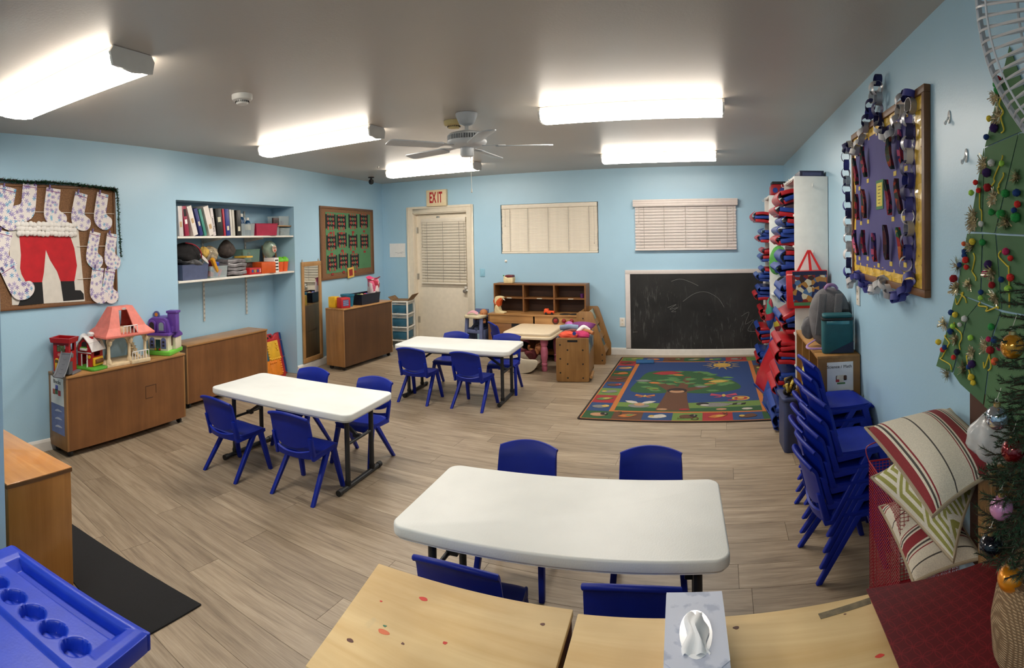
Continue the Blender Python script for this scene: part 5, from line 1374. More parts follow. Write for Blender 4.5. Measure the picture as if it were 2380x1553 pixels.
# hutch
HY0, HY1, HZ0, HZ1 = .20, .415, .565, .945
for (x0, x1, z0, z1, m) in ((0, KW, HZ1 - .02, HZ1, m_hut), (0, .02, HZ0, HZ1 - .02, m_hutz), (KW - .02, KW, HZ0, HZ1 - .02, m_hutz), (KW / 3 - .01, KW / 3 + .01, HZ0, HZ1 - .02, m_hutz), (2 * KW / 3 - .01, 2 * KW / 3 + .01, HZ0, HZ1 - .02, m_hutz)):
    MB().b(x0, x1, HY0, HY1 - .01, z0, z1).build('hutch_board', m, kt)
for k in range(3): MB().b(k * KW / 3 + .01, (k + 1) * KW / 3 - .01, HY0 + .002, HY1 - .01, .745, .760).build('hutch_shelf', m_hut, kt)
for k in (0, 1, 2): MB().b(k * KW / 3 + .19, k * KW / 3 + .26, HY0 - .0002, HY0 + .002, .747, .758).build('shelf_label', m_lab, kt)
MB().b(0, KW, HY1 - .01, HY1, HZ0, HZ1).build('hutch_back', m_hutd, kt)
def KP(x, y, z): return (K0 + x, KY + y, z + .0006)
m_cream = M('toy_cream', (222, 206, 160), .45); m_toyo = M('toy_orange', (206, 84, 34), .45)
to = thing('toy_toaster', 'cream toy appliance with maroon lid on top of the hutch', 'toy', KP(.20, .29, HZ1), 0)
MB().ext([(-.07, 0), (.06, 0), (.068, .05), (.066, .082), (-.02, .075), (-.066, .10), (-.074, .05)], -.05, .05, 'y').build('toy_body', m_cream, to, bevel=.01)
MB().ext([(-.06, .098), (-.01, .074), (.064, .080), (.058, .11), (-.03, .112)], -.045, .045, 'y').build('lid', M('toy_maroon', (104, 30, 40), .45), to, bevel=.006)
MB().sph((-.078, -.02, .10), .01, 8, 6).build('button', M('toy_green', (60, 140, 60), .5), to)
mxr = thing('toy_mixer', 'cream and orange toy stand mixer on the kitchen counter', 'toy', KP(.135, .08, .565), R(-10))
MB().ext(smooth2([(-.055, 0), (.075, 0), (.085, .018), (.02, .03), (-.005, .09), (-.045, .10)], 4), -.035, .035, 'y').build('mixer_stand', m_cream, mxr, bevel=.006)
MB().ext(smooth2([(-.02, .10), (-.06, .14), (-.05, .21), (0, .225), (.055, .215), (.06, .19), (.02, .15), (.01, .09)], 4), -.03, .03, 'y').build('mixer_head', m_cream, mxr, bevel=.006)
MB().ext(smooth2([(-.01, .085), (-.04, .13), (-.02, .17), (.02, .20), (.05, .205), (.055, .185), (.025, .15), (.015, .10)], 4), -.033, .033, 'y').build('mixer_motor', m_toyo, mxr, bevel=.005)
MB().tube(catmull([(-.05, 0, .19), (-.085, 0, .17), (-.085, 0, .13), (-.04, 0, .10)], 5), .009, 8).build('handle', m_toyo, mxr, smooth=60)
MB().cyl((.045, 0, .195), (.085, 0, .17), .009, .006).build('beater', m_steel, mxr, smooth=60)
car = thing('toy_car', 'bright orange toy truck on the kitchen counter', 'toy car', KP(.83, .06, .566), R(4))
MB().ext([(-.065, .014), (.065, .014), (.068, .045), (.02, .048), (-.005, .05), (-.012, .075), (-.06, .075), (-.068, .04)], -.028, .028, 'y').build('car_body', M('car_orange', (236, 84, 36), .4), car, bevel=.005)
for x in (-.038, .04):
    for y in (-.028, .028): MB().tube([(x, y - .006, .016), (x, y + .006, .016)], .016, 12).build('wheel', m_black, car, smooth=50)
tag(MB().lathe([(.022, 0), (.030, .055), (.027, .055), (.020, .004), (0, .004)], 16).build('toy_cup', M('purple_cup', (84, 30, 96), .45), loc=KP(1.215, .27, .7605), smooth=50), 'small purple cup on the hutch shelf', 'cup')
# ---- doll high chair
hc = thing('doll_high_chair', 'blue grey toy high chair with cream tray beside the door', 'doll chair', (-3.165, 6.80, 0), R(-6))
m_hc = M('highchair_blue', (98, 108, 146), .45); m_tray = M('tray_cream', (214, 202, 168), .45)
for x in (-1, 1):
    for y in (-1, 1): MB().hexa([(x * .125 - .022, y * .13 - .022, 0), (x * .125 + .022, y * .13 - .022, 0), (x * .125 + .022, y * .13 + .022, 0), (x * .125 - .022, y * .13 + .022, 0), (x * .108 - .02, y * .10 - .02, .50), (x * .108 + .02, y * .10 - .02, .50), (x * .108 + .02, y * .10 + .02, .50), (x * .108 - .02, y * .10 + .02, .50)]).build('leg', m_hc, hc, bevel=.004)
for y in (-.115, .115): MB().b(-.10, .10, y - .014, y + .014, .30, .345).build('cross_bar', m_hc, hc, bevel=.003)
for x in (-.118, .118): MB().b(x - .014, x + .014, -.10, .10, .18, .34).build('side_bar', m_hc, hc, bevel=.003)
MB().b(-.10, .10, -.08, .12, .345, .365).build('seat', m_hc, hc, bevel=.003)
MB().b(-.10, .10, .10, .125, .36, .60).build('backrest', m_hc, hc, bevel=.006)
MB().ext([(x, y) for x, y in rrect(-.14, .14, -.17, .06, .07, 5)], .50, .54, 'z').build('tray', m_tray, hc, bevel=.012, seg=3)
def doll(label, loc, rot, skin, dress, s=1.0, group=None):
    t = thing('baby_doll', label, 'doll', loc, 0, group, rot=rot)
    MB().lathe([(0, .0), (.05, .01), (.058, .05), (.048, .10), (.03, .125), (0, .13)], 16).build('body', dress, t, smooth=60)
    hd = MB().sph((0, -.005, .185), (.055, .055, .06), 18, 12).build('head', skin, t, smooth=60)
    for x in (-.02, .02): MB().sph((x, -.054, .192), .006, 8, 6).build('eye', m_ink, hd)
    MB().sph((0, -.061, .176), .008, 8, 6).build('nose', skin, hd, smooth=60)
    MB().sph((0, -.055, .16), (.012, .005, .004), 8, 6).build('mouth', M('lip', (150, 70, 70), .5), hd)
    for x in (-1, 1):
        MB().tube(catmull([(x * .035, -.01, .11), (x * .075, -.04, .09), (x * .06, -.09, .10)], 5), [.019, .019, .018, .018, .017, .017, .016, .016, .016, .015, .015], 10).build('arm', skin, t, smooth=60)
        MB().tube(catmull([(x * .025, -.02, .02), (x * .04, -.09, .02), (x * .045, -.14, -.03)], 5), [.026, .025, .025, .024, .023, .022, .021, .02, .02, .02, .02], 10).build('leg', dress, t, smooth=60)
    return t
m_sk1 = M('doll_tan', (178, 116, 70), .55, var=.04); m_dn = M('doll_denim', (40, 50, 70), .85)
doll('bald tan baby doll slumped in the blue grey high chair', (-3.12, 6.82, .372), (0, R(14), R(-20)), m_sk1, m_dn)
tag(MB().sheet(lambda u, v: (-.07 + .14 * u, -.05 + .07 * v, .03 * math.sin(PI * u) + .02 * v), 8, 6, .006).build('pink_bib', M('bib_pink', (214, 160, 170), .9), loc=(-3.20, 6.72, .535 + .01), rz=R(10), smooth=60), 'pale pink cloth lying on the high chair tray', 'cloth')
# ---- white cart by the door
ctw = thing('rolling_cart', 'white wire drawer cart squeezed between the brown cabinet and the door', 'cart', (-4.40, 6.86, 0), R(12))
m_cw = M('cart_white', (222, 218, 208), .4, var=.03); m_drw = M('drawer_teal', (46, 100, 124), .5)
for x in (-.125, .125):
    for y in (-.15, .15):
        MB().b(x - .011, x + .011, y - .011, y + .011, .045, .68).build('post', m_cw, ctw, bevel=.003)
        mb = MB(); mb.sph((x, y, .024), .023, 10, 8); mb.build('caster', m_cw, ctw, smooth=60)
for z in (.11, .30, .49, .67):
    for (x0, y0, x1, y1) in ((-.125, -.15, .125, -.15), (.125, -.15, .125, .15), (-.125, .15, .125, .15), (-.125, -.15, -.125, .15)):
        MB().tube([(x0, y0, z), (x1, y1, z)], .011, 8).build('rail', m_cw, ctw, smooth=50)
for z in (.13, .32, .51):
    MB().b(-.11, .11, -.13, .13, z, z + .11).build('drawer', m_drw, ctw, bevel=.004)
    for k in range(3):
        mb = MB(); zz2 = z + .118 + .014 * k
        mb.tube([(-.112, -.14, zz2), (.112, -.14, zz2), (.112, .14, zz2), (-.112, .14, zz2)], .0035, 6, True); mb.build('wire', m_cw, ctw, smooth=50)
cbx = thing('cardboard_tray', 'open brown cardboard flap resting on the white cart', 'cardboard', (-4.40, 6.86, .683), R(12))
m_cd = M('cardboard', (128, 98, 64), .85, var=.15)
MB().b(-.12, .12, -.14, .14, 0, .005).build('base', m_cd, cbx)
MB().b(0, .005, -.14, .14, 0, .12).build('flap', m_cd, cbx, (.12, 0, .004), rot=(0, R(42), 0))
MB().b(0, .005, -.14, .14, 0, .07).build('flap', m_cd, cbx, (-.122, 0, .004), rot=(0, R(-48), 0))
# ---- play table and cradle
ptb = thing('play_table', 'beige plastic toy table with pink turned legs', 'table', (-2.225, 6.405, 0), R(1))
m_bei = M('play_beige', (226, 208, 178), .42, var=.03); m_pink = M('leg_pink', (196, 108, 132), .45)
MB().ext(rrect(-.315, .315, -.365, .365, .07), .375, .41, 'z').build('table_skirt', m_bei, ptb, bevel=.012, seg=3)
MB().ext(rrect(-.295, .295, -.345, .345, .06), .405, .45, 'z').build('tabletop', m_bei, ptb, bevel=.014, seg=3)
lg = [(0, 0), (.030, 0), (.034, .03), (.028, .06), (.036, .07), (.036, .085), (.028, .095), (.040, .16), (.044, .22), (.038, .27), (.030, .285), (.040, .295), (.040, .31), (.046, .32), (.048, .376), (0, .376)]
for x in (-.2, .2):
    for y in (-.26, .26): MB().lathe(lg, 18).build('leg', m_pink, ptb, (x, y, 0), smooth=45)
m_crd = M('cradle_white', (206, 196, 174), .45, var=.04)
cdl = thing('doll_cradle', 'off white plastic doll rocking cradle on the floor by the play table', 'doll cradle', (-2.24, 5.98, 0), R(0))
hull = smooth2([(-.20, .31), (-.13, .30), (-.05, .20), (.03, .165), (.17, .165), (.20, .12), (.13, .035), (0, .0), (-.10, .012), (-.19, .08), (-.225, .2)], 4)
for y in (-.012, .26): MB().ext(hull, y - .012, y + .012, 'y').build('end_panel', m_crd, cdl, bevel=.006)
MB().ext([(-.20, .05), (-.1, .02), (.1, .03), (.17, .10), (.16, .13), (.06, .06), (-.1, .05), (-.19, .10)], 0, .25, 'y').build('cradle_bed', m_crd, cdl)
doll('brown haired doll lying in the off white cradle', (-2.19, 6.10, .15), (R(-55), R(10), R(-30)), m_sk1, m_doll1)
bk2 = blob('dark_bag', 'black cloth bag under the far end of the play table', 'bag', None, (.07, .10, .13), M('black_cloth', (20, 18, 20), .95), 0, 0, 0, seed=3)
bk2.location = (-2.40, 6.5, .13)
# ---- plywood toy bin
tbn = thing('toy_bin', 'plywood bin with bolted end panel, heaped with toys', 'toy bin', (-1.745, 5.71, 0), R(8))
m_bp = wood('bin_ply', (136, 96, 50), (168, 124, 70), 'z', .42, 5); BWd, BD, BH = .355, .60, .475
for y, nm in ((0, 'end_panel'), (BD - .018, 'end_panel')):
    o = MB().ext(rrect(0, BWd, .004, BH, .02), y, y + .018, 'y').build(nm, m_bp, tbn, bevel=.002)
    if y == 0:
        MB().b(.125, .235, -.001, .004, BH - .045, BH - .022).build('handle_slot', m_bootp, o)
        bolt = MB().lathe([(.009, 0), (.007, .004), (0, .005)], 10).mesh('bolt', m_bootp)
        for (x, z) in ((.045, .40), (.125, .345), (.29, .345), (.045, .25), (.125, .195), (.29, .195), (.045, .10), (.125, .045), (.29, .045)): inst(bolt, 'bolt', o, (x, 0, z), (PI / 2, 0, 0))
def pic_mat(name, cols, sc_=14):
    m, nt, b = base_mat(name); v = coords(nt)
    vo = N(nt, 'ShaderNodeTexVoronoi', i_Scale=sc_); nt.links.new(v, vo.inputs['Vector'])
    s_ = nt.nodes.new('ShaderNodeSeparateColor'); nt.links.new(vo.outputs['Color'], s_.inputs[0])
    r = ramp(nt, s_.outputs[0], [(i / len(cols), c) for i, c in enumerate(cols)]); r.color_ramp.interpolation = 'CONSTANT'
    nt.links.new(r.outputs[0], b.inputs['Base Color']); b.inputs['Roughness'].default_value = .5
    return m
m_cover1 = pic_mat('picture_covers', [(60, 84, 100), (96, 120, 130), (70, 96, 84), (150, 150, 140), (54, 70, 110)])
for x in (.0, BWd - .014):
    MB().b(x, x + .014, .018, BD - .018, .30, BH - .01).build('side_picture', m_cover1, tbn)
    MB().b(x, x + .014, .018, BD - .018, .05, .30).build('side_board', m_bp, tbn)
MB().b(.014, BWd - .014, .018, BD - .018, .06, .075).build('bottom_board', m_bp, tbn)
MB().tube([(BWd + .02, .0, .055), (BWd + .02, BD * .4, .055)], .016, 8).build('foot_rail', m_bp, tbn)
def BN(x, y, z): 
    c, s = math.cos(R(8)), math.sin(R(8)); return (-1.745 + x * c - y * s, 5.71 + x * s + y * c, z)
def cloth(name, label, cat, loc, r, m, seed, rot=(0, 0, 0)):
    o = blob(name, label, cat, None, r, m, 0, 0, 0, jit=.16, seed=seed); o.location = loc; o.rotation_euler = rot
    return o
m_purp = M('toy_lilac', (190, 104, 178), .4); m_org = M('cloth_orange', (226, 84, 56), .8); m_mag = M('cloth_magenta', (184, 44, 96), .8)
cloth('orange_cloth', 'bright orange doll clothes at the front of the plywood bin', 'cloth', BN(.12, .10, .485), (.10, .07, .045), m_org, 2)
cloth('magenta_cloth', 'magenta doll cloth at the front corner of the plywood bin', 'cloth', BN(.26, .12, .485), (.10, .08, .045), m_mag, 4)
MB().lathe([(.014, 0), (.020, 0), (.020, .012), (.014, .012)], 12).build('buckle', M('buckle_blue', (40, 70, 150), .5), None, BN(.2, .03, .52), rot=(PI / 2, 0, 0))
tag(bpy.data.objects['buckle'], 'small blue ring lying on the doll clothes in the bin', 'ring')
ptub = thing('toy_bathtub', 'lilac plastic doll bathtub tipped on the heap of toys', 'toy', BN(.25, .33, .535), 0, rot=(R(-24), R(16), R(14)))
ptub.scale = (.85, .9, .9)
def tubf(u, v):
    t = 2 * PI * u; rr_ = .35 + .65 * math.sin(v * PI / 2) if v < .8 else .97 + .2 * (v - .8) * 3
    k = 1.0 + .12 * math.cos(t)
    return (.14 * rr_ * k * math.cos(t), .085 * rr_ * math.sin(t), .10 * v + .03 * math.cos(t) * v - .05)
MB().sheet(tubf, 28, 10, .005).build('tub_shell', m_purp, ptub, smooth=70)
cloth('lilac_scoop', 'lilac plastic hood shape behind the doll bathtub', 'toy', BN(.10, .40, .545), (.05, .05, .045), m_purp, 6, (0, .4, 0))
def limb(label, pts, r, m, cat='doll'):
    o = MB().tube(catmull(pts, 6), r, 10).build('loose_doll', m, None, smooth=60); tag(o, label, cat); return o
limb('doll leg in pale blue trousers lying across the bin', [BN(.02, .24, .545), BN(.12, .22, .56), BN(.22, .22, .55)], .030, M('pale_blue_cloth', (130, 150, 176), .85))
limb('doll leg in white sock bent over the bin edge', [BN(.22, .17, .51), BN(.28, .20, .56), BN(.34, .22, .52)], .024, m_paper)
limb('tan doll arm hanging over the side of the bin', [BN(.26, .20, .52), BN(.34, .16, .52), BN(.395, .12, .505)], .020, m_sk1)
limb('dark tan doll arm half buried in the bin', [BN(.06, .18, .50), BN(.14, .17, .525), BN(.2, .19, .52)], .02, M('doll_dark', (120, 70, 60), .6))
# ---- sloped picture book display
dsp = thing('book_display', 'sloped plywood book display with picture pockets facing the rug', 'book display', (-1.395, 6.58, 0), R(4))
prof = [(-.34, 0), (0, 0), (.012, .02), (.012, .16), (-.14, .62), (-.16, .645), (-.30, .645), (-.34, .62)]
for y in (0, .53):
    o = MB().ext(prof, y, y + .018, 'y').build('end_panel', m_bp, dsp, bevel=.002)
    if y == 0:
        for (x, z) in ((-.03, .05), (-.03, .12), (-.26, .56)): inst(bolt, 'bolt', o, (x, 0, z), (PI / 2, 0, 0))
MB().b(-.33, -.30, .018, .53, .02, .62).build('back_board', m_bp, dsp)
m_cov = [pic_mat('book_cover_%d' % k, c, 16) for k, c in enumerate(([(70, 110, 100), (120, 150, 140), (60, 80, 70), (170, 170, 150)], [(120, 130, 90), (90, 110, 120), (160, 160, 130), (60, 90, 90)], [(80, 100, 120), (150, 150, 140), (60, 110, 90), (120, 120, 100)]))]
for k in range(3):
    z0 = .10 + .17 * k; x0 = -.01 - .056 * k
    MB().hexa([(x0 - .02, .018, z0), (x0 - .005, .018, z0), (x0 - .005, .53, z0), (x0 - .02, .53, z0), (x0 - .05, .018, z0 + .06), (x0 - .035, .018, z0 + .06), (x0 - .035, .53, z0 + .06), (x0 - .05, .53, z0 + .06)]).build('pocket_board', m_bp, dsp)
    MB().b(x0 - .12, x0 - .02, .018, .53, z0 - .012, z0).build('pocket_floor', m_bp, dsp)
for k in range(3):
    for j in range(2):
        z0 = .10 + .17 * k; x0 = -.01 - .056 * k
        c, s = math.cos(R(4)), math.sin(R(4)); lx, ly = x0 - .028, .05 + .24 * j
        o = MB().b(-.012, 0, 0, .20, 0, .19).build('picture_book', m_cov[(k + j) % 3], loc=(-1.395 + lx * c - ly * s, 6.58 + lx * s + ly * c, z0 + .001), rot=(0, R(-18), R(4)), bevel=.001)
        tag(o, 'picture book in the sloped display, %s pocket, %s' % (['lowest', 'middle', 'top'][k], ['nearer the toy bin', 'nearer the wall'][j]), 'book', 'books in the sloped display')
# ================================================================ TOY HOUSES ON THE LONG CABINET
def TB(x, y): 
    a = RZL + R(1.6); o = Vector(LW(1.562, 0, 0.249)); d = Vector((math.cos(a), math.sin(a), 0)); n = Vector((-d.y, d.x, 0))
    p = o + d * x + n * y
    return (p.x, p.y, 0.6108)
TR_ = RZL + R(1.6)
m_tred = M('toy_red', (166, 22, 30), .4); m_tgrey = M('toy_grey', (104, 106, 112), .45); m_tyel = M('toy_yellow', (226, 176, 40), .4)
m_tgreen = M('toy_grass', (84, 160, 50), .5); m_twhite = M('toy_white', (228, 226, 224), .4); m_tdark = M('toy_dark', (40, 30, 30), .6)
def arch(x0, x1, z0, z1, n=8):
    r = (x1 - x0) / 2; c = (x0 + x1) / 2
    return [(x0, z0), (x1, z0)] + [(c + r * math.cos(PI * i / n), z1 - r + r * math.sin(PI * i / n)) for i in range(n + 1)]
def wall_holes(mb, w, z0, z1, y0, y1, holes, m=0): holed_m(mb, [0, w], [z0, z1], y0, y1, holes, m)
def holed_m(mb, xs, zs, y0, y1, holes, m=0):
    X = sorted(set(xs + [h[0] for h in holes] + [h[1] for h in holes])); Z = sorted(set(zs + [h[2] for h in holes] + [h[3] for h in holes]))
    for i in range(len(X) - 1):
        for k in range(len(Z) - 1):
            cx, cz = (X[i] + X[i + 1]) / 2, (Z[k] + Z[k + 1]) / 2
            if not any(h[0] < cx < h[1] and h[2] < cz < h[3] for h in holes): mb.b(X[i], X[i + 1], y0, y1, Z[k], Z[k + 1], m)
# fire tower with grey ramp
ft = thing('toy_fire_tower', 'red toy tower with grey ramp and yellow door', 'toy house', TB(.0, .165), TR_ + R(-62))
W = .135
MB().b(-.01, .17, -.012, .13, 0, .014).build('base', m_tgrey, ft, bevel=.003)
for nm, a, b_, hs in (('front_wall', 0, .008, ((.03, .105, .165, .215),)), ('back_wall', .11, .118, ((.03, .105, .165, .225),))):
    mb = MB(); holed_m(mb, [0, W], [.014, .235], a, b_, list(hs)); mb.build(nm, m_tred, ft)
for x in (0, W - .008):
    mb = MB(); mb.T = Matrix.Translation((x, 0, 0)) @ Matrix.Rotation(PI / 2, 4, 'Z') @ Matrix.Translation((0, -.008, 0)); holed_m(mb, [.008, .11], [.014, .235], 0, .008, [(.03, .09, .165, .225)]); mb.build('side_wall', m_tred, ft)
for x0, x1, y0, y1 in ((-.02, W + .02, -.024, -.008), (-.02, W + .02, .118, .134), (-.02, -.006, -.008, .118), (W + .006, W + .02, -.008, .118)):
    MB().hexa([(x0 + .006, y0 + .006, .235), (x1 - .006, y0 + .006, .235), (x1 - .006, y1 - .006, .235), (x0 + .006, y1 - .006, .235), (x0, y0, .27), (x1, y0, .27), (x1, y1, .27), (x0, y1, .27)]).build('parapet', m_tred, ft)
MB().b(-.012, W + .012, -.014, .124, .232, .242).build('deck', m_tred, ft)
MB().ext(arch(.012, .05, .016, .115), -.004, 0, 'y').build('yellow_door', m_tyel, ft, bevel=.002)
for x in (.022, .034): MB().ext(arch(x - .005, x + .005, .08, .105), -.0048, -.003, 'y').build('door_window', m_tdark, ft)
MB().b(.035, .10, -.003, 0, .168, .212).build('printed_picture', M('tower_print', (84, 96, 60), .6, var=.6, scale=60), ft)
MB().ext(circ(.05, .142, .012, 14), -.003, 0, 'y').build('badge', M('badge_pink', (190, 120, 110), .6), ft)
def ramp_(u, v):
    x = .075 + .085 * v; t = u
    return (x + .02 * t, -.005 - .17 * t, .15 * (1 - t) ** 1.35 + .012)
rp_ = MB().sheet(ramp_, 14, 6, .006).build('ramp', m_tgrey, ft, smooth=60)
for v in (0, 1): MB().tube([tuple(Vector(ramp_(u / 12, v)) + Vector((0, 0, .008))) for u in range(13)], .006, 6).build('ramp_rail', m_tgrey, rp_, smooth=60)
MB().b(.07, .165, -.06, 0, .012, .10).build('ramp_support', M('toy_grey_dark', (78, 80, 86), .5), ft)
MB().b(.068, .172, -.02, .006, .13, .162).build('ramp_top', m_tgrey, ft, bevel=.004)
for k in range(4): MB().tube([tuple(Vector(ramp_(.22 + .18 * k + .03 * math.sin(q / 5 * PI), .35 + .3 * q / 5)) + Vector((0, 0, .004))) for q in range(6)], .0016, 4).build('tread_mark', M('toy_grey_dark', (78, 80, 86), .5), rp_)
hyd = MB().lathe([(.016, 0), (.016, .006), (.011, .008), (.011, .03), (.015, .032), (.013, .042), (.004, .05), (0, .052)], 12).build('hydrant', m_twhite, ft, (.055, -.028, .0), smooth=45)
# barn
bn = thing('toy_barn', 'red and white toy barn on a green base', 'toy house', TB(.25, .20), TR_ + R(-74))
bn.scale = (1.18, 1.18, 1.12)
MB().ext(smooth2([(-.03, -.045), (.08, -.04), (.17, -.04), (.175, .13), (.08, .14), (-.03, .14)], 4), 0, .016, 'z').build('base', m_tgreen, bn, bevel=.004)
BWn, BDn = .115, .125
gable = [(0, .016), (BWn, .016), (BWn, .135), (BWn * .86, .175), (BWn * .5, .215), (BWn * .14, .175), (0, .135)]
dr = arch(.030, .082, .016, .105)
mb = MB(); holed_m(mb, [0, BWn], [.016, .13], 0, .008, [(.032, .083, .016, .10)]); mb.build('front_wall', m_tred, bn)
MB().ext([(0, .13), (BWn, .13), (BWn, .135), (BWn * .86, .175), (BWn * .5, .215), (BWn * .14, .175), (0, .135)], 0, .008, 'y').build('front_gable', m_tred, bn)
MB().ext(gable, BDn - .008, BDn, 'y').build('back_gable', m_tred, bn)
for x in (0, BWn - .007):
    mb = MB(); mb.T = Matrix.Translation((x, 0, 0)) @ Matrix.Rotation(PI / 2, 4, 'Z') @ Matrix.Translation((0, -.007, 0)); holed_m(mb, [.008, BDn - .008], [.016, .135], 0, .007, [(.03, .095, .085, .125)]); mb.build('side_wall', m_tred, bn)
rl = [(-.014, .122), (BWn * .12, .178), (BWn * .5, .222), (BWn * .88, .178), (BWn + .014, .122)]
for i in range(4):
    a, b_ = rl[i], rl[i + 1]; d = Vector((b_[0] - a[0], b_[1] - a[1])).normalized(); n = (-d.y * .006, d.x * .006)
    MB().ext([a, b_, (b_[0] + n[0], b_[1] + n[1]), (a[0] + n[0], a[1] + n[1])], -.012, BDn + .012, 'y').build('roof_panel', m_twhite, bn)
MB().lathe([(.02, 0), (.02, .012), (.026, .013), (.022, .024), (0, .03)], 14).build('cupola_cap', m_twhite, bn, (BWn * .6, BDn * .45, .222), smooth=45)
MB().lathe([(.019, -.02), (.019, .002)], 14).build('cupola', m_tred, bn, (BWn * .6, BDn * .45, .222))
for pts in ([(.03, .016), (.038, .016), (.038, .10), (.03, .10)], [(.077, .016), (.085, .016), (.085, .10), (.077, .10)], [(.0, .108), (BWn, .108), (BWn, .116), (0, .116)]): MB().ext(pts, -.003, 0, 'y').build('white_trim', m_twhite, bn)
MB().ext(arch(.035, .080, .135, .19), -.003, 0, 'y').build('hayloft_window', m_tdark, bn)
MB().b(.03, .085, -.016, 0, .128, .145).build('flower_box', m_twhite, bn, bevel=.002)
MB().b(.034, .08, -.013, -.002, .143, .152).build('plants', m_tgreen, bn)
MB().hexa([(.088, -.002, .018), (.09, -.004, .018), (.104, -.035, .018), (.102, -.036, .018), (.088, -.002, .066), (.09, -.004, .066), (.104, -.035, .066), (.102, -.036, .066)]).build('white_gate', m_twhite, bn)
tr_ = MB().b(BWn, BWn + .014, .012, .112, .02, .078).build('feed_trough', m_tyel, bn, bevel=.003)
MB().cyl((BWn + .012, .025, .05), (BWn + .012, .1, .05), .016, n=12).build('hay_roll', M('hay_brown', (110, 66, 30), .7), tr_, smooth=60)
MB().tube(catmull([(BWn * .92, .095, .183), (BWn * .98, .10, .165), (BWn * .96, .085, .15), (BWn * 1.0, .08, .14)], 5), .003, 5).build('blue_squiggle', M('squiggle_blue', (40, 90, 140), .6), bn)
MB().ext(circ(.10, .085, .012, 12), -.004, 0, 'y').build('horseshoe', m_tyel, bn)
MB().lathe([(.036, .016), (.036, .19), (.03, .215), (.016, .228), (0, .23)], 18).build('silo', m_tred, bn, (-.022, .085, 0), smooth=45)
MB().lathe([(.038, .185), (.032, .216), (.016, .23), (0, .233)], 18).build('silo_cap', m_twhite, bn, (-.022, .085, 0), smooth=45)
# pink roofed doll house
dh = thing('doll_house', 'large doll house with pink roof and cream posts', 'toy house', TB(.415, .020), TR_ + R(-2))
m_dcr = M('doll_cream', (222, 200, 162), .45); m_dpk = M('doll_pink', (224, 122, 108), .5)
Lx, Ly = .40, .21
MB().b(-.01, Lx + .01, -.005, Ly + .005, 0, .026).build('base', m_dcr, dh, bevel=.004)
MB().b(.22, Lx + .018, -.022, .06, 0, .03).build('porch', m_dcr, dh, bevel=.004)
post = [(.022, .026), (.022, .05), (.013, .065), (.012, .175), (.018, .185), (.021, .205), (.012, .225)]
for (x, y) in ((.015, .012), (.22, .012), (Lx - .015, .012), (.015, Ly - .012), (Lx - .015, Ly - .012), (.14, Ly - .012)):
    p_ = MB().lathe(post, 12).build('post', m_dcr, dh, (x, y, 0), smooth=45)
    if y < .1: MB().lathe([(.004, -.022), (.015, -.004), (.017, .012), (.006, .026), (0, .03)], 8).build('lantern', m_dcr, p_, (0, -.022, .19), smooth=30)
MB().b(-.01, Lx + .01, -.008, Ly + .008, .222, .238).build('upper_floor', m_dcr, dh)
for (x0, x1) in ((.03, .21), (.235, Lx - .02)):
    n = 8; pts = [(x0, .222)] + [(x0 + (x1 - x0) * i / n, .222 - .045 * abs(2 * i / n - 1) ** 3) for i in range(n + 1)] + [(x1, .222)]
    MB().ext(pts[1:-1] + [(x1, .226), (x0, .226)], .004, .012, 'y').build('arch_trim', m_dcr, dh)
for k in range(7): MB().b(.285 + .014 * k, .32 + .014 * k, .10, .16, .19 - .026 * k, .197 - .026 * k).build('stair_tread', m_dcr, dh)
for y in (.098, .158): MB().ext([(.275, .21), (.295, .21), (.40, .026), (.37, .026)], y, y + .005, 'y').build('stair_side', m_dcr, dh)
def rail(parent, x0, x1, y, z0, z1, k):
    MB().tube([(x0, y, z1), (x1, y, z1)], .0045, 6).build('hand_rail', m_twhite, parent, smooth=60)
    for i in range(k): 
        x = x0 + (x1 - x0) * i / (k - 1)
        MB().b(x - .0025, x + .0025, y - .0025, y + .0025, z0, z1).build('baluster', m_twhite, parent)
rail(dh, .235, Lx + .005, -.012, .03, .095, 7)
eave = [(-.05, -.045), (Lx + .05, -.045), (Lx + .05, Ly + .04), (-.05, Ly + .04)]
MB().ext(eave, .232, .252, 'z').build('eave', m_dpk, dh, bevel=.005)
zt0, zt1 = .252, .462
bot = [(-.045, -.04), (Lx + .045, -.04), (Lx + .045, Ly + .035), (-.045, Ly + .035)]
mid = [(.012, .0), (Lx - .012, .0), (Lx - .012, Ly - .02), (.012, Ly - .02)]
top = [(.095, .062), (Lx - .095, .062), (Lx - .095, Ly - .075), (.095, Ly - .075)]
def q3(p, z): return (p[0], p[1], z)
z_m = .305
def slab(a, b_, c, d, th):
    n = (Vector(b_) - Vector(a)).cross(Vector(d) - Vector(a)).normalized() * -th
    return MB().hexa([a, b_, c, d, tuple(Vector(a) + n), tuple(Vector(b_) + n), tuple(Vector(c) + n), tuple(Vector(d) + n)])
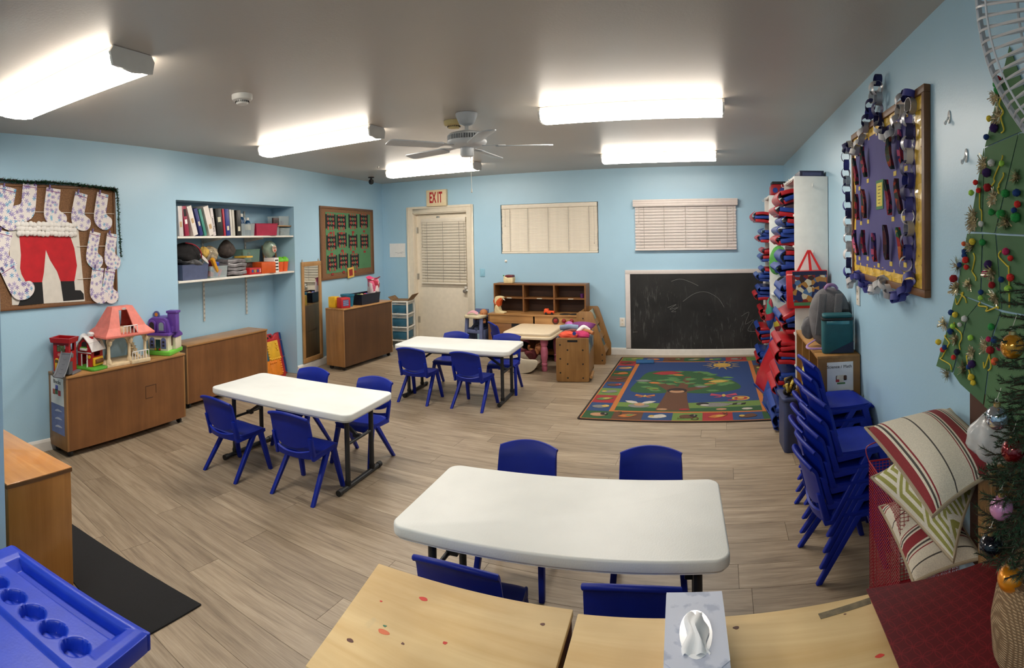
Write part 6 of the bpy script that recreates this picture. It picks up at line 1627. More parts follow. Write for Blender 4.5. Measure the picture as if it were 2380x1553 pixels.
for i in range(4):
    j = (i + 1) % 4
    if i in (1, 3):
        slab(q3(bot[i], zt0), q3(bot[j], zt0), q3(mid[j], z_m), q3(mid[i], z_m), .008).build('roof_skirt', m_dpk, dh)
        slab(q3(mid[i], z_m), q3(mid[j], z_m), q3(top[j], zt1), q3(top[i], zt1), .008).build('roof_slope', m_dpk, dh)
    else:
        for (f0, f1) in ((0, .30), (.66, 1)):
            L = lambda A, B_, f: (A[0] + (B_[0] - A[0]) * f, A[1] + (B_[1] - A[1]) * f)
            slab(q3(L(bot[i], bot[j], f0), zt0), q3(L(bot[i], bot[j], f1), zt0), q3(L(mid[i], mid[j], f1), z_m), q3(L(mid[i], mid[j], f0), z_m), .008).build('roof_skirt', m_dpk, dh)
            slab(q3(L(mid[i], mid[j], f0), z_m), q3(L(mid[i], mid[j], f1), z_m), q3(L(top[i], top[j], f1), zt1), q3(L(top[i], top[j], f0), zt1), .008).build('roof_slope', m_dpk, dh)
        L2 = lambda f: (mid[i][0] + (mid[j][0] - mid[i][0]) * f, mid[i][1] + (mid[j][1] - mid[i][1]) * f)
        L3 = lambda f: (top[i][0] + (top[j][0] - top[i][0]) * f, top[i][1] + (top[j][1] - top[i][1]) * f)
        a = [tuple(Vector(q3(L2(f), z_m)).lerp(Vector(q3(L3(f), zt1)), .84)) for f in (.30, .66)]
        slab(a[0], a[1], q3(L3(.66), zt1), q3(L3(.30), zt1), .008).build('roof_header', m_dpk, dh)
MB().ext(top, zt1 - .008, zt1 + .004, 'z').build('roof_cap', m_dpk, dh, bevel=.004)
rail(dh, .135, .275, -.032, .256, .315, 5)
MB().b(.14, .27, .05, .11, .24, .30).build('toy_bed', m_dcr, dh, bevel=.004)
MB().ext(circ(.20, 0, .022, 16, .009), 0, .003, 'y').build('badge', m_twhite, dh, (0, .040, .447), rot=(R(20), 0, 0))
# purple roofed house
ph = thing('toy_house', 'toy house with purple roof and chimney on a lime green base', 'toy house', TB(1.01, .215), TR_ + R(-68))
ph.scale = (1.15, 1.15, 1.2)
m_pur = M('toy_purple', (98, 62, 156), .45); m_pcr = M('toy_offwhite', (220, 212, 186), .5); m_shut = M('shutter_blue', (88, 98, 150), .5); m_lime = M('base_lime', (112, 196, 66), .5)
PWd, PDp = .165, .16
MB().ext([(-.025, -.03), (PWd + .03, -.03), (PWd + .03, PDp + .06), (PWd - .01, PDp + .07), (-.025, PDp + .02)], 0, .03, 'z').build('base', m_lime, ph, bevel=.005)
mb = MB(); holed_m(mb, [0, PWd], [.03, .145], 0, .01, [(.06, .105, .03, .11)]); mb.build('front_wall', m_pcr, ph)
MB().b(0, PWd, PDp - .01, PDp, .03, .145).build('back_wall', m_pcr, ph)
for x in (0, PWd - .01):
    mb = MB(); mb.T = Matrix.Translation((x, 0, 0)) @ Matrix.Rotation(PI / 2, 4, 'Z') @ Matrix.Translation((0, -.01, 0)); holed_m(mb, [.01, PDp - .01], [.03, .145], 0, .01, [(.07, .105, .06, .125)]); mb.build('side_wall', m_pcr, ph)
for x0 in (.015, .11): 
    s_ = MB().ext(arch(x0, x0 + .042, .045, .125), -.004, 0, 'y').build('shutter', m_shut, ph, bevel=.001)
    for z in (.06, .085): MB().b(x0 + .012, x0 + .030, -.0055, -.004, z, z + .016).build('shutter_panel', m_tdark, s_)
MB().b(PWd - .006, PWd + .001, .068, .107, .058, .127).build('brown_window', M('window_brown', (92, 60, 44), .6), ph)
MB().ext([(x, z) for x, z in ((-.022, .14), (PWd + .022, .14), (PWd + .022, .16), (-.022, .16))], -.022, PDp + .022, 'y').build('eave', m_pur, ph, bevel=.004)
prf = [(-.014, .158), (PWd + .014, .158), (PWd - .004, .25), (PWd - .03, .268), (.03, .268), (.004, .25)]
mb = MB(); mb.ext(prf, .008, PDp + .008, 'y'); mb.build('roof', m_pur, ph, bevel=.006)
for x0 in (.015, .095):
    d_ = MB().ext(arch(x0 - .006, x0 + .056, .165, .25), -.012, .01, 'y').build('dormer', m_pur, ph, bevel=.003)
    MB().ext(arch(x0 + .005, x0 + .045, .178, .238), -.0135, -.011, 'y').build('dormer_opening', m_tdark if x0 < .05 else M('opening_sky', (128, 150, 160), .6), d_)
ch_ = MB().b(PWd - .02, PWd + .05, .05, .12, .16, .30).build('chimney', m_pur, ph, bevel=.004)
MB().b(PWd - .028, PWd + .058, .042, .128, .298, .316).build('chimney_cap', m_pur, ch_, bevel=.003)
MB().ext([(PDp * .25, .16), (PDp * .9, .16), (PDp * .78, .235), (PDp * .35, .235)], PWd, PWd + .03, 'x').build('side_gable', m_pur, ph, bevel=.003)
MB().b(PWd, PWd + .028, PDp * .55, PDp + .04, .03, .12).build('side_bay', m_pcr, ph, bevel=.003)
MB().ext([(PDp * .5, .118), (PDp + .055, .118), (PDp + .05, .135), (PDp * .8, .175), (PDp * .6, .175)], PWd - .004, PWd + .036, 'x').build('bay_roof', m_pur, ph, bevel=.003)
bz = MB().lathe([(.026, -.006), (.026, .006)], 18).build('round_badge', m_shut, ph, (.05, .06, .285), rot=(PI / 2, 0, 0), smooth=45)
MB().ext(circ(0, 0, .014, 10), -.0078, -.006, 'y').build('badge_star', M('star_orange', (210, 130, 40), .5), ph, (.05, .06, .285))
for (x, c) in ((.066, m_tyel), (.10, m_tred)): MB().sph((x, -.008, .04), .009, 8, 6).build('little_flower', c, ph, smooth=60)
# ================================================================ RIGHT WALL: CUBBY TOWERS AND REST MATS
m_cub = M('cubby_white', (226, 226, 220), .45, var=.03)
def hook(parent, loc, rz=0):
    return MB().tube(catmull([(0, 0, .02), (0, -.004, 0), (0, -.02, -.012), (0, -.032, 0), (0, -.032, .014)], 4), .003, 6).build('coat_hook', m_cub, parent, loc, rz, smooth=60)
SHZ = [.04, .30, .545, .79, 1.02, 1.245, 1.47, 1.71]
def cubby(label, y0, y1):
    t = thing('cubby_tower', label, 'shelf', (XR - .004, y0, 0), 0)
    D_, Hh = -.262, 2.0; L = y1 - y0
    for y in (0, L - .018): MB().b(D_, 0, y, y + .018, 0, Hh).build('side_panel', m_cub, t, bevel=.002)
    MB().b(D_, 0, .018, L - .018, Hh - .018, Hh).build('top_board', m_cub, t)
    MB().b(-.008, 0, .018, L - .018, 0, Hh - .018).build('back_board', m_cub, t)
    for z in SHZ: MB().b(D_, -.008, .018, L - .018, z - .016, z).build('shelf_board', m_cub, t)
    for k in range(4): hook(t, (D_, .08 + k * (L - .16) / 3, Hh - .03), -PI / 2)
    hook(t, (-.12, 0, 1.93)); hook(t, (-.12, 0, 1.42))
    return t
cubby('nearer white cubby tower full of red and blue rest mats', 4.22, 4.86)
cubby('farther white cubby tower by the chalkboard', 6.36, 7.0)
m_mr = M('mat_red', (168, 24, 34), .34, var=.08, bump=.1, bscale=40); m_mb = M('mat_blue', (30, 60, 140), .36, var=.08, bump=.1, bscale=40)
mr = random.Random(11)
def matlayer(m0, w, d, th, seed):
    def f(u, v):
        e = min(u, 1 - u, v, 1 - v) * 4
        return (d * u, w * (v - .5), .008 * math.sin(5 * u + seed) + .006 * math.sin(7 * v + seed * 2) - .012 * max(0, .25 - u) * 4)
    return MB().sheet(f, 8, 6, th)
def rest_mat(label, unit, y, z, cols, tilt=0.0, out=.13, w=.50, d=.36, th=.034, roll=0.0):
    """folded vinyl mat lying on a cubby shelf; cols gives the layers from below"""
    t = thing('rest_mat', label, 'rest mat', (XR - .266 - out, y, z), 0, 'rest mats in the %s' % unit, rot=(roll, tilt, 0))
    for k, c in enumerate(cols):
        m = m_mr if c == 'r' else m_mb
        matlayer(m, w * mr.uniform(.9, 1.0), d * mr.uniform(.94, 1.0), th, mr.uniform(0, 6)).build('mat_panel', m, t, (mr.uniform(-.012, .012), 0, th * .55 + k * th * 1.02), bevel=.006)
    # the fold bulges out of the shelf
    c = cols[0]; m = m_mr if c == 'r' else m_mb
    hh = th * len(cols)
    MB().sheet(lambda u, v: (-.006 - .035 * math.sin(PI * u) , w * .94 * (v - .5), hh * u * 1.02 + .004), 8, 6, .006).build('fold', m, t, smooth=70)
    return t
rows = ['bottom', 'seventh', 'sixth', 'fifth', 'fourth', 'third', 'second', 'top']
def fill(unit, uy, spec):
    for (r, items) in spec:
        z = SHZ[r] + .002
        for i, (cols, tilt, out) in enumerate(items):
            nm = {'r': 'red', 'b': 'blue'}[cols[0]] + (' and ' + {'r': 'red', 'b': 'blue'}[cols[1]] if len(set(cols)) > 1 else '')
            pos = '' if len(items) == 1 else [', lower', ', upper', ', uppermost'][i] if len(items) < 3 else [', lowest', ', middle', ', upper'][i]
            rest_mat('%s folded rest mat on the %s shelf of the %s%s' % (nm, rows[r], unit, pos), unit, uy + mr.uniform(-.01, .01), z, cols, R(tilt), out)
            z += .035 * len(cols) + .006
fill('nearer cubby tower', 4.54, [(7, [('rb', 8, .11), ('rbr', -6, .07)]), (6, [('rb', 5, .10), ('bb', 8, .09), ('br', 10, .06)]), (5, [('bb', 4, .10), ('bbr', 8, .07)]), (4, [('bb', -12, .06), ('bb', -24, .05)]), (3, [('rb', 12, .06), ('br', -16, .07)]), (2, [('rbr', 6, .12), ('rr', 4, .10)]), (1, [('rb', 4, .14), ('rbb', 6, .12)]), (0, [('bbr', 4, .14), ('bb', 6, .15)])])
fill('farther cubby tower', 6.68, [(7, [('rbr', 6, .16)]), (6, [('rb', 5, .10), ('bb', 8, .06)]), (5, [('br', 4, .07), ('rr', 6, .05)]), (4, [('bb', 6, .12), ('br', 8, .06)]), (3, [('rb', 8, .14), ('bb', 6, .10)]), (2, [('rr', 5, .06), ('rr', 8, .08)]), (1, [('rbr', 6, .10), ('br', 8, .12)]), (0, [('rb', 4, .12), ('bb', 6, .11)])])
# mats heaped on the floor against the towers
for (x, y, z, a, cols, rr_, lab) in ((.47, 4.80, .02, -74, 'bb', .1, 'blue rest mat leaning on the floor against the nearer cubby tower'), (.455, 5.45, .012, -66, 'br', .2, 'blue and red rest mat leaning between the two cubby towers, nearer one'), (.46, 5.95, .012, -68, 'rb', -.1, 'red and blue rest mat leaning between the two cubby towers, farther one'),
                             (.45, 4.56, .011, 0, 'b', .0, 'flat blue mat lying on the floor at the corner of the picture rug')):
    t = rest_mat(lab, 'heap beside the cubby towers', y, z, cols, R(a), 0, .5, .46 if a else .2, .036, 0)
    t.location.x = x; t.rotation_euler = (0, R(a), R(rr_ * 60))
# things on and between the towers
bx_ = thing('flat_box', 'dark blue flat box on top of the nearer cubby tower', 'box', (.63, 4.30, 2.0008), 0)
MB().b(0, .19, 0, .30, 0, .05).build('carton', M('box_navy', (28, 32, 60), .5), bx_, bevel=.002)
MB().b(.02, .17, -.001, 0, .012, .038).build('printed_band', M('band_grey', (70, 76, 110), .5), bx_)
rbx = thing('lunch_box', 'red rounded box with blue dots on top of the farther cubby tower', 'box', (.60, 6.40, 2.0008), 0)
MB().ext(rrect(0, .22, 0, .13, .03), 0, .2, 'y').build('box_body', m_mr, rbx, bevel=.006)
for x in (.05, .13): MB().ext(circ(x, .06, .03, 14), -.002, .001, 'y').build('blue_dot', m_mb, rbx)
tag(MB().b(0, .2, 0, .22, 0, .03).build('dark_case', m_black, loc=(.615, 6.39, 2.1315), bevel=.004), 'black flat case on the red rounded box', 'case')
gbag = blob('green_bag', 'bright green drawstring bag hanging from the farther cubby tower', 'bag', None, (.10, .05, .16), M('bag_green', (84, 158, 72), .8, var=.12), 0, 0, 0, jit=.07, seed=2)
gbag.location = (.66, 6.29, 1.26); gbag.rotation_euler = (0, R(8), 0)
MB().tube([(.0, .0, .15), (.01, 0, .22)], .006, 6).build('drawstring', M('bag_green2', (60, 120, 60), .8), gbag)
whl = thing('toy_disc', 'black toy wheel with yellow hub below the green bag', 'toy', (.72, 6.27, .985), 0, rot=(PI / 2, 0, 0))
MB().lathe([(.03, -.02), (.085, -.02), (.092, -.01), (.092, .02), (.085, .03), (.03, .03)], 26).build('tyre', m_black, whl, smooth=45)
MB().lathe([(0, .034), (.012, .036), (.05, .034), (.052, -.01), (0, -.012)], 22).build('hub', M('hub_yellow', (222, 206, 50), .45), whl, smooth=45)
sh2 = thing('wall_shelf', 'small white shelf board below the green bag, between the cubby towers', 'shelf', (XR, 6.30, .885), 0)
MB().b(-.26, -.002, -.10, .056, -.016, 0).build('board', m_cub, sh2, bevel=.002)
MB().b(-.2, -.18, .02, .052, -.10, -.016).build('bracket', m_cub, sh2)
gm = blob('garment', 'teal and red patterned garment hanging below the small white shelf', 'clothing', None, (.055, .05, .17), pic_mat('teal_patch', [(40, 120, 116), (50, 130, 110), (160, 30, 50), (40, 70, 130)], 11), 0, 0, 0, jit=.10, seed=5)
gm.location = (.56, 6.26, .66)
gm2 = blob('garment', 'blue and yellow garment hanging behind the teal one', 'clothing', None, (.05, .05, .13), pic_mat('by_patch', [(40, 64, 140), (50, 70, 150), (214, 186, 60), (150, 40, 50)], 12), 0, 0, 0, jit=.10, seed=8)
gm2.location = (.65, 6.27, .58)
# tote bag on the near tower
tt = thing('tote_bag', 'red tote bag with colourful picture panel hanging on the nearer cubby tower', 'bag', (.655, 4.185, 1.0), 0, rot=(0, 0, R(-3)))
m_tote = M('tote_red', (196, 26, 28), .4, coat=.3)
def totemat():
    m, nt, b = base_mat('tote_picture'); v = coords(nt, (1, .2, 1))
    vo = N(nt, 'ShaderNodeTexVoronoi', i_Scale=30.0); nt.links.new(v, vo.inputs['Vector'])
    s_ = nt.nodes.new('ShaderNodeSeparateColor'); nt.links.new(vo.outputs['Color'], s_.inputs[0])
    r = ramp(nt, s_.outputs[0], [(0, (40, 44, 84)), (.25, (170, 120, 60)), (.45, (206, 196, 170)), (.6, (130, 40, 34)), (.75, (80, 110, 150)), (.88, (60, 40, 34))]); r.color_ramp.interpolation = 'CONSTANT'
    nt.links.new(r.outputs[0], b.inputs['Base Color']); b.inputs['Roughness'].default_value = .3
    return m
MB().hexa([(-.15, -.07, 0), (.15, -.06, 0), (.15, .015, 0), (-.15, .015, 0), (-.16, -.075, .28), (.155, -.06, .285), (.15, .018, .285), (-.15, .018, .28)]).build('bag_body', m_tote, tt, bevel=.006)
MB().hexa([(-.105, -.0715, .05), (.145, -.0625, .05), (.145, -.058, .05), (-.105, -.067, .05), (-.115, -.0765, .25), (.148, -.064, .25), (.148, -.06, .25), (-.115, -.072, .25)]).build('picture_panel', totemat(), tt)
MB().hexa([(-.11, -.0765, .25), (.148, -.064, .25), (.148, -.06, .25), (-.11, -.072, .25), (-.112, -.0775, .278), (.15, -.065, .28), (.15, -.06, .28), (-.112, -.073, .278)]).build('navy_band', M('tote_navy', (34, 36, 66), .4), tt)
MB().b(-.10, .14, -.072, -.06, .022, .045).build('green_band', M('tote_green', (70, 120, 80), .4), tt)
for (x0, x1, y) in ((-.075, .02, -.07), (.11, .03, -.066), (.03, .022, -.05)):
    MB().hexa([(x0 - .011, y, .27), (x0 + .011, y, .27), (x0 + .011, y + .003, .27), (x0 - .011, y + .003, .27), (x1 - .008, .018, .435), (x1 + .008, .018, .435), (x1 + .008, .021, .435), (x1 - .008, .021, .435)]).build('handle', m_tote, tt)

# ================================================================ LOW BOOK SHELF
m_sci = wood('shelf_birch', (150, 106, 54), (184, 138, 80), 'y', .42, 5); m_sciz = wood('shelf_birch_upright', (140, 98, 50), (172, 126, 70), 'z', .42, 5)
bs = thing('book_shelf', 'open wooden shelf unit with backpack on top, behind the stacked chairs', 'shelf', (.575, 3.25, 0), 0)
SW, SL, SH = .258, .92, .83
MB().b(-.003, SW, -.003, SL + .003, SH - .018, SH).build('top', m_sci, bs, bevel=.002)
for y in (0, SL - .018): MB().b(0, SW, y, y + .018, 0, SH - .018).build('side_panel', m_sciz, bs)
for y in (SL * .34, SL * .67): MB().b(0, SW - .008, y, y + .016, .04, SH - .018).build('divider', m_sciz, bs)
for z in (.04, .42): MB().b(0, SW - .008, .018, SL - .018, z - .016, z).build('shelf_board', m_sci, bs)
MB().b(SW - .008, SW, .018, SL - .018, 0, SH - .018).build('back_board', m_sci, bs)
pst = MB().b(.055, .215, -.002, 0, .615, .79).build('poster', m_paper, bs)
text('Science / Math', .026, m_ink, bs, (.130, -.0026, .762), (PI / 2, 0, 0))
for (x, z, w_, h_, c) in ((.14, .69, .055, .042, (226, 214, 190)), (.118, .694, .02, .03, (70, 50, 40)), (.115, .70, .013, .014, (196, 150, 110)), (.165, .694, .02, .03, (90, 60, 40)), (.164, .70, .013, .014, (206, 160, 120)), (.118, .678, .022, .016, (180, 60, 60)), (.166, .678, .022, .016, (230, 230, 230)), (.14, .662, .05, .010, (80, 130, 70))):
    MB().ext(rrect(x - w_ / 2 * 1.0, x + w_ / 2, z - h_ / 2, z + h_ / 2, min(w_, h_) * .3, 3), -.0030 - (c[0] % 7) * .00003, -.002, 'y').build('printed_shape', M('ps_%d_%d' % (c[0], c[1]), c, .7), pst)
MB().b(.055, .215, -.002, 0, .45, .612).build('red_card', M('faded_red_card', (132, 72, 66), .7), bs)
bp = thing('backpack', 'grey childs backpack with lilac straps standing on the book shelf', 'bag', (.705, 3.53, .8308), 0, rot=(R(-5), 0, R(-8)))
m_bpk = M('backpack_grey', (104, 102, 104), .85, var=.12, bump=.15, bscale=120); m_lil = M('strap_lilac', (146, 112, 158), .6)
def bpf(sx, sy, sz, n=2.6):
    def f(u, v):
        t = 2 * PI * u; p = -PI / 2 + PI * v
        c, s = math.cos(p), math.sin(p)
        se = lambda q: math.copysign(abs(q) ** (2 / n), q)
        zz_ = se(s) * sz
        k = 1.0 if zz_ < 0 else 1 - .18 * (zz_ / sz) ** 2
        return (se(c) * se(math.cos(t)) * sx * k, se(c) * se(math.sin(t)) * sy * k, zz_ + sz)
    return f
MB().sheet(bpf(.135, .085, .19), 28, 18).build('body', m_bpk, bp, smooth=70)
for x in (-.06, .045):
    MB().sheet(lambda u, v: (x + .05 * (v - .5) + .03 * (u - .5), -.088 - .012 * math.sin(PI * u) - .006, .08 + .26 * u), 10, 4, .014).build('shoulder_strap', m_bpk, bp, bevel=.004)
MB().tube(catmull([(-.03, -.04, .372), (-.01, -.06, .395), (.03, -.05, .392), (.05, -.03, .37)], 5), .008, 8, flat=1.6).build('top_loop', m_lil, bp, smooth=60)
MB().tube(catmull([(-.10, -.09, .05), (-.15, -.13, .02), (-.13, -.17, .006), (-.02, -.16, .005)], 6), .009, 8, flat=.5).build('dangling_strap', m_lil, bp, smooth=60)
MB().b(.03, .12, -.098, -.088, .225, .24).build('zip', m_black, bp, bevel=.003)
blob('side_pocket', None, '', None, (.035, .05, .07), m_bpk, 0, 0, 0, seed=2).parent = bp
[c for c in bp.children if c.name.startswith('side_pocket')][0].location = (-.135, 0, .12)
lb = thing('lunch_bag', 'teal insulated lunch bag with black zip on the book shelf', 'bag', (.715, 3.355, .8308), R(-6))
m_teal = M('lunch_teal', (12, 84, 92), .6, var=.08, bump=.1, bscale=120)
MB().ext(rrect(-.095, .095, -.06, .06, .025), 0, .205, 'z').build('body', m_teal, lb, bevel=.008)
MB().ext(rrect(-.099, .099, -.064, .064, .025), .20, .216, 'z').build('zip_band', m_black, lb, bevel=.004)
MB().ext(rrect(-.092, .092, -.058, .058, .025), .214, .236, 'z').build('lid', m_teal, lb, bevel=.01, seg=3)
MB().b(-.07, .07, -.0645, -.058, .178, .20).build('shiny_window', M('teal_gloss', (60, 130, 140), .1, coat=1), lb, bevel=.003)
MB().ext([(-.06, .004), (.094, .004), (.094, .075)], -.0625, -.059, 'y').build('navy_corner', M('lunch_navy', (16, 34, 62), .6), lb)
bkt = thing('bucket', 'small blue bucket with yellow fluff inside the book shelf', 'bucket', (.67, 3.72, .4205), 0)
MB().lathe([(.05, 0), (.068, .15), (.072, .152), (.066, .148), (.048, .004), (0, .004)], 20).build('bucket_body', M('bucket_blue', (30, 104, 150), .4), bkt, smooth=45)
fl = blob('yellow_fluff', 'pale yellow fluffy pompom toy hanging over the blue bucket', 'toy', None, (.05, .06, .10), M('fluff_yellow', (214, 200, 96), .95, var=.25, scale=40, bump=.6, bscale=90), 0, 0, 0, jit=.14, seed=6)
fl.location = (.60, 3.70, .60)
for k in range(4): MB().tube(catmull([(.0, .02 * k - .03, -.07), (-.015 - .006 * k, .02 * k - .03, -.12), (-.005, .03 * k - .04, -.17)], 4), .004, 5).build('tassel', M('fluff_yellow', (1, 1, 1)), fl)
# dark blue tote of ropes
tob = thing('rope_bin', 'dark blue plastic bin of yellow and black ropes in front of the book shelf', 'bin', (.49, 4.02, 0), R(4))
m_tbn = M('bin_navy', (46, 56, 92), .5)
MB().ext(rrect(-.055, .06, -.12, .12, .03), .0, .38, 'z').build('bin_body', m_tbn, tob, bevel=.006)
MB().ext(rrect(-.068, .072, -.135, .135, .03), .37, .392, 'z').build('rim', m_tbn, tob, bevel=.005)
rr3 = random.Random(2)
for k, c in enumerate(((196, 160, 60), (30, 28, 30), (206, 186, 90), (180, 140, 50), (24, 24, 26))):
    pts = [(rr3.uniform(-.045, .05), rr3.uniform(-.10, .10), .43 + .04 * math.sin(q * 1.7 + k) + .012 * k) for q in range(7)]
    o = MB().tube(catmull(pts, 5), .011, 7).build('skipping_rope', M('rope_%d_%d' % (c[0], c[1]), c, .7), loc=(.49, 4.02, .0), smooth=60)
    tag(o, '%s skipping rope coiled on top of the dark blue bin' % ['golden', 'black', 'pale yellow', 'ochre', 'charcoal'][k], 'rope', 'ropes in the dark blue bin')

# ================================================================ PURPLE BOARD ON THE RIGHT WALL
pbz = 1.298
m_pur2 = M('purple_paper', (74, 70, 128), .8, var=.05, scale=5); m_gold = M('gold_border', (226, 184, 56), .35, var=.2, scale=30, coat=.2)
b3 = framed_board('bulletin_board', 'cork board covered in purple paper with gold border and paper chain', 1.245, .865, RW(3.345, pbz), RZR, .032, .03, m_frame, m_framez, m_cork)
for (x0, x1, z0, z1) in ((.032, 1.213, .032, .09), (.032, 1.213, .775, .833), (.032, .085, .09, .775), (1.11, 1.213, .09, .775)):
    MB().sheet(lambda u, v: (x0 + (x1 - x0) * u, -.0185 - .003 * math.sin(40 * (u * (x1 - x0) + v * (z1 - z0))), z0 + (z1 - z0) * v), 24 if x1 - x0 > .2 else 3, 3 if x1 - x0 > .2 else 18, .0008).build('gold_border', m_gold, b3)
MB().b(.078, 1.115, -.0205, -.0165, .075, .79).build('purple_paper', m_pur2, b3)
def craftmat(name, cols): return pic_mat(name, cols, 34)
cm = [craftmat('mitten_print_%d' % k, c) for k, c in enumerate(([(40, 34, 36), (150, 30, 50), (36, 60, 44), (180, 60, 80)], [(60, 70, 40), (170, 90, 40), (40, 60, 60), (150, 40, 40)], [(200, 90, 130), (60, 50, 110), (40, 40, 40), (190, 60, 60)], [(60, 26, 34), (90, 30, 40), (40, 24, 34)], [(206, 160, 60), (180, 40, 40), (50, 110, 60), (220, 120, 60)], [(190, 70, 40), (50, 60, 50), (90, 40, 40)]))]
craft = [(0.169, 0.625, 0, .16), (0.356, 0.658, 0, .17), (0.84, 0.639, 1, .15), (0.998, 0.645, 2, .15), (0.201, 0.416, 0, .15), (0.357, 0.427, 5, .16), (0.807, 0.435, 0, .17), (0.963, 0.43, 5, .16), (0.159, 0.209, 2, .15), (0.346, 0.212, 0, .14), (0.56, 0.19, 2, .15), (0.772, 0.219, 3, .17), (0.982, 0.215, 4, .15)]
cl = ['dark', 'black and red', 'green and orange', 'pink and green', 'dark green', 'orange red', 'black and maroon', 'rust', 'pink spotted', 'dark red and green', 'pink and violet', 'plum', 'yellow red and green']
for k, (x, z, mi_, h) in enumerate(craft):
    t = thing('paper_feather', '%s paper feather, %s row of the purple board, %s' % (cl[k], ['top', 'middle', 'bottom'][0 if z > .55 else 1 if z > .3 else 2], 'toward the cubby towers' if x < .5 else 'toward the tree'), 'paper craft', RW(3.345 - x, pbz + z, .021), RZR, 'feather crafts on the purple board')
    rr = random.Random(k + 40); w = .038 + .010 * (k % 3)
    def f(u, v):
        s_ = math.sin(PI * min(1, max(0, u)) ** .8) ** .7
        return ((v - .5) * w * (s_ + .12) + .012 * math.sin(u * 5 + k), -.022 * abs(v - .5) * 2 - .016 * u * rr.choice([1]) - .004, (u - .5) * h)
    MB().sheet(f, 8, 4, .0012).build('feather', cm[mi_], t)
    MB().b(-.02, .022, -.001, .0, -h / 2 - .03, -h / 2 - .008).build('name_tag', M('tag_yellow', (206, 180, 84), .8), t)
pc = thing('poem_card', 'yellow printed card on green mount in the middle of the purple board', 'card', RW(3.345 - .59, pbz + .462, .0215), RZR)
MB().b(-.064, .064, -.002, 0, -.075, .075).build('mount', M('mount_green', (70, 120, 84), .8), pc)
MB().b(-.05, .05, -.0035, -.002, -.06, .06).build('card', M('poem_yellow', (214, 198, 90), .8), pc)
for k in range(6): MB().b(-.025 + .004 * (k % 2), .028 - .006 * (k % 3), -.0042, -.0035, .04 - .017 * k, .043 - .017 * k).build('text_line', m_ink, pc)
# paper chains
lr2 = random.Random(21)
m_l = {'n': M('link_navy', (26, 30, 84), .6), 'v': M('link_violet', (58, 62, 140), .6), 'w': M('link_white', (206, 204, 204), .5), 's': M('link_silver', (164, 164, 170), .3, .3)}
def link_mesh(m):
    mb = MB()
    mb.sheet(lambda u, v: (.027 * math.cos(2 * PI * u), (v - .5) * .03, .034 * math.sin(2 * PI * u)), 16, 1, .0012)
    return mb.mesh('chain_link', m, smooth=60)
lm = {k: link_mesh(m) for k, m in m_l.items()}
def chain(label, pts, cols, out=.035):
    t = thing('paper_chain', label, 'paper chain', (XR, 3.345, pbz), RZR)
    P = [Vector((x, -out, z)) for x, z in pts]
    S = catmull(P, 12); acc = 0; last = S[0]; i = 0
    L = 0; nxt = 0
    for a, b_ in zip(S, S[1:]):
        seg = (b_ - a).length
        while nxt <= L + seg:
            q = a.lerp(b_, (nxt - L) / max(seg, 1e-9)); d = (b_ - a).normalized()
            ang = math.atan2(d.x, d.z)
            q = q + Vector((0, -.006 * (i % 2), 0))
            rot = Matrix.Rotation(ang, 4, 'Y') @ Matrix.Rotation((PI / 2 if i % 2 else 0) + lr2.uniform(-.3, .3), 4, 'Z')
            o = inst(lm[cols[i % len(cols)]], 'chain_link', t, q, rot.to_euler())
            nxt += .052; i += 1
        L += seg
    return t
chain('paper chain down the left edge of the purple board, navy and white rings', [(-.10, .80), (-.105, .655), (-.075, .51), (-.055, .388), (-.045, .287), (-.05, .186), (-.06, .105), (-.06, .03), (-.01, -.05)], 'wnvnsvnvnwwsw')
chain('paper chain looped over the top edge of the purple board, hung from the wall', [(-.10, .80), (0, .805), (.15, .74), (.30, .80), (.45, .89), (.54, .965), (.63, 1.037), (.635, .93), (.655, .80), (.81, .72), (.95, .77), (1.02, .85), (1.12, .85)], 'nnwnwwswswsnvnwwnss', .04)
chain('paper chain along the bottom edge of the purple board', [(-.01, -.05), (.10, .0), (.24, .02), (.38, -.03), (.56, -.03), (.70, .03), (.77, -.01), (.90, -.035), (1.03, .01), (1.12, .08)], 'wwsvvvvvvvwwwws', .04)
chain('paper chain down the right edge of the purple board, silver and navy rings', [(1.115, .80), (1.10, .70), (1.09, .60), (1.078, .50), (1.085, .40), (1.09, .30), (1.075, .22), (1.06, .12)], 'ssnswnvnvwsnvs', .04)
for i, (y, z) in enumerate(((1.911, 1.994), (1.763, 1.832))):
    t = thing('clear_hook', 'clear plastic wall hook, %s of the two between the board and the tree' % ('upper' if i == 0 else 'lower'), 'hook', RW(y, z), RZR)
    m_hk = M('clear_hook', (226, 232, 236), .06, alpha=.75, coat=1, var=.3, scale=200)
    MB().ext(circ(0, 0, .012, 14, .025), -.004, -.001, 'y').build('plate', m_hk, t, bevel=.001)
    MB().tube(catmull([(0, -.004, .0), (0, -.012, -.015), (0, -.018, -.028), (0, -.02, -.015)], 4), .004, 8).build('hook', m_hk, t, smooth=60)

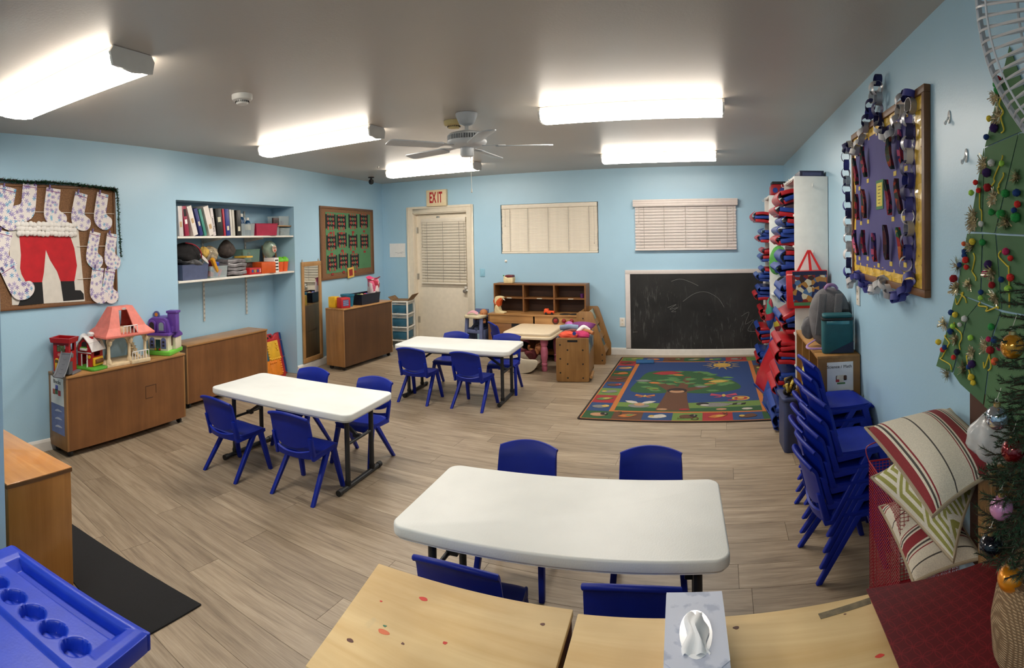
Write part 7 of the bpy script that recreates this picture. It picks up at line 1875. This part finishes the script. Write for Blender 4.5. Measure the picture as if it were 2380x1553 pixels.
# ================================================================ PAPER CHRISTMAS TREE ON THE WALL
TY = 1.45
pt = thing('paper_tree', 'large green paper tree on the wall with pompoms, tinsel and yarn', 'paper tree', (XR, TY, 0), RZR)
m_tg = [M('tree_green_%d' % k, c, .8, var=.05, scale=6) for k, c in enumerate(((68, 108, 68), (62, 102, 66), (74, 112, 72)))]
def sheet_poly(pts, k, yo=.0):
    o = MB().ext(pts, -.004 - yo, -.0055 - yo, 'y').build('green_sheet', m_tg[k % 3], pt)
    return o
rowsT = [
    [[(-.005, 2.12), (-.165, 1.842), (.05, 1.856), (.16, 1.84)]],
    [[(-.172, 1.838), (-.283, 1.568), (-.19, 1.566), (-.168, 1.82)], [(-.165, 1.838), (-.183, 1.566), (-.10, 1.562), (.045, 1.852)], [(.052, 1.852), (-.09, 1.562), (.13, 1.558), (.19, 1.84)], [(.195, 1.838), (.137, 1.558), (.30, 1.56)]],
    [[(-.298, 1.56), (-.39, 1.345), (-.20, 1.335), (-.185, 1.56)], [(-.178, 1.56), (-.192, 1.334), (-.055, 1.325), (-.095, 1.558)], [(-.085, 1.556), (-.046, 1.325), (.14, 1.33), (.13, 1.552)], [(.137, 1.552), (.147, 1.33), (.38, 1.34), (.30, 1.555)]],
    [[(-.395, 1.342), (-.475, 1.20), (-.585, 1.035), (-.43, 1.045), (-.30, 1.27), (-.21, 1.33)], [(-.292, 1.275), (-.42, 1.042), (-.36, 1.02), (-.18, .995), (-.115, 1.24), (-.06, 1.318), (-.20, 1.33)], [(-.052, 1.318), (-.105, 1.235), (-.17, .992), (.03, .97), (.20, .985), (.14, 1.325)], [(.148, 1.325), (.208, .985), (.55, 1.03), (.38, 1.335)]]]
k = 0
for row in rowsT:
    for poly in row:
        a = sum(poly[i][0] * poly[(i + 1) % len(poly)][1] - poly[(i + 1) % len(poly)][0] * poly[i][1] for i in range(len(poly)))
        sheet_poly(poly, k, .001 * (k % 2)); k += 1
MB().b(-.285, .25, -.003, -.001, .42, 1.03).build('brown_trunk', M('trunk_brown', (78, 48, 36), .85), pt)
PP = [(-0.235, 1.533, 'y'), (-0.16, 1.532, 'g'), (-0.302, 1.525, 'o'), (-0.299, 1.498, 'b'), (-0.299, 1.484, 'b'), (-0.289, 1.469, 'r'), (-0.338, 1.45, 'b'), (-0.282, 1.445, 'r'), (-0.391, 1.397, 'R'), (-0.169, 1.592, 'w'), (-0.12, 1.463, 'p'), (-0.142, 1.432, 'm'), (-0.095, 1.399, 'R'), (-0.171, 1.369, 'b'), (-0.174, 1.35, 'l'), (-0.006, 1.507, 'm'), (0.022, 1.488, 'r'), (0.022, 1.431, 'r'), (0.009, 1.395, 'l'), (-0.034, 1.421, 'b'), (-0.416, 1.271, 'b'), (-0.377, 1.268, 'y'), (-0.297, 1.264, 'w'), (-0.337, 1.238, 'w'), (-0.397, 1.223, 'l'), (-0.42, 1.2, 'b'), (-0.535, 1.14, 'y'), (-0.473, 1.131, 'b'), (-0.494, 1.118, 'r'), (-0.362, 1.135, 'n'), (-0.392, 1.11, 'r'), (-0.25, 1.206, 'l'), (-0.099, 1.266, 'g'), (-0.118, 1.224, 'm'), (-0.08, 1.228, 'b'), (-0.106, 1.191, 'R'), (-0.045, 1.21, 'm'), (-0.076, 1.161, 'o'), (-0.24, 1.118, 'p'), (-0.265, 1.103, 'b'), (-0.245, 1.072, 'y'), (-0.229, 1.057, 'y'), (-0.059, 2.03, 'R'), (-0.061, 2.018, 'g'), (-0.052, 2.0, 'g'), (-0.113, 1.923, 'y'), (-0.08, 1.888, 'p'), (-0.132, 1.868, 'b'), (-0.099, 1.782, 'w'), (-0.031, 1.773, 'l'), (-0.13, 1.755, 'p'), (-0.21, 1.73, 'r'), (-0.188, 1.702, 'r'), (-0.242, 1.698, 'l'), (-0.125, 1.707, 'R'), (-0.098, 1.628, 'g'), (-0.036, 1.62, 'g'), (-0.01, 1.681, 'g'), (0.057, 1.679, 'b'), (0.062, 1.646, 'r'), (0.043, 1.629, 'b'), (0.053, 1.608, 'g')]
pcol = dict(y=(220, 194, 60), g=(40, 140, 66), o=(220, 96, 56), b=(24, 60, 120), r=(210, 44, 40), R=(150, 20, 30), w=(206, 206, 206), p=(50, 26, 84), m=(184, 36, 90), l=(160, 210, 80), n=(26, 26, 60))
pr = random.Random(9)
pm = {c: MB().sph((0, 0, 0), .011, 14, 10, jit=.12, rnd=pr).mesh('pompom', M('pompom_' + c, v, .95, var=.2, scale=200), smooth=80) for c, v in pcol.items()}
for (x, z, c) in PP: inst(pm[c], 'pompom', pt, (x, -.0175, z), (pr.uniform(0, 6), pr.uniform(0, 6), 0), pr.uniform(.78, 1.1) * (1.25 if c in 'Rgp' else 1))
TT = [(-0.244, 1.597), (-0.018, 1.594), (-0.259, 1.519), (-0.374, 1.443), (-0.279, 1.384), (-0.116, 1.437), (-0.091, 1.358), (-0.38, 1.364), (-0.497, 1.217), (-0.392, 1.177), (-0.161, 1.196), (-0.255, 1.152), (-0.327, 1.084), (-0.468, 1.028), (-0.082, 1.987), (-0.073, 1.923), (-0.17, 1.787), (0.041, 1.727), (-0.101, 1.675), (-0.245, 1.62)]
m_ts = M('tinsel_silver', (224, 214, 184), .25, .75, var=.3, scale=80)
def tuft(seed):
    r = random.Random(seed); mb = MB()
    for _ in range(90):
        d = Vector((r.gauss(0, 1), -abs(r.gauss(0, .7)), r.gauss(0, 1))).normalized(); L = r.uniform(.014, .034); s_ = d.orthogonal().normalized() * .0016
        a = Vector((r.uniform(-.008, .008), 0, r.uniform(-.008, .008))); e = a + d * L
        mb._add([a - s_, a + s_, e + s_, e - s_], [(0, 1, 2, 3)])
    return mb.mesh('tinsel_tuft', m_ts)
tf = [tuft(k) for k in range(3)]
for i, (x, z) in enumerate(TT): inst(tf[i % 3], 'tinsel_tuft', pt, (x, -.007, z), (0, pr.uniform(0, 6), 0), pr.uniform(.85, 1.15))
YY = [[(-0.244, 1.494), (-0.249, 1.441), (-0.225, 1.413)], [(-0.05, 1.508), (-0.01, 1.463), (0.002, 1.352)], [(-0.391, 1.324), (-0.326, 1.351), (-0.31, 1.335)], [(-0.192, 1.334), (-0.142, 1.323), (-0.074, 1.332)], [(-0.479, 1.176), (-0.449, 1.153), (-0.517, 1.086), (-0.444, 1.072)], [(-0.403, 1.236), (-0.348, 1.207), (-0.359, 1.164)], [(-0.17, 1.139), (-0.125, 1.177), (-0.116, 1.134)], [(-0.29, 1.136), (-0.275, 1.082), (-0.245, 1.067)], [(-0.05, 1.976), (-0.036, 1.93), (-0.032, 1.877)], [(-0.041, 1.799), (-0.082, 1.751), (-0.092, 1.724)], [(-0.036, 1.746), (-0.064, 1.713), (-0.073, 1.701)], [(-0.191, 1.714), (-0.196, 1.647), (-0.181, 1.609)]]
m_yarn = M('yarn_yellow', (204, 186, 60), .9)
for i, y_ in enumerate(YY):
    r = random.Random(i); pts = []
    for (x, z) in y_: pts += [(x, -.009, z), (x + r.uniform(-.018, .018), -.010, z - r.uniform(.005, .02))]
    MB().tube(catmull(pts, 5), .0026, 5).build('yarn', m_yarn, pt, smooth=60)

# ================================================================ CART, PILLOWS
m_wire = M('red_wire', (150, 20, 34), .4)
ct_ = thing('wire_basket', 'red wire mesh basket on black wheels heaped with pillows', 'basket', (.60, 1.80, 0), 0)
cw_, cl_, z0, z1 = .222, .40, .09, .62
def wire_panel(a, b_, n, m):
    mb = MB(); a = Vector(a); b_ = Vector(b_)
    for i in range(n + 1):
        p = a.lerp(b_, i / n); mb.tube([(p.x, p.y, z0), (p.x, p.y, z1)], .0012, 4)
    for i in range(m + 1):
        z = z0 + (z1 - z0) * i / m; mb.tube([(a.x, a.y, z), (b_.x, b_.y, z)], .0012, 4)
    o = mb.build('wire_mesh', m_wire, ct_); o['kind'] = 'stuff'
for a, b_, n in (((0, 0, 0), (0, cl_, 0), 26), ((0, 0, 0), (cw_, 0, 0), 15), ((cw_, 0, 0), (cw_, cl_, 0), 26), ((0, cl_, 0), (cw_, cl_, 0), 15)): wire_panel(a, b_, n, 40)
for z in (z0, z1): MB().tube([(0, 0, z), (cw_, 0, z), (cw_, cl_, z), (0, cl_, z)], .004, 6, True).build('rim_wire', m_wire, ct_, smooth=60)
MB().b(0, cw_, 0, cl_, z0 - .006, z0).build('base_tray', m_wire, ct_)
for x in (.03, cw_ - .03):
    for y in (.04, cl_ - .04):
        w_ = MB().tube([(x - .012, y, .032), (x + .012, y, .032)], .032, 14).build('wheel', m_black, ct_, smooth=45)
        MB().tube([(x, y, .05), (x, y, .09)], .006, 8).build('wheel_stem', m_wire, w_)
MB().tube(catmull([(0, cl_, .62), (0, cl_ + .03, .67), (.10, cl_ + .03, .69), (cw_, cl_ + .03, .67), (cw_, cl_, .62)], 5), .0025, 6).build('push_handle', m_wire, ct_, smooth=60)
def pillow_mat(name, kind):
    m, nt, b = base_mat(name); b.inputs['Roughness'].default_value = .95
    tc = nt.nodes.new('ShaderNodeTexCoord'); sp = nt.nodes.new('ShaderNodeSeparateXYZ'); nt.links.new(tc.outputs['UV'], sp.inputs[0])
    if kind == 'stripe':
        cr_, rd, dk = (224, 216, 198), (140, 46, 52), (78, 74, 70)
        st = []
        def band(c, w, rest=cr_):
            for (a, b2) in w: st.append((a, c)); st.append((b2, rest))
        L = [(0, rd), (.055, cr_), (.075, dk), (.095, cr_), (.115, rd), (.130, cr_), (.33, dk), (.345, cr_), (.555, rd), (.567, cr_), (.585, dk), (.605, cr_), (.625, rd), (.735, cr_), (.755, dk), (.775, cr_), (.795, rd), (.807, cr_), (.90, dk), (.912, cr_)]
        r = ramp(nt, sp.outputs['X'], L); r.color_ramp.interpolation = 'CONSTANT'; out = r.outputs[0]
    else:
        # interlocking triangles of parallel olive bars
        def stripes(ax, ay, f):
            m1 = N(nt, 'ShaderNodeMath', operation='MULTIPLY'); m1.inputs[1].default_value = ax * f; nt.links.new(sp.outputs['X'], m1.inputs[0])
            m2 = N(nt, 'ShaderNodeMath', operation='MULTIPLY_ADD'); m2.inputs[1].default_value = ay * f; nt.links.new(sp.outputs['Y'], m2.inputs[0]); nt.links.new(m1.outputs[0], m2.inputs[2])
            fr = N(nt, 'ShaderNodeMath', operation='FRACT'); nt.links.new(m2.outputs[0], fr.inputs[0]); return m2.outputs[0], fr.outputs[0]
        S = [stripes(math.cos(a), math.sin(a), 13) for a in (R(0), R(60), R(120))]
        C_ = [stripes(math.cos(a), math.sin(a), 13 / 4.0) for a in (R(0), R(60), R(120))]
        def fl(x):
            n = N(nt, 'ShaderNodeMath', operation='FLOOR'); nt.links.new(x, n.inputs[0]); return n.outputs[0]
        ad = N(nt, 'ShaderNodeMath', operation='ADD'); nt.links.new(fl(C_[0][0]), ad.inputs[0]); nt.links.new(fl(C_[1][0]), ad.inputs[1])
        a2 = N(nt, 'ShaderNodeMath', operation='SUBTRACT'); nt.links.new(ad.outputs[0], a2.inputs[0]); nt.links.new(fl(C_[2][0]), a2.inputs[1])
        md = N(nt, 'ShaderNodeMath', operation='FLOORED_MODULO'); md.inputs[1].default_value = 3.0; nt.links.new(a2.outputs[0], md.inputs[0])
        g1 = N(nt, 'ShaderNodeMath', operation='GREATER_THAN'); g1.inputs[1].default_value = .5; nt.links.new(md.outputs[0], g1.inputs[0])
        g2 = N(nt, 'ShaderNodeMath', operation='GREATER_THAN'); g2.inputs[1].default_value = 1.5; nt.links.new(md.outputs[0], g2.inputs[0])
        x1 = N(nt, 'ShaderNodeMix', data_type='FLOAT'); nt.links.new(g1.outputs[0], x1.inputs[0]); nt.links.new(S[0][1], x1.inputs[2]); nt.links.new(S[1][1], x1.inputs[3])
        x2 = N(nt, 'ShaderNodeMix', data_type='FLOAT'); nt.links.new(g2.outputs[0], x2.inputs[0]); nt.links.new(x1.outputs[0], x2.inputs[2]); nt.links.new(S[2][1], x2.inputs[3])
        r = ramp(nt, x2.outputs[0], [(0, (222, 218, 204)), (.45, (152, 152, 80)), (.97, (222, 218, 204))]); r.color_ramp.interpolation = 'CONSTANT'; out = r.outputs[0]
    v = coords(nt); wv_ = N(nt, 'ShaderNodeTexNoise', i_Scale=350.0, i_Detail=2.0); nt.links.new(v, wv_.inputs['Vector'])
    mx = N(nt, 'ShaderNodeMix', data_type='RGBA', blend_type='MULTIPLY'); mx.inputs[0].default_value = .5
    r2 = ramp(nt, wv_.outputs[0], [(.3, (190, 190, 190)), (.7, (255, 255, 255))]); nt.links.new(out, mx.inputs[6]); nt.links.new(r2.outputs[0], mx.inputs[7])
    nt.links.new(mx.outputs[2], b.inputs['Base Color']); add_bump(nt, b, wv_.outputs[0], .25, .003)
    return m
m_ps = pillow_mat('striped_linen', 'stripe'); m_pg2 = pillow_mat('green_trellis', 'geo'); m_pipe = M('piping_tan', (168, 154, 130), .95)
def pillow(label, corners, thick, mat, seed):
    """corners A,B,C,D world points; u runs A->D, v runs A->B"""
    A, B_, C_, D_ = [Vector(c) for c in corners]; o = (A + B_ + C_ + D_) / 4
    n = ((B_ - A).cross(D_ - A) + (C_ - B_).cross(A - B_) * 0).normalized()
    if n.z < 0: n = -n
    t = thing('pillow', label, 'pillow', o, 0)
    Nn = 22; vs = []; uv = []
    def P(u, v):
        # edges pulled in between corners
        uu = u; vv = v
        pin = .035
        a = (u - .5) * 2; b2 = (v - .5) * 2
        uu = .5 + a / 2 * (1 - pin * 2 * (1 - b2 * b2)); vv = .5 + b2 / 2 * (1 - pin * 2 * (1 - a * a))
        return A * (1 - uu) * (1 - vv) + B_ * (1 - uu) * vv + C_ * uu * vv + D_ * uu * (1 - vv) - o
    fs = []; cnt = 0
    for side in (1, -1):
        base = len(vs)
        for i in range(Nn + 1):
            for j in range(Nn + 1):
                u, v = i / Nn, j / Nn; a, b2 = abs(2 * u - 1), abs(2 * v - 1)
                h = thick * ((1 - a ** 2.4) * (1 - b2 ** 2.4)) ** .55
                h *= 1 + .07 * math.sin(7 * u + seed) * math.sin(6 * v + seed * 2)
                p = P(u, v) + n * (h * side * (1 if side > 0 else .75))
                vs.append(tuple(p)); uv.append((u, v))
        W = Nn + 1
        for i in range(Nn):
            for j in range(Nn):
                q = (base + i * W + j, base + (i + 1) * W + j, base + (i + 1) * W + j + 1, base + i * W + j + 1)
                fs.append(q if side < 0 else q[::-1])
    me = bpy.data.meshes.new('pillow_cover'); me.from_pydata(vs, [], fs); me.materials.append(mat)
    ul = me.uv_layers.new(name='UVMap')
    for lp in me.loops: ul.data[lp.index].uv = uv[lp.vertex_index]
    bm = bmesh.new(); bm.from_mesh(me); bmesh.ops.recalc_face_normals(bm, faces=bm.faces); bm.to_mesh(me); bm.free()
    for p in me.polygons: p.use_smooth = True
    inst(me, 'cover', t)
    edge = [P(i / 14, 0) for i in range(14)] + [P(1, i / 14) for i in range(14)] + [P(1 - i / 14, 1) for i in range(14)] + [P(0, 1 - i / 14) for i in range(14)]
    MB().tube(edge, .006, 6, True).build('piping', m_pipe, t, smooth=60)
    return t
pillow('uppermost striped pillow with red and black bands, on the basket heap', [(.495, 1.86, .885), (.555, 1.385, .795), (.818, 1.42, .88), (.815, 1.86, .915)], .08, m_ps, 1)
pillow('olive and cream trellis patterned pillow in the middle of the heap', [(.535, 1.93, .675), (.655, 1.47, .60), (.80, 1.62, .74), (.815, 1.93, .80)], .075, m_pg2, 2)
p3 = pillow('lowest striped pillow of the heap with red bands, care tag showing', [(.82, 1.96, .60), (.575, 1.965, .545), (.60, 1.665, .435), (.815, 1.60, .50)], .07, m_ps, 3)
MB().sheet(lambda u, v: (.0 + .035 * u, -.10 - .03 * v, .075 - .03 * v), 3, 3, .001).build('care_tag', m_paper, p3)
wbn = thing('white_bin', 'white plastic bin end showing under the lowest striped pillow', 'bin', (.665, 1.52, 0), 0)
MB().ext(rrect(-.055, .06, -.08, .08, .02), 0, .40, 'z').build('bin_body', M('bin_white', (206, 212, 226), .4), wbn, bevel=.005)
MB().ext(rrect(-.062, .068, -.088, .088, .02), .39, .405, 'z').build('bin_rim', M('bin_white', (1, 1, 1)), wbn, bevel=.004)

# ================================================================ RED CLOTH TABLE, TREE, FAN
tcab = thing('side_cabinet', 'wooden cabinet hidden under the dark red cloth', 'cabinet', (.42, .62, 0), 0)
MB().b(0, .405, 0, .73, .6, .618).build('top', m_oak, tcab)
for y in (0, .712): MB().b(0, .405, y, y + .018, 0, .6).build('side_panel', m_oakz, tcab)
MB().b(0, .405, .018, .712, .05, .068).build('bottom_board', m_oakz, tcab)
MB().b(.0, .012, .018, .712, .068, .6).build('door', m_oakz, tcab)
def redmat():
    m, nt, b = base_mat('red_ring_cloth'); b.inputs['Roughness'].default_value = .5
    tc = nt.nodes.new('ShaderNodeTexCoord'); cur = None; base = rgb((92, 8, 20))
    for off in ((0, 0, 0), (.5, .5, 0)):
        mp = nt.nodes.new('ShaderNodeMapping'); mp.inputs['Scale'].default_value = (21, 21, 21); mp.inputs['Location'].default_value = off; mp.inputs['Rotation'].default_value = (0, 0, .5)
        nt.links.new(tc.outputs['Object'], mp.inputs[0])
        fr = N(nt, 'ShaderNodeVectorMath', operation='FRACTION'); nt.links.new(mp.outputs[0], fr.inputs[0])
        sb_ = N(nt, 'ShaderNodeVectorMath', operation='SUBTRACT'); nt.links.new(fr.outputs[0], sb_.inputs[0]); sb_.inputs[1].default_value = (.5, .5, .5)
        mu = N(nt, 'ShaderNodeVectorMath', operation='MULTIPLY'); nt.links.new(sb_.outputs[0], mu.inputs[0]); mu.inputs[1].default_value = (1, 1, 0)
        ln = N(nt, 'ShaderNodeVectorMath', operation='LENGTH'); nt.links.new(mu.outputs[0], ln.inputs[0])
        r = ramp(nt, ln.outputs['Value'], [(.42, (0, 0, 0)), (.45, (200, 200, 200)), (.475, (200, 200, 200)), (.50, (0, 0, 0))])
        mx = N(nt, 'ShaderNodeMix', data_type='RGBA'); nt.links.new(r.outputs[0], mx.inputs[0])
        if cur is None: mx.inputs[6].default_value = base
        else: nt.links.new(cur, mx.inputs[6])
        mx.inputs[7].default_value = rgb((134, 26, 36)); cur = mx.outputs[2]
    nt.links.new(cur, b.inputs['Base Color'])
    return m
cloth_o = MB().sheet(lambda u, v: (.368 + .462 * u, .55 + .835 * v, .628 + .004 * math.sin(6 * u + 2 * v) + .004 * math.sin(9 * v) - .0 * u), 24, 30, .003).build('table_cloth', redmat(), smooth=60)
tag(cloth_o, 'dark red cloth with ring pattern spread beside the wooden cabinets', 'tablecloth')
CT = Vector((.655, 1.0, .634))
bag = MB().lathe([(.0, 0), (.095, 0), (.108, .03), (.112, .10), (.10, .16), (.085, .19), (.09, .20), (.07, .198), (0, .18)], 28)
def burl():
    m, nt, b = base_mat('burlap'); b.inputs['Roughness'].default_value = .95
    v = coords(nt, (1, 1, 1)); w1 = N(nt, 'ShaderNodeTexWave', i_Scale=60.0, i_Distortion=2.0); nt.links.new(v, w1.inputs['Vector'])
    w2 = N(nt, 'ShaderNodeTexWave', i_Scale=60.0, i_Distortion=2.0, bands_direction='Z'); nt.links.new(v, w2.inputs['Vector'])
    mu = N(nt, 'ShaderNodeMath', operation='MULTIPLY'); nt.links.new(w1.outputs[1], mu.inputs[0]); nt.links.new(w2.outputs[1], mu.inputs[1])
    r = ramp(nt, mu.outputs[0], [(.0, (112, 88, 62)), (.6, (184, 156, 120))]); nt.links.new(r.outputs[0], b.inputs['Base Color']); add_bump(nt, b, mu.outputs[0], .6, .006)
    return m
xt = thing('christmas_tree', 'small artificial christmas tree in a burlap wrapped base on the red cloth', 'christmas tree', CT, 0)
bag.build('burlap_base', burl(), xt, smooth=50)
m_ndl = [M('needle_dark', (22, 54, 34), .7, var=.25, scale=80), M('needle_mid', (38, 84, 52), .7, var=.25, scale=80)]
m_stem = M('stem_brown', (52, 38, 26), .9)
MB().tube([(0, 0, .15), (0.01, 0, .5), (0, 0, .86)], [.012, .010, .004], 8).build('trunk', m_stem, xt)
def branch_mesh(L, seed):
    r = random.Random(seed); mb = MB()
    twigs = [((0, 0, 0), (L, 0, L * .10))]
    for k in range(4):
        q = .25 + .18 * k; s_ = -1 if k % 2 else 1
        twigs.append(((L * q, 0, L * .10 * q), (L * q + L * .32 * (1 - q * .3), s_ * L * .30 * (1 - q * .4), L * .10 * q + L * .06)))
    for a, b_ in twigs:
        a, b_ = Vector(a), Vector(b_); n = int((b_ - a).length / .0011)
        mb.tube([a, b_], .0018, 4, m=2)
        d = (b_ - a).normalized()
        for i in range(n):
            p = a.lerp(b_, (i + r.random()) / n); t = r.uniform(0, 2 * PI)
            o = d.orthogonal().normalized(); o = Matrix.Rotation(t, 3, d) @ o
            e = p + (o * .85 + d * .55) * r.uniform(.012, .019); s_ = d.cross(o).normalized() * .0010
            mb._add([p - s_, p + s_, e], [(0, 1, 2)], r.choice([0, 0, 1]))
    return mb.mesh('branch', m_ndl + [m_stem])
brm = [branch_mesh(.13, k) for k in range(3)]
br = random.Random(31)
for lev in range(17):
    z = .25 + lev * .035; rad = .130 - .0036 * lev
    nb = 10 - lev // 5
    for k in range(nb):
        a = 2 * PI * (k + .5 * (lev % 2)) / nb + br.uniform(-.15, .15)
        inst(brm[br.randrange(3)], 'branch', xt, (.02 * math.cos(a), .02 * math.sin(a), z), (br.uniform(-.3, .3), br.uniform(-.05, .30), a), rad / .13 * br.uniform(.85, 1.05))
def ornament(label, loc, r, mat):
    t = thing('ornament', label, 'ornament', loc, 0, 'tree ornaments')
    MB().sph((0, 0, 0), r, 26, 18).build('ball', mat, t, smooth=80)
    MB().lathe([(r * .30, r * .93), (r * .30, r * 1.2), (0, r * 1.22)], 14).build('cap', M('ornament_cap', (206, 176, 120), .25, .9), t, smooth=40)
    MB().tube([(r * .16 * math.cos(q), 0, r * 1.22 + r * .18 + r * .18 * math.sin(q)) for q in [k * PI / 5 for k in range(10)]], r * .035, 5, True).build('wire_loop', m_steel, t, smooth=60)
    MB().tube([(0, 0, r * 1.5), (0.01, 0, r * 2.4)], .0008, 4).build('thread', m_string, t)
def om(n, c, ro=.12, me=.6): return M('orn_' + n, c, ro, me, var=.02, coat=.6)
ornament('shiny gold ball ornament, highest on the christmas tree', (.592, 1.02, 1.322), .027, om('gold', (206, 140, 30)))
ornament('clear silver ball ornament above the red one', (.56, 1.03, 1.172), .026, om('silver', (190, 196, 206), .06, .9))
ornament('dark red glossy ball ornament', (.585, 1.005, 1.106), .026, om('red', (120, 8, 20)))
ornament('pale pink pearl ball ornament', (.565, 1.02, .982), .0255, om('pink', (198, 134, 178), .25, .2))
ornament('black glossy ball ornament hanging above the black tray', (.545, 1.03, .90), .026, om('black', (10, 10, 22), .1, .3))
ornament('matte orange gold ball ornament, lowest on the christmas tree', (.575, 1.0, .838), .0275, om('orange', (226, 140, 20), .3, .5))
# wooden cubby and tray behind the tree
cbx2 = thing('wooden_cubby', 'narrow open wooden cubby behind the christmas tree and red cloth', 'box', (.75, 1.41, 0), 0)
m_cbw = wood('cubby_pine', (150, 106, 56), (190, 146, 92), 'z', .45, 6)
for x in (0, .071): MB().b(x, x + .014, 0, .09, 0, .88).build('side_panel', m_cbw, cbx2)
MB().b(0, .085, 0, .09, .866, .88).build('top', m_cbw, cbx2)
MB().b(.014, .071, 0, .09, .612, .624).build('shelf_board', m_cbw, cbx2); MB().b(.014, .071, .08, .09, 0, .866).build('back_panel', m_cbw, cbx2)
wbg = blob('plastic_bag', 'crumpled white plastic bag behind the christmas tree', 'bag', None, (.05, .07, .075), M('bag_white', (206, 206, 206), .25, var=.1, alpha=.9), 0, 0, 0, jit=.16, seed=11)
wbg.location = (.775, 1.455, .955)
tr2 = tub('black_tray', 'black plastic tray on the wooden cubby shelf under the ornaments', .056, .10, .06, m_black, 0, 0, loc=(.7645, 1.388, .6245), rz=0, cat='tray')
tag(MB().box((0, 0, .02), (.05, .06, .03), (0, .2, .3)).build('red_packet', M('packet_red', (180, 30, 34), .4), loc=(.72, 1.25, .652), bevel=.008), 'bright red packet lying on the red cloth behind the christmas tree', 'packet')
# wire cage fan
fn = thing('cage_fan', 'large white wire cage fan at the upper corner of the photo', 'fan', (.558, .515, 1.88), 0)
ax = Vector((-.60, -.46, -.26)).normalized()
Q = ax.to_track_quat('Z', 'Y').to_matrix().to_4x4()
m_cage = M('cage_white', (196, 196, 198), .35, .2, var=.05)
FR = .295
def put(mb, name, m, **k): 
    o = mb.build(name, m, fn, **k); o.rotation_euler = Q.to_euler(); return o
for (r_, z, th) in ((FR, .0, .005), (FR * .985, .012, .0022), (FR * .86, .068, .0018), (FR * .6, .088, .0016), (FR * .86, -.055, .0024)):
    put(MB().tube([(r_ * math.cos(2 * PI * k / 64), r_ * math.sin(2 * PI * k / 64), z) for k in range(64)], th, 6, True), 'cage_ring', m_cage, smooth=60)
def cage_wire(s):
    return MB().tube(catmull([(.055, 0, s * .092), (FR * .6, 0, s * .088), (FR * .86, 0, s * .066), (FR * .97, 0, s * .025), (FR, 0, 0)], 3), .0019, 5).mesh('cage_wire', m_cage, smooth=60)
cwf, cwb = cage_wire(1), cage_wire(-.8)
for k in range(110):
    inst(cwf, 'cage_wire', fn, (0, 0, 0), (Q @ Matrix.Rotation(2 * PI * k / 110, 4, 'Z')).to_euler())
    inst(cwb, 'cage_wire', fn, (0, 0, 0), (Q @ Matrix.Rotation(2 * PI * (k + .5) / 110, 4, 'Z')).to_euler())
put(MB().lathe([(0, .098), (.05, .096), (.058, .088), (.058, .08), (0, .078)], 24), 'hub_badge', m_cage, smooth=45)
put(MB().lathe([(0, -.15), (.06, -.145), (.07, -.12), (.07, -.055), (0, -.05)], 22), 'motor', m_tgrey, smooth=45)
for k in range(3):
    o = MB().sheet(lambda u, v: (.04 + .20 * u, (v - .5) * (.06 + .13 * u), .03 * (v - .5) + .01), 8, 6, .003).build('fan_blade', M('blade_grey', (120, 118, 112), .5), fn, smooth=60); o.rotation_euler = (Q @ Matrix.Rotation(2 * PI * k / 3 + .3, 4, 'Z')).to_euler()
pb_ = -ax * .10
MB().tube([(pb_.x, pb_.y, pb_.z), (pb_.x, pb_.y, -1.85)], .014, 10).build('stand_pole', m_tgrey, fn, smooth=60)
MB().lathe([(0, 0), (.17, 0), (.17, .015), (.03, .04), (0, .04)], 28).build('stand_base', m_tgrey, fn, (pb_.x, pb_.y, -1.88), smooth=45)
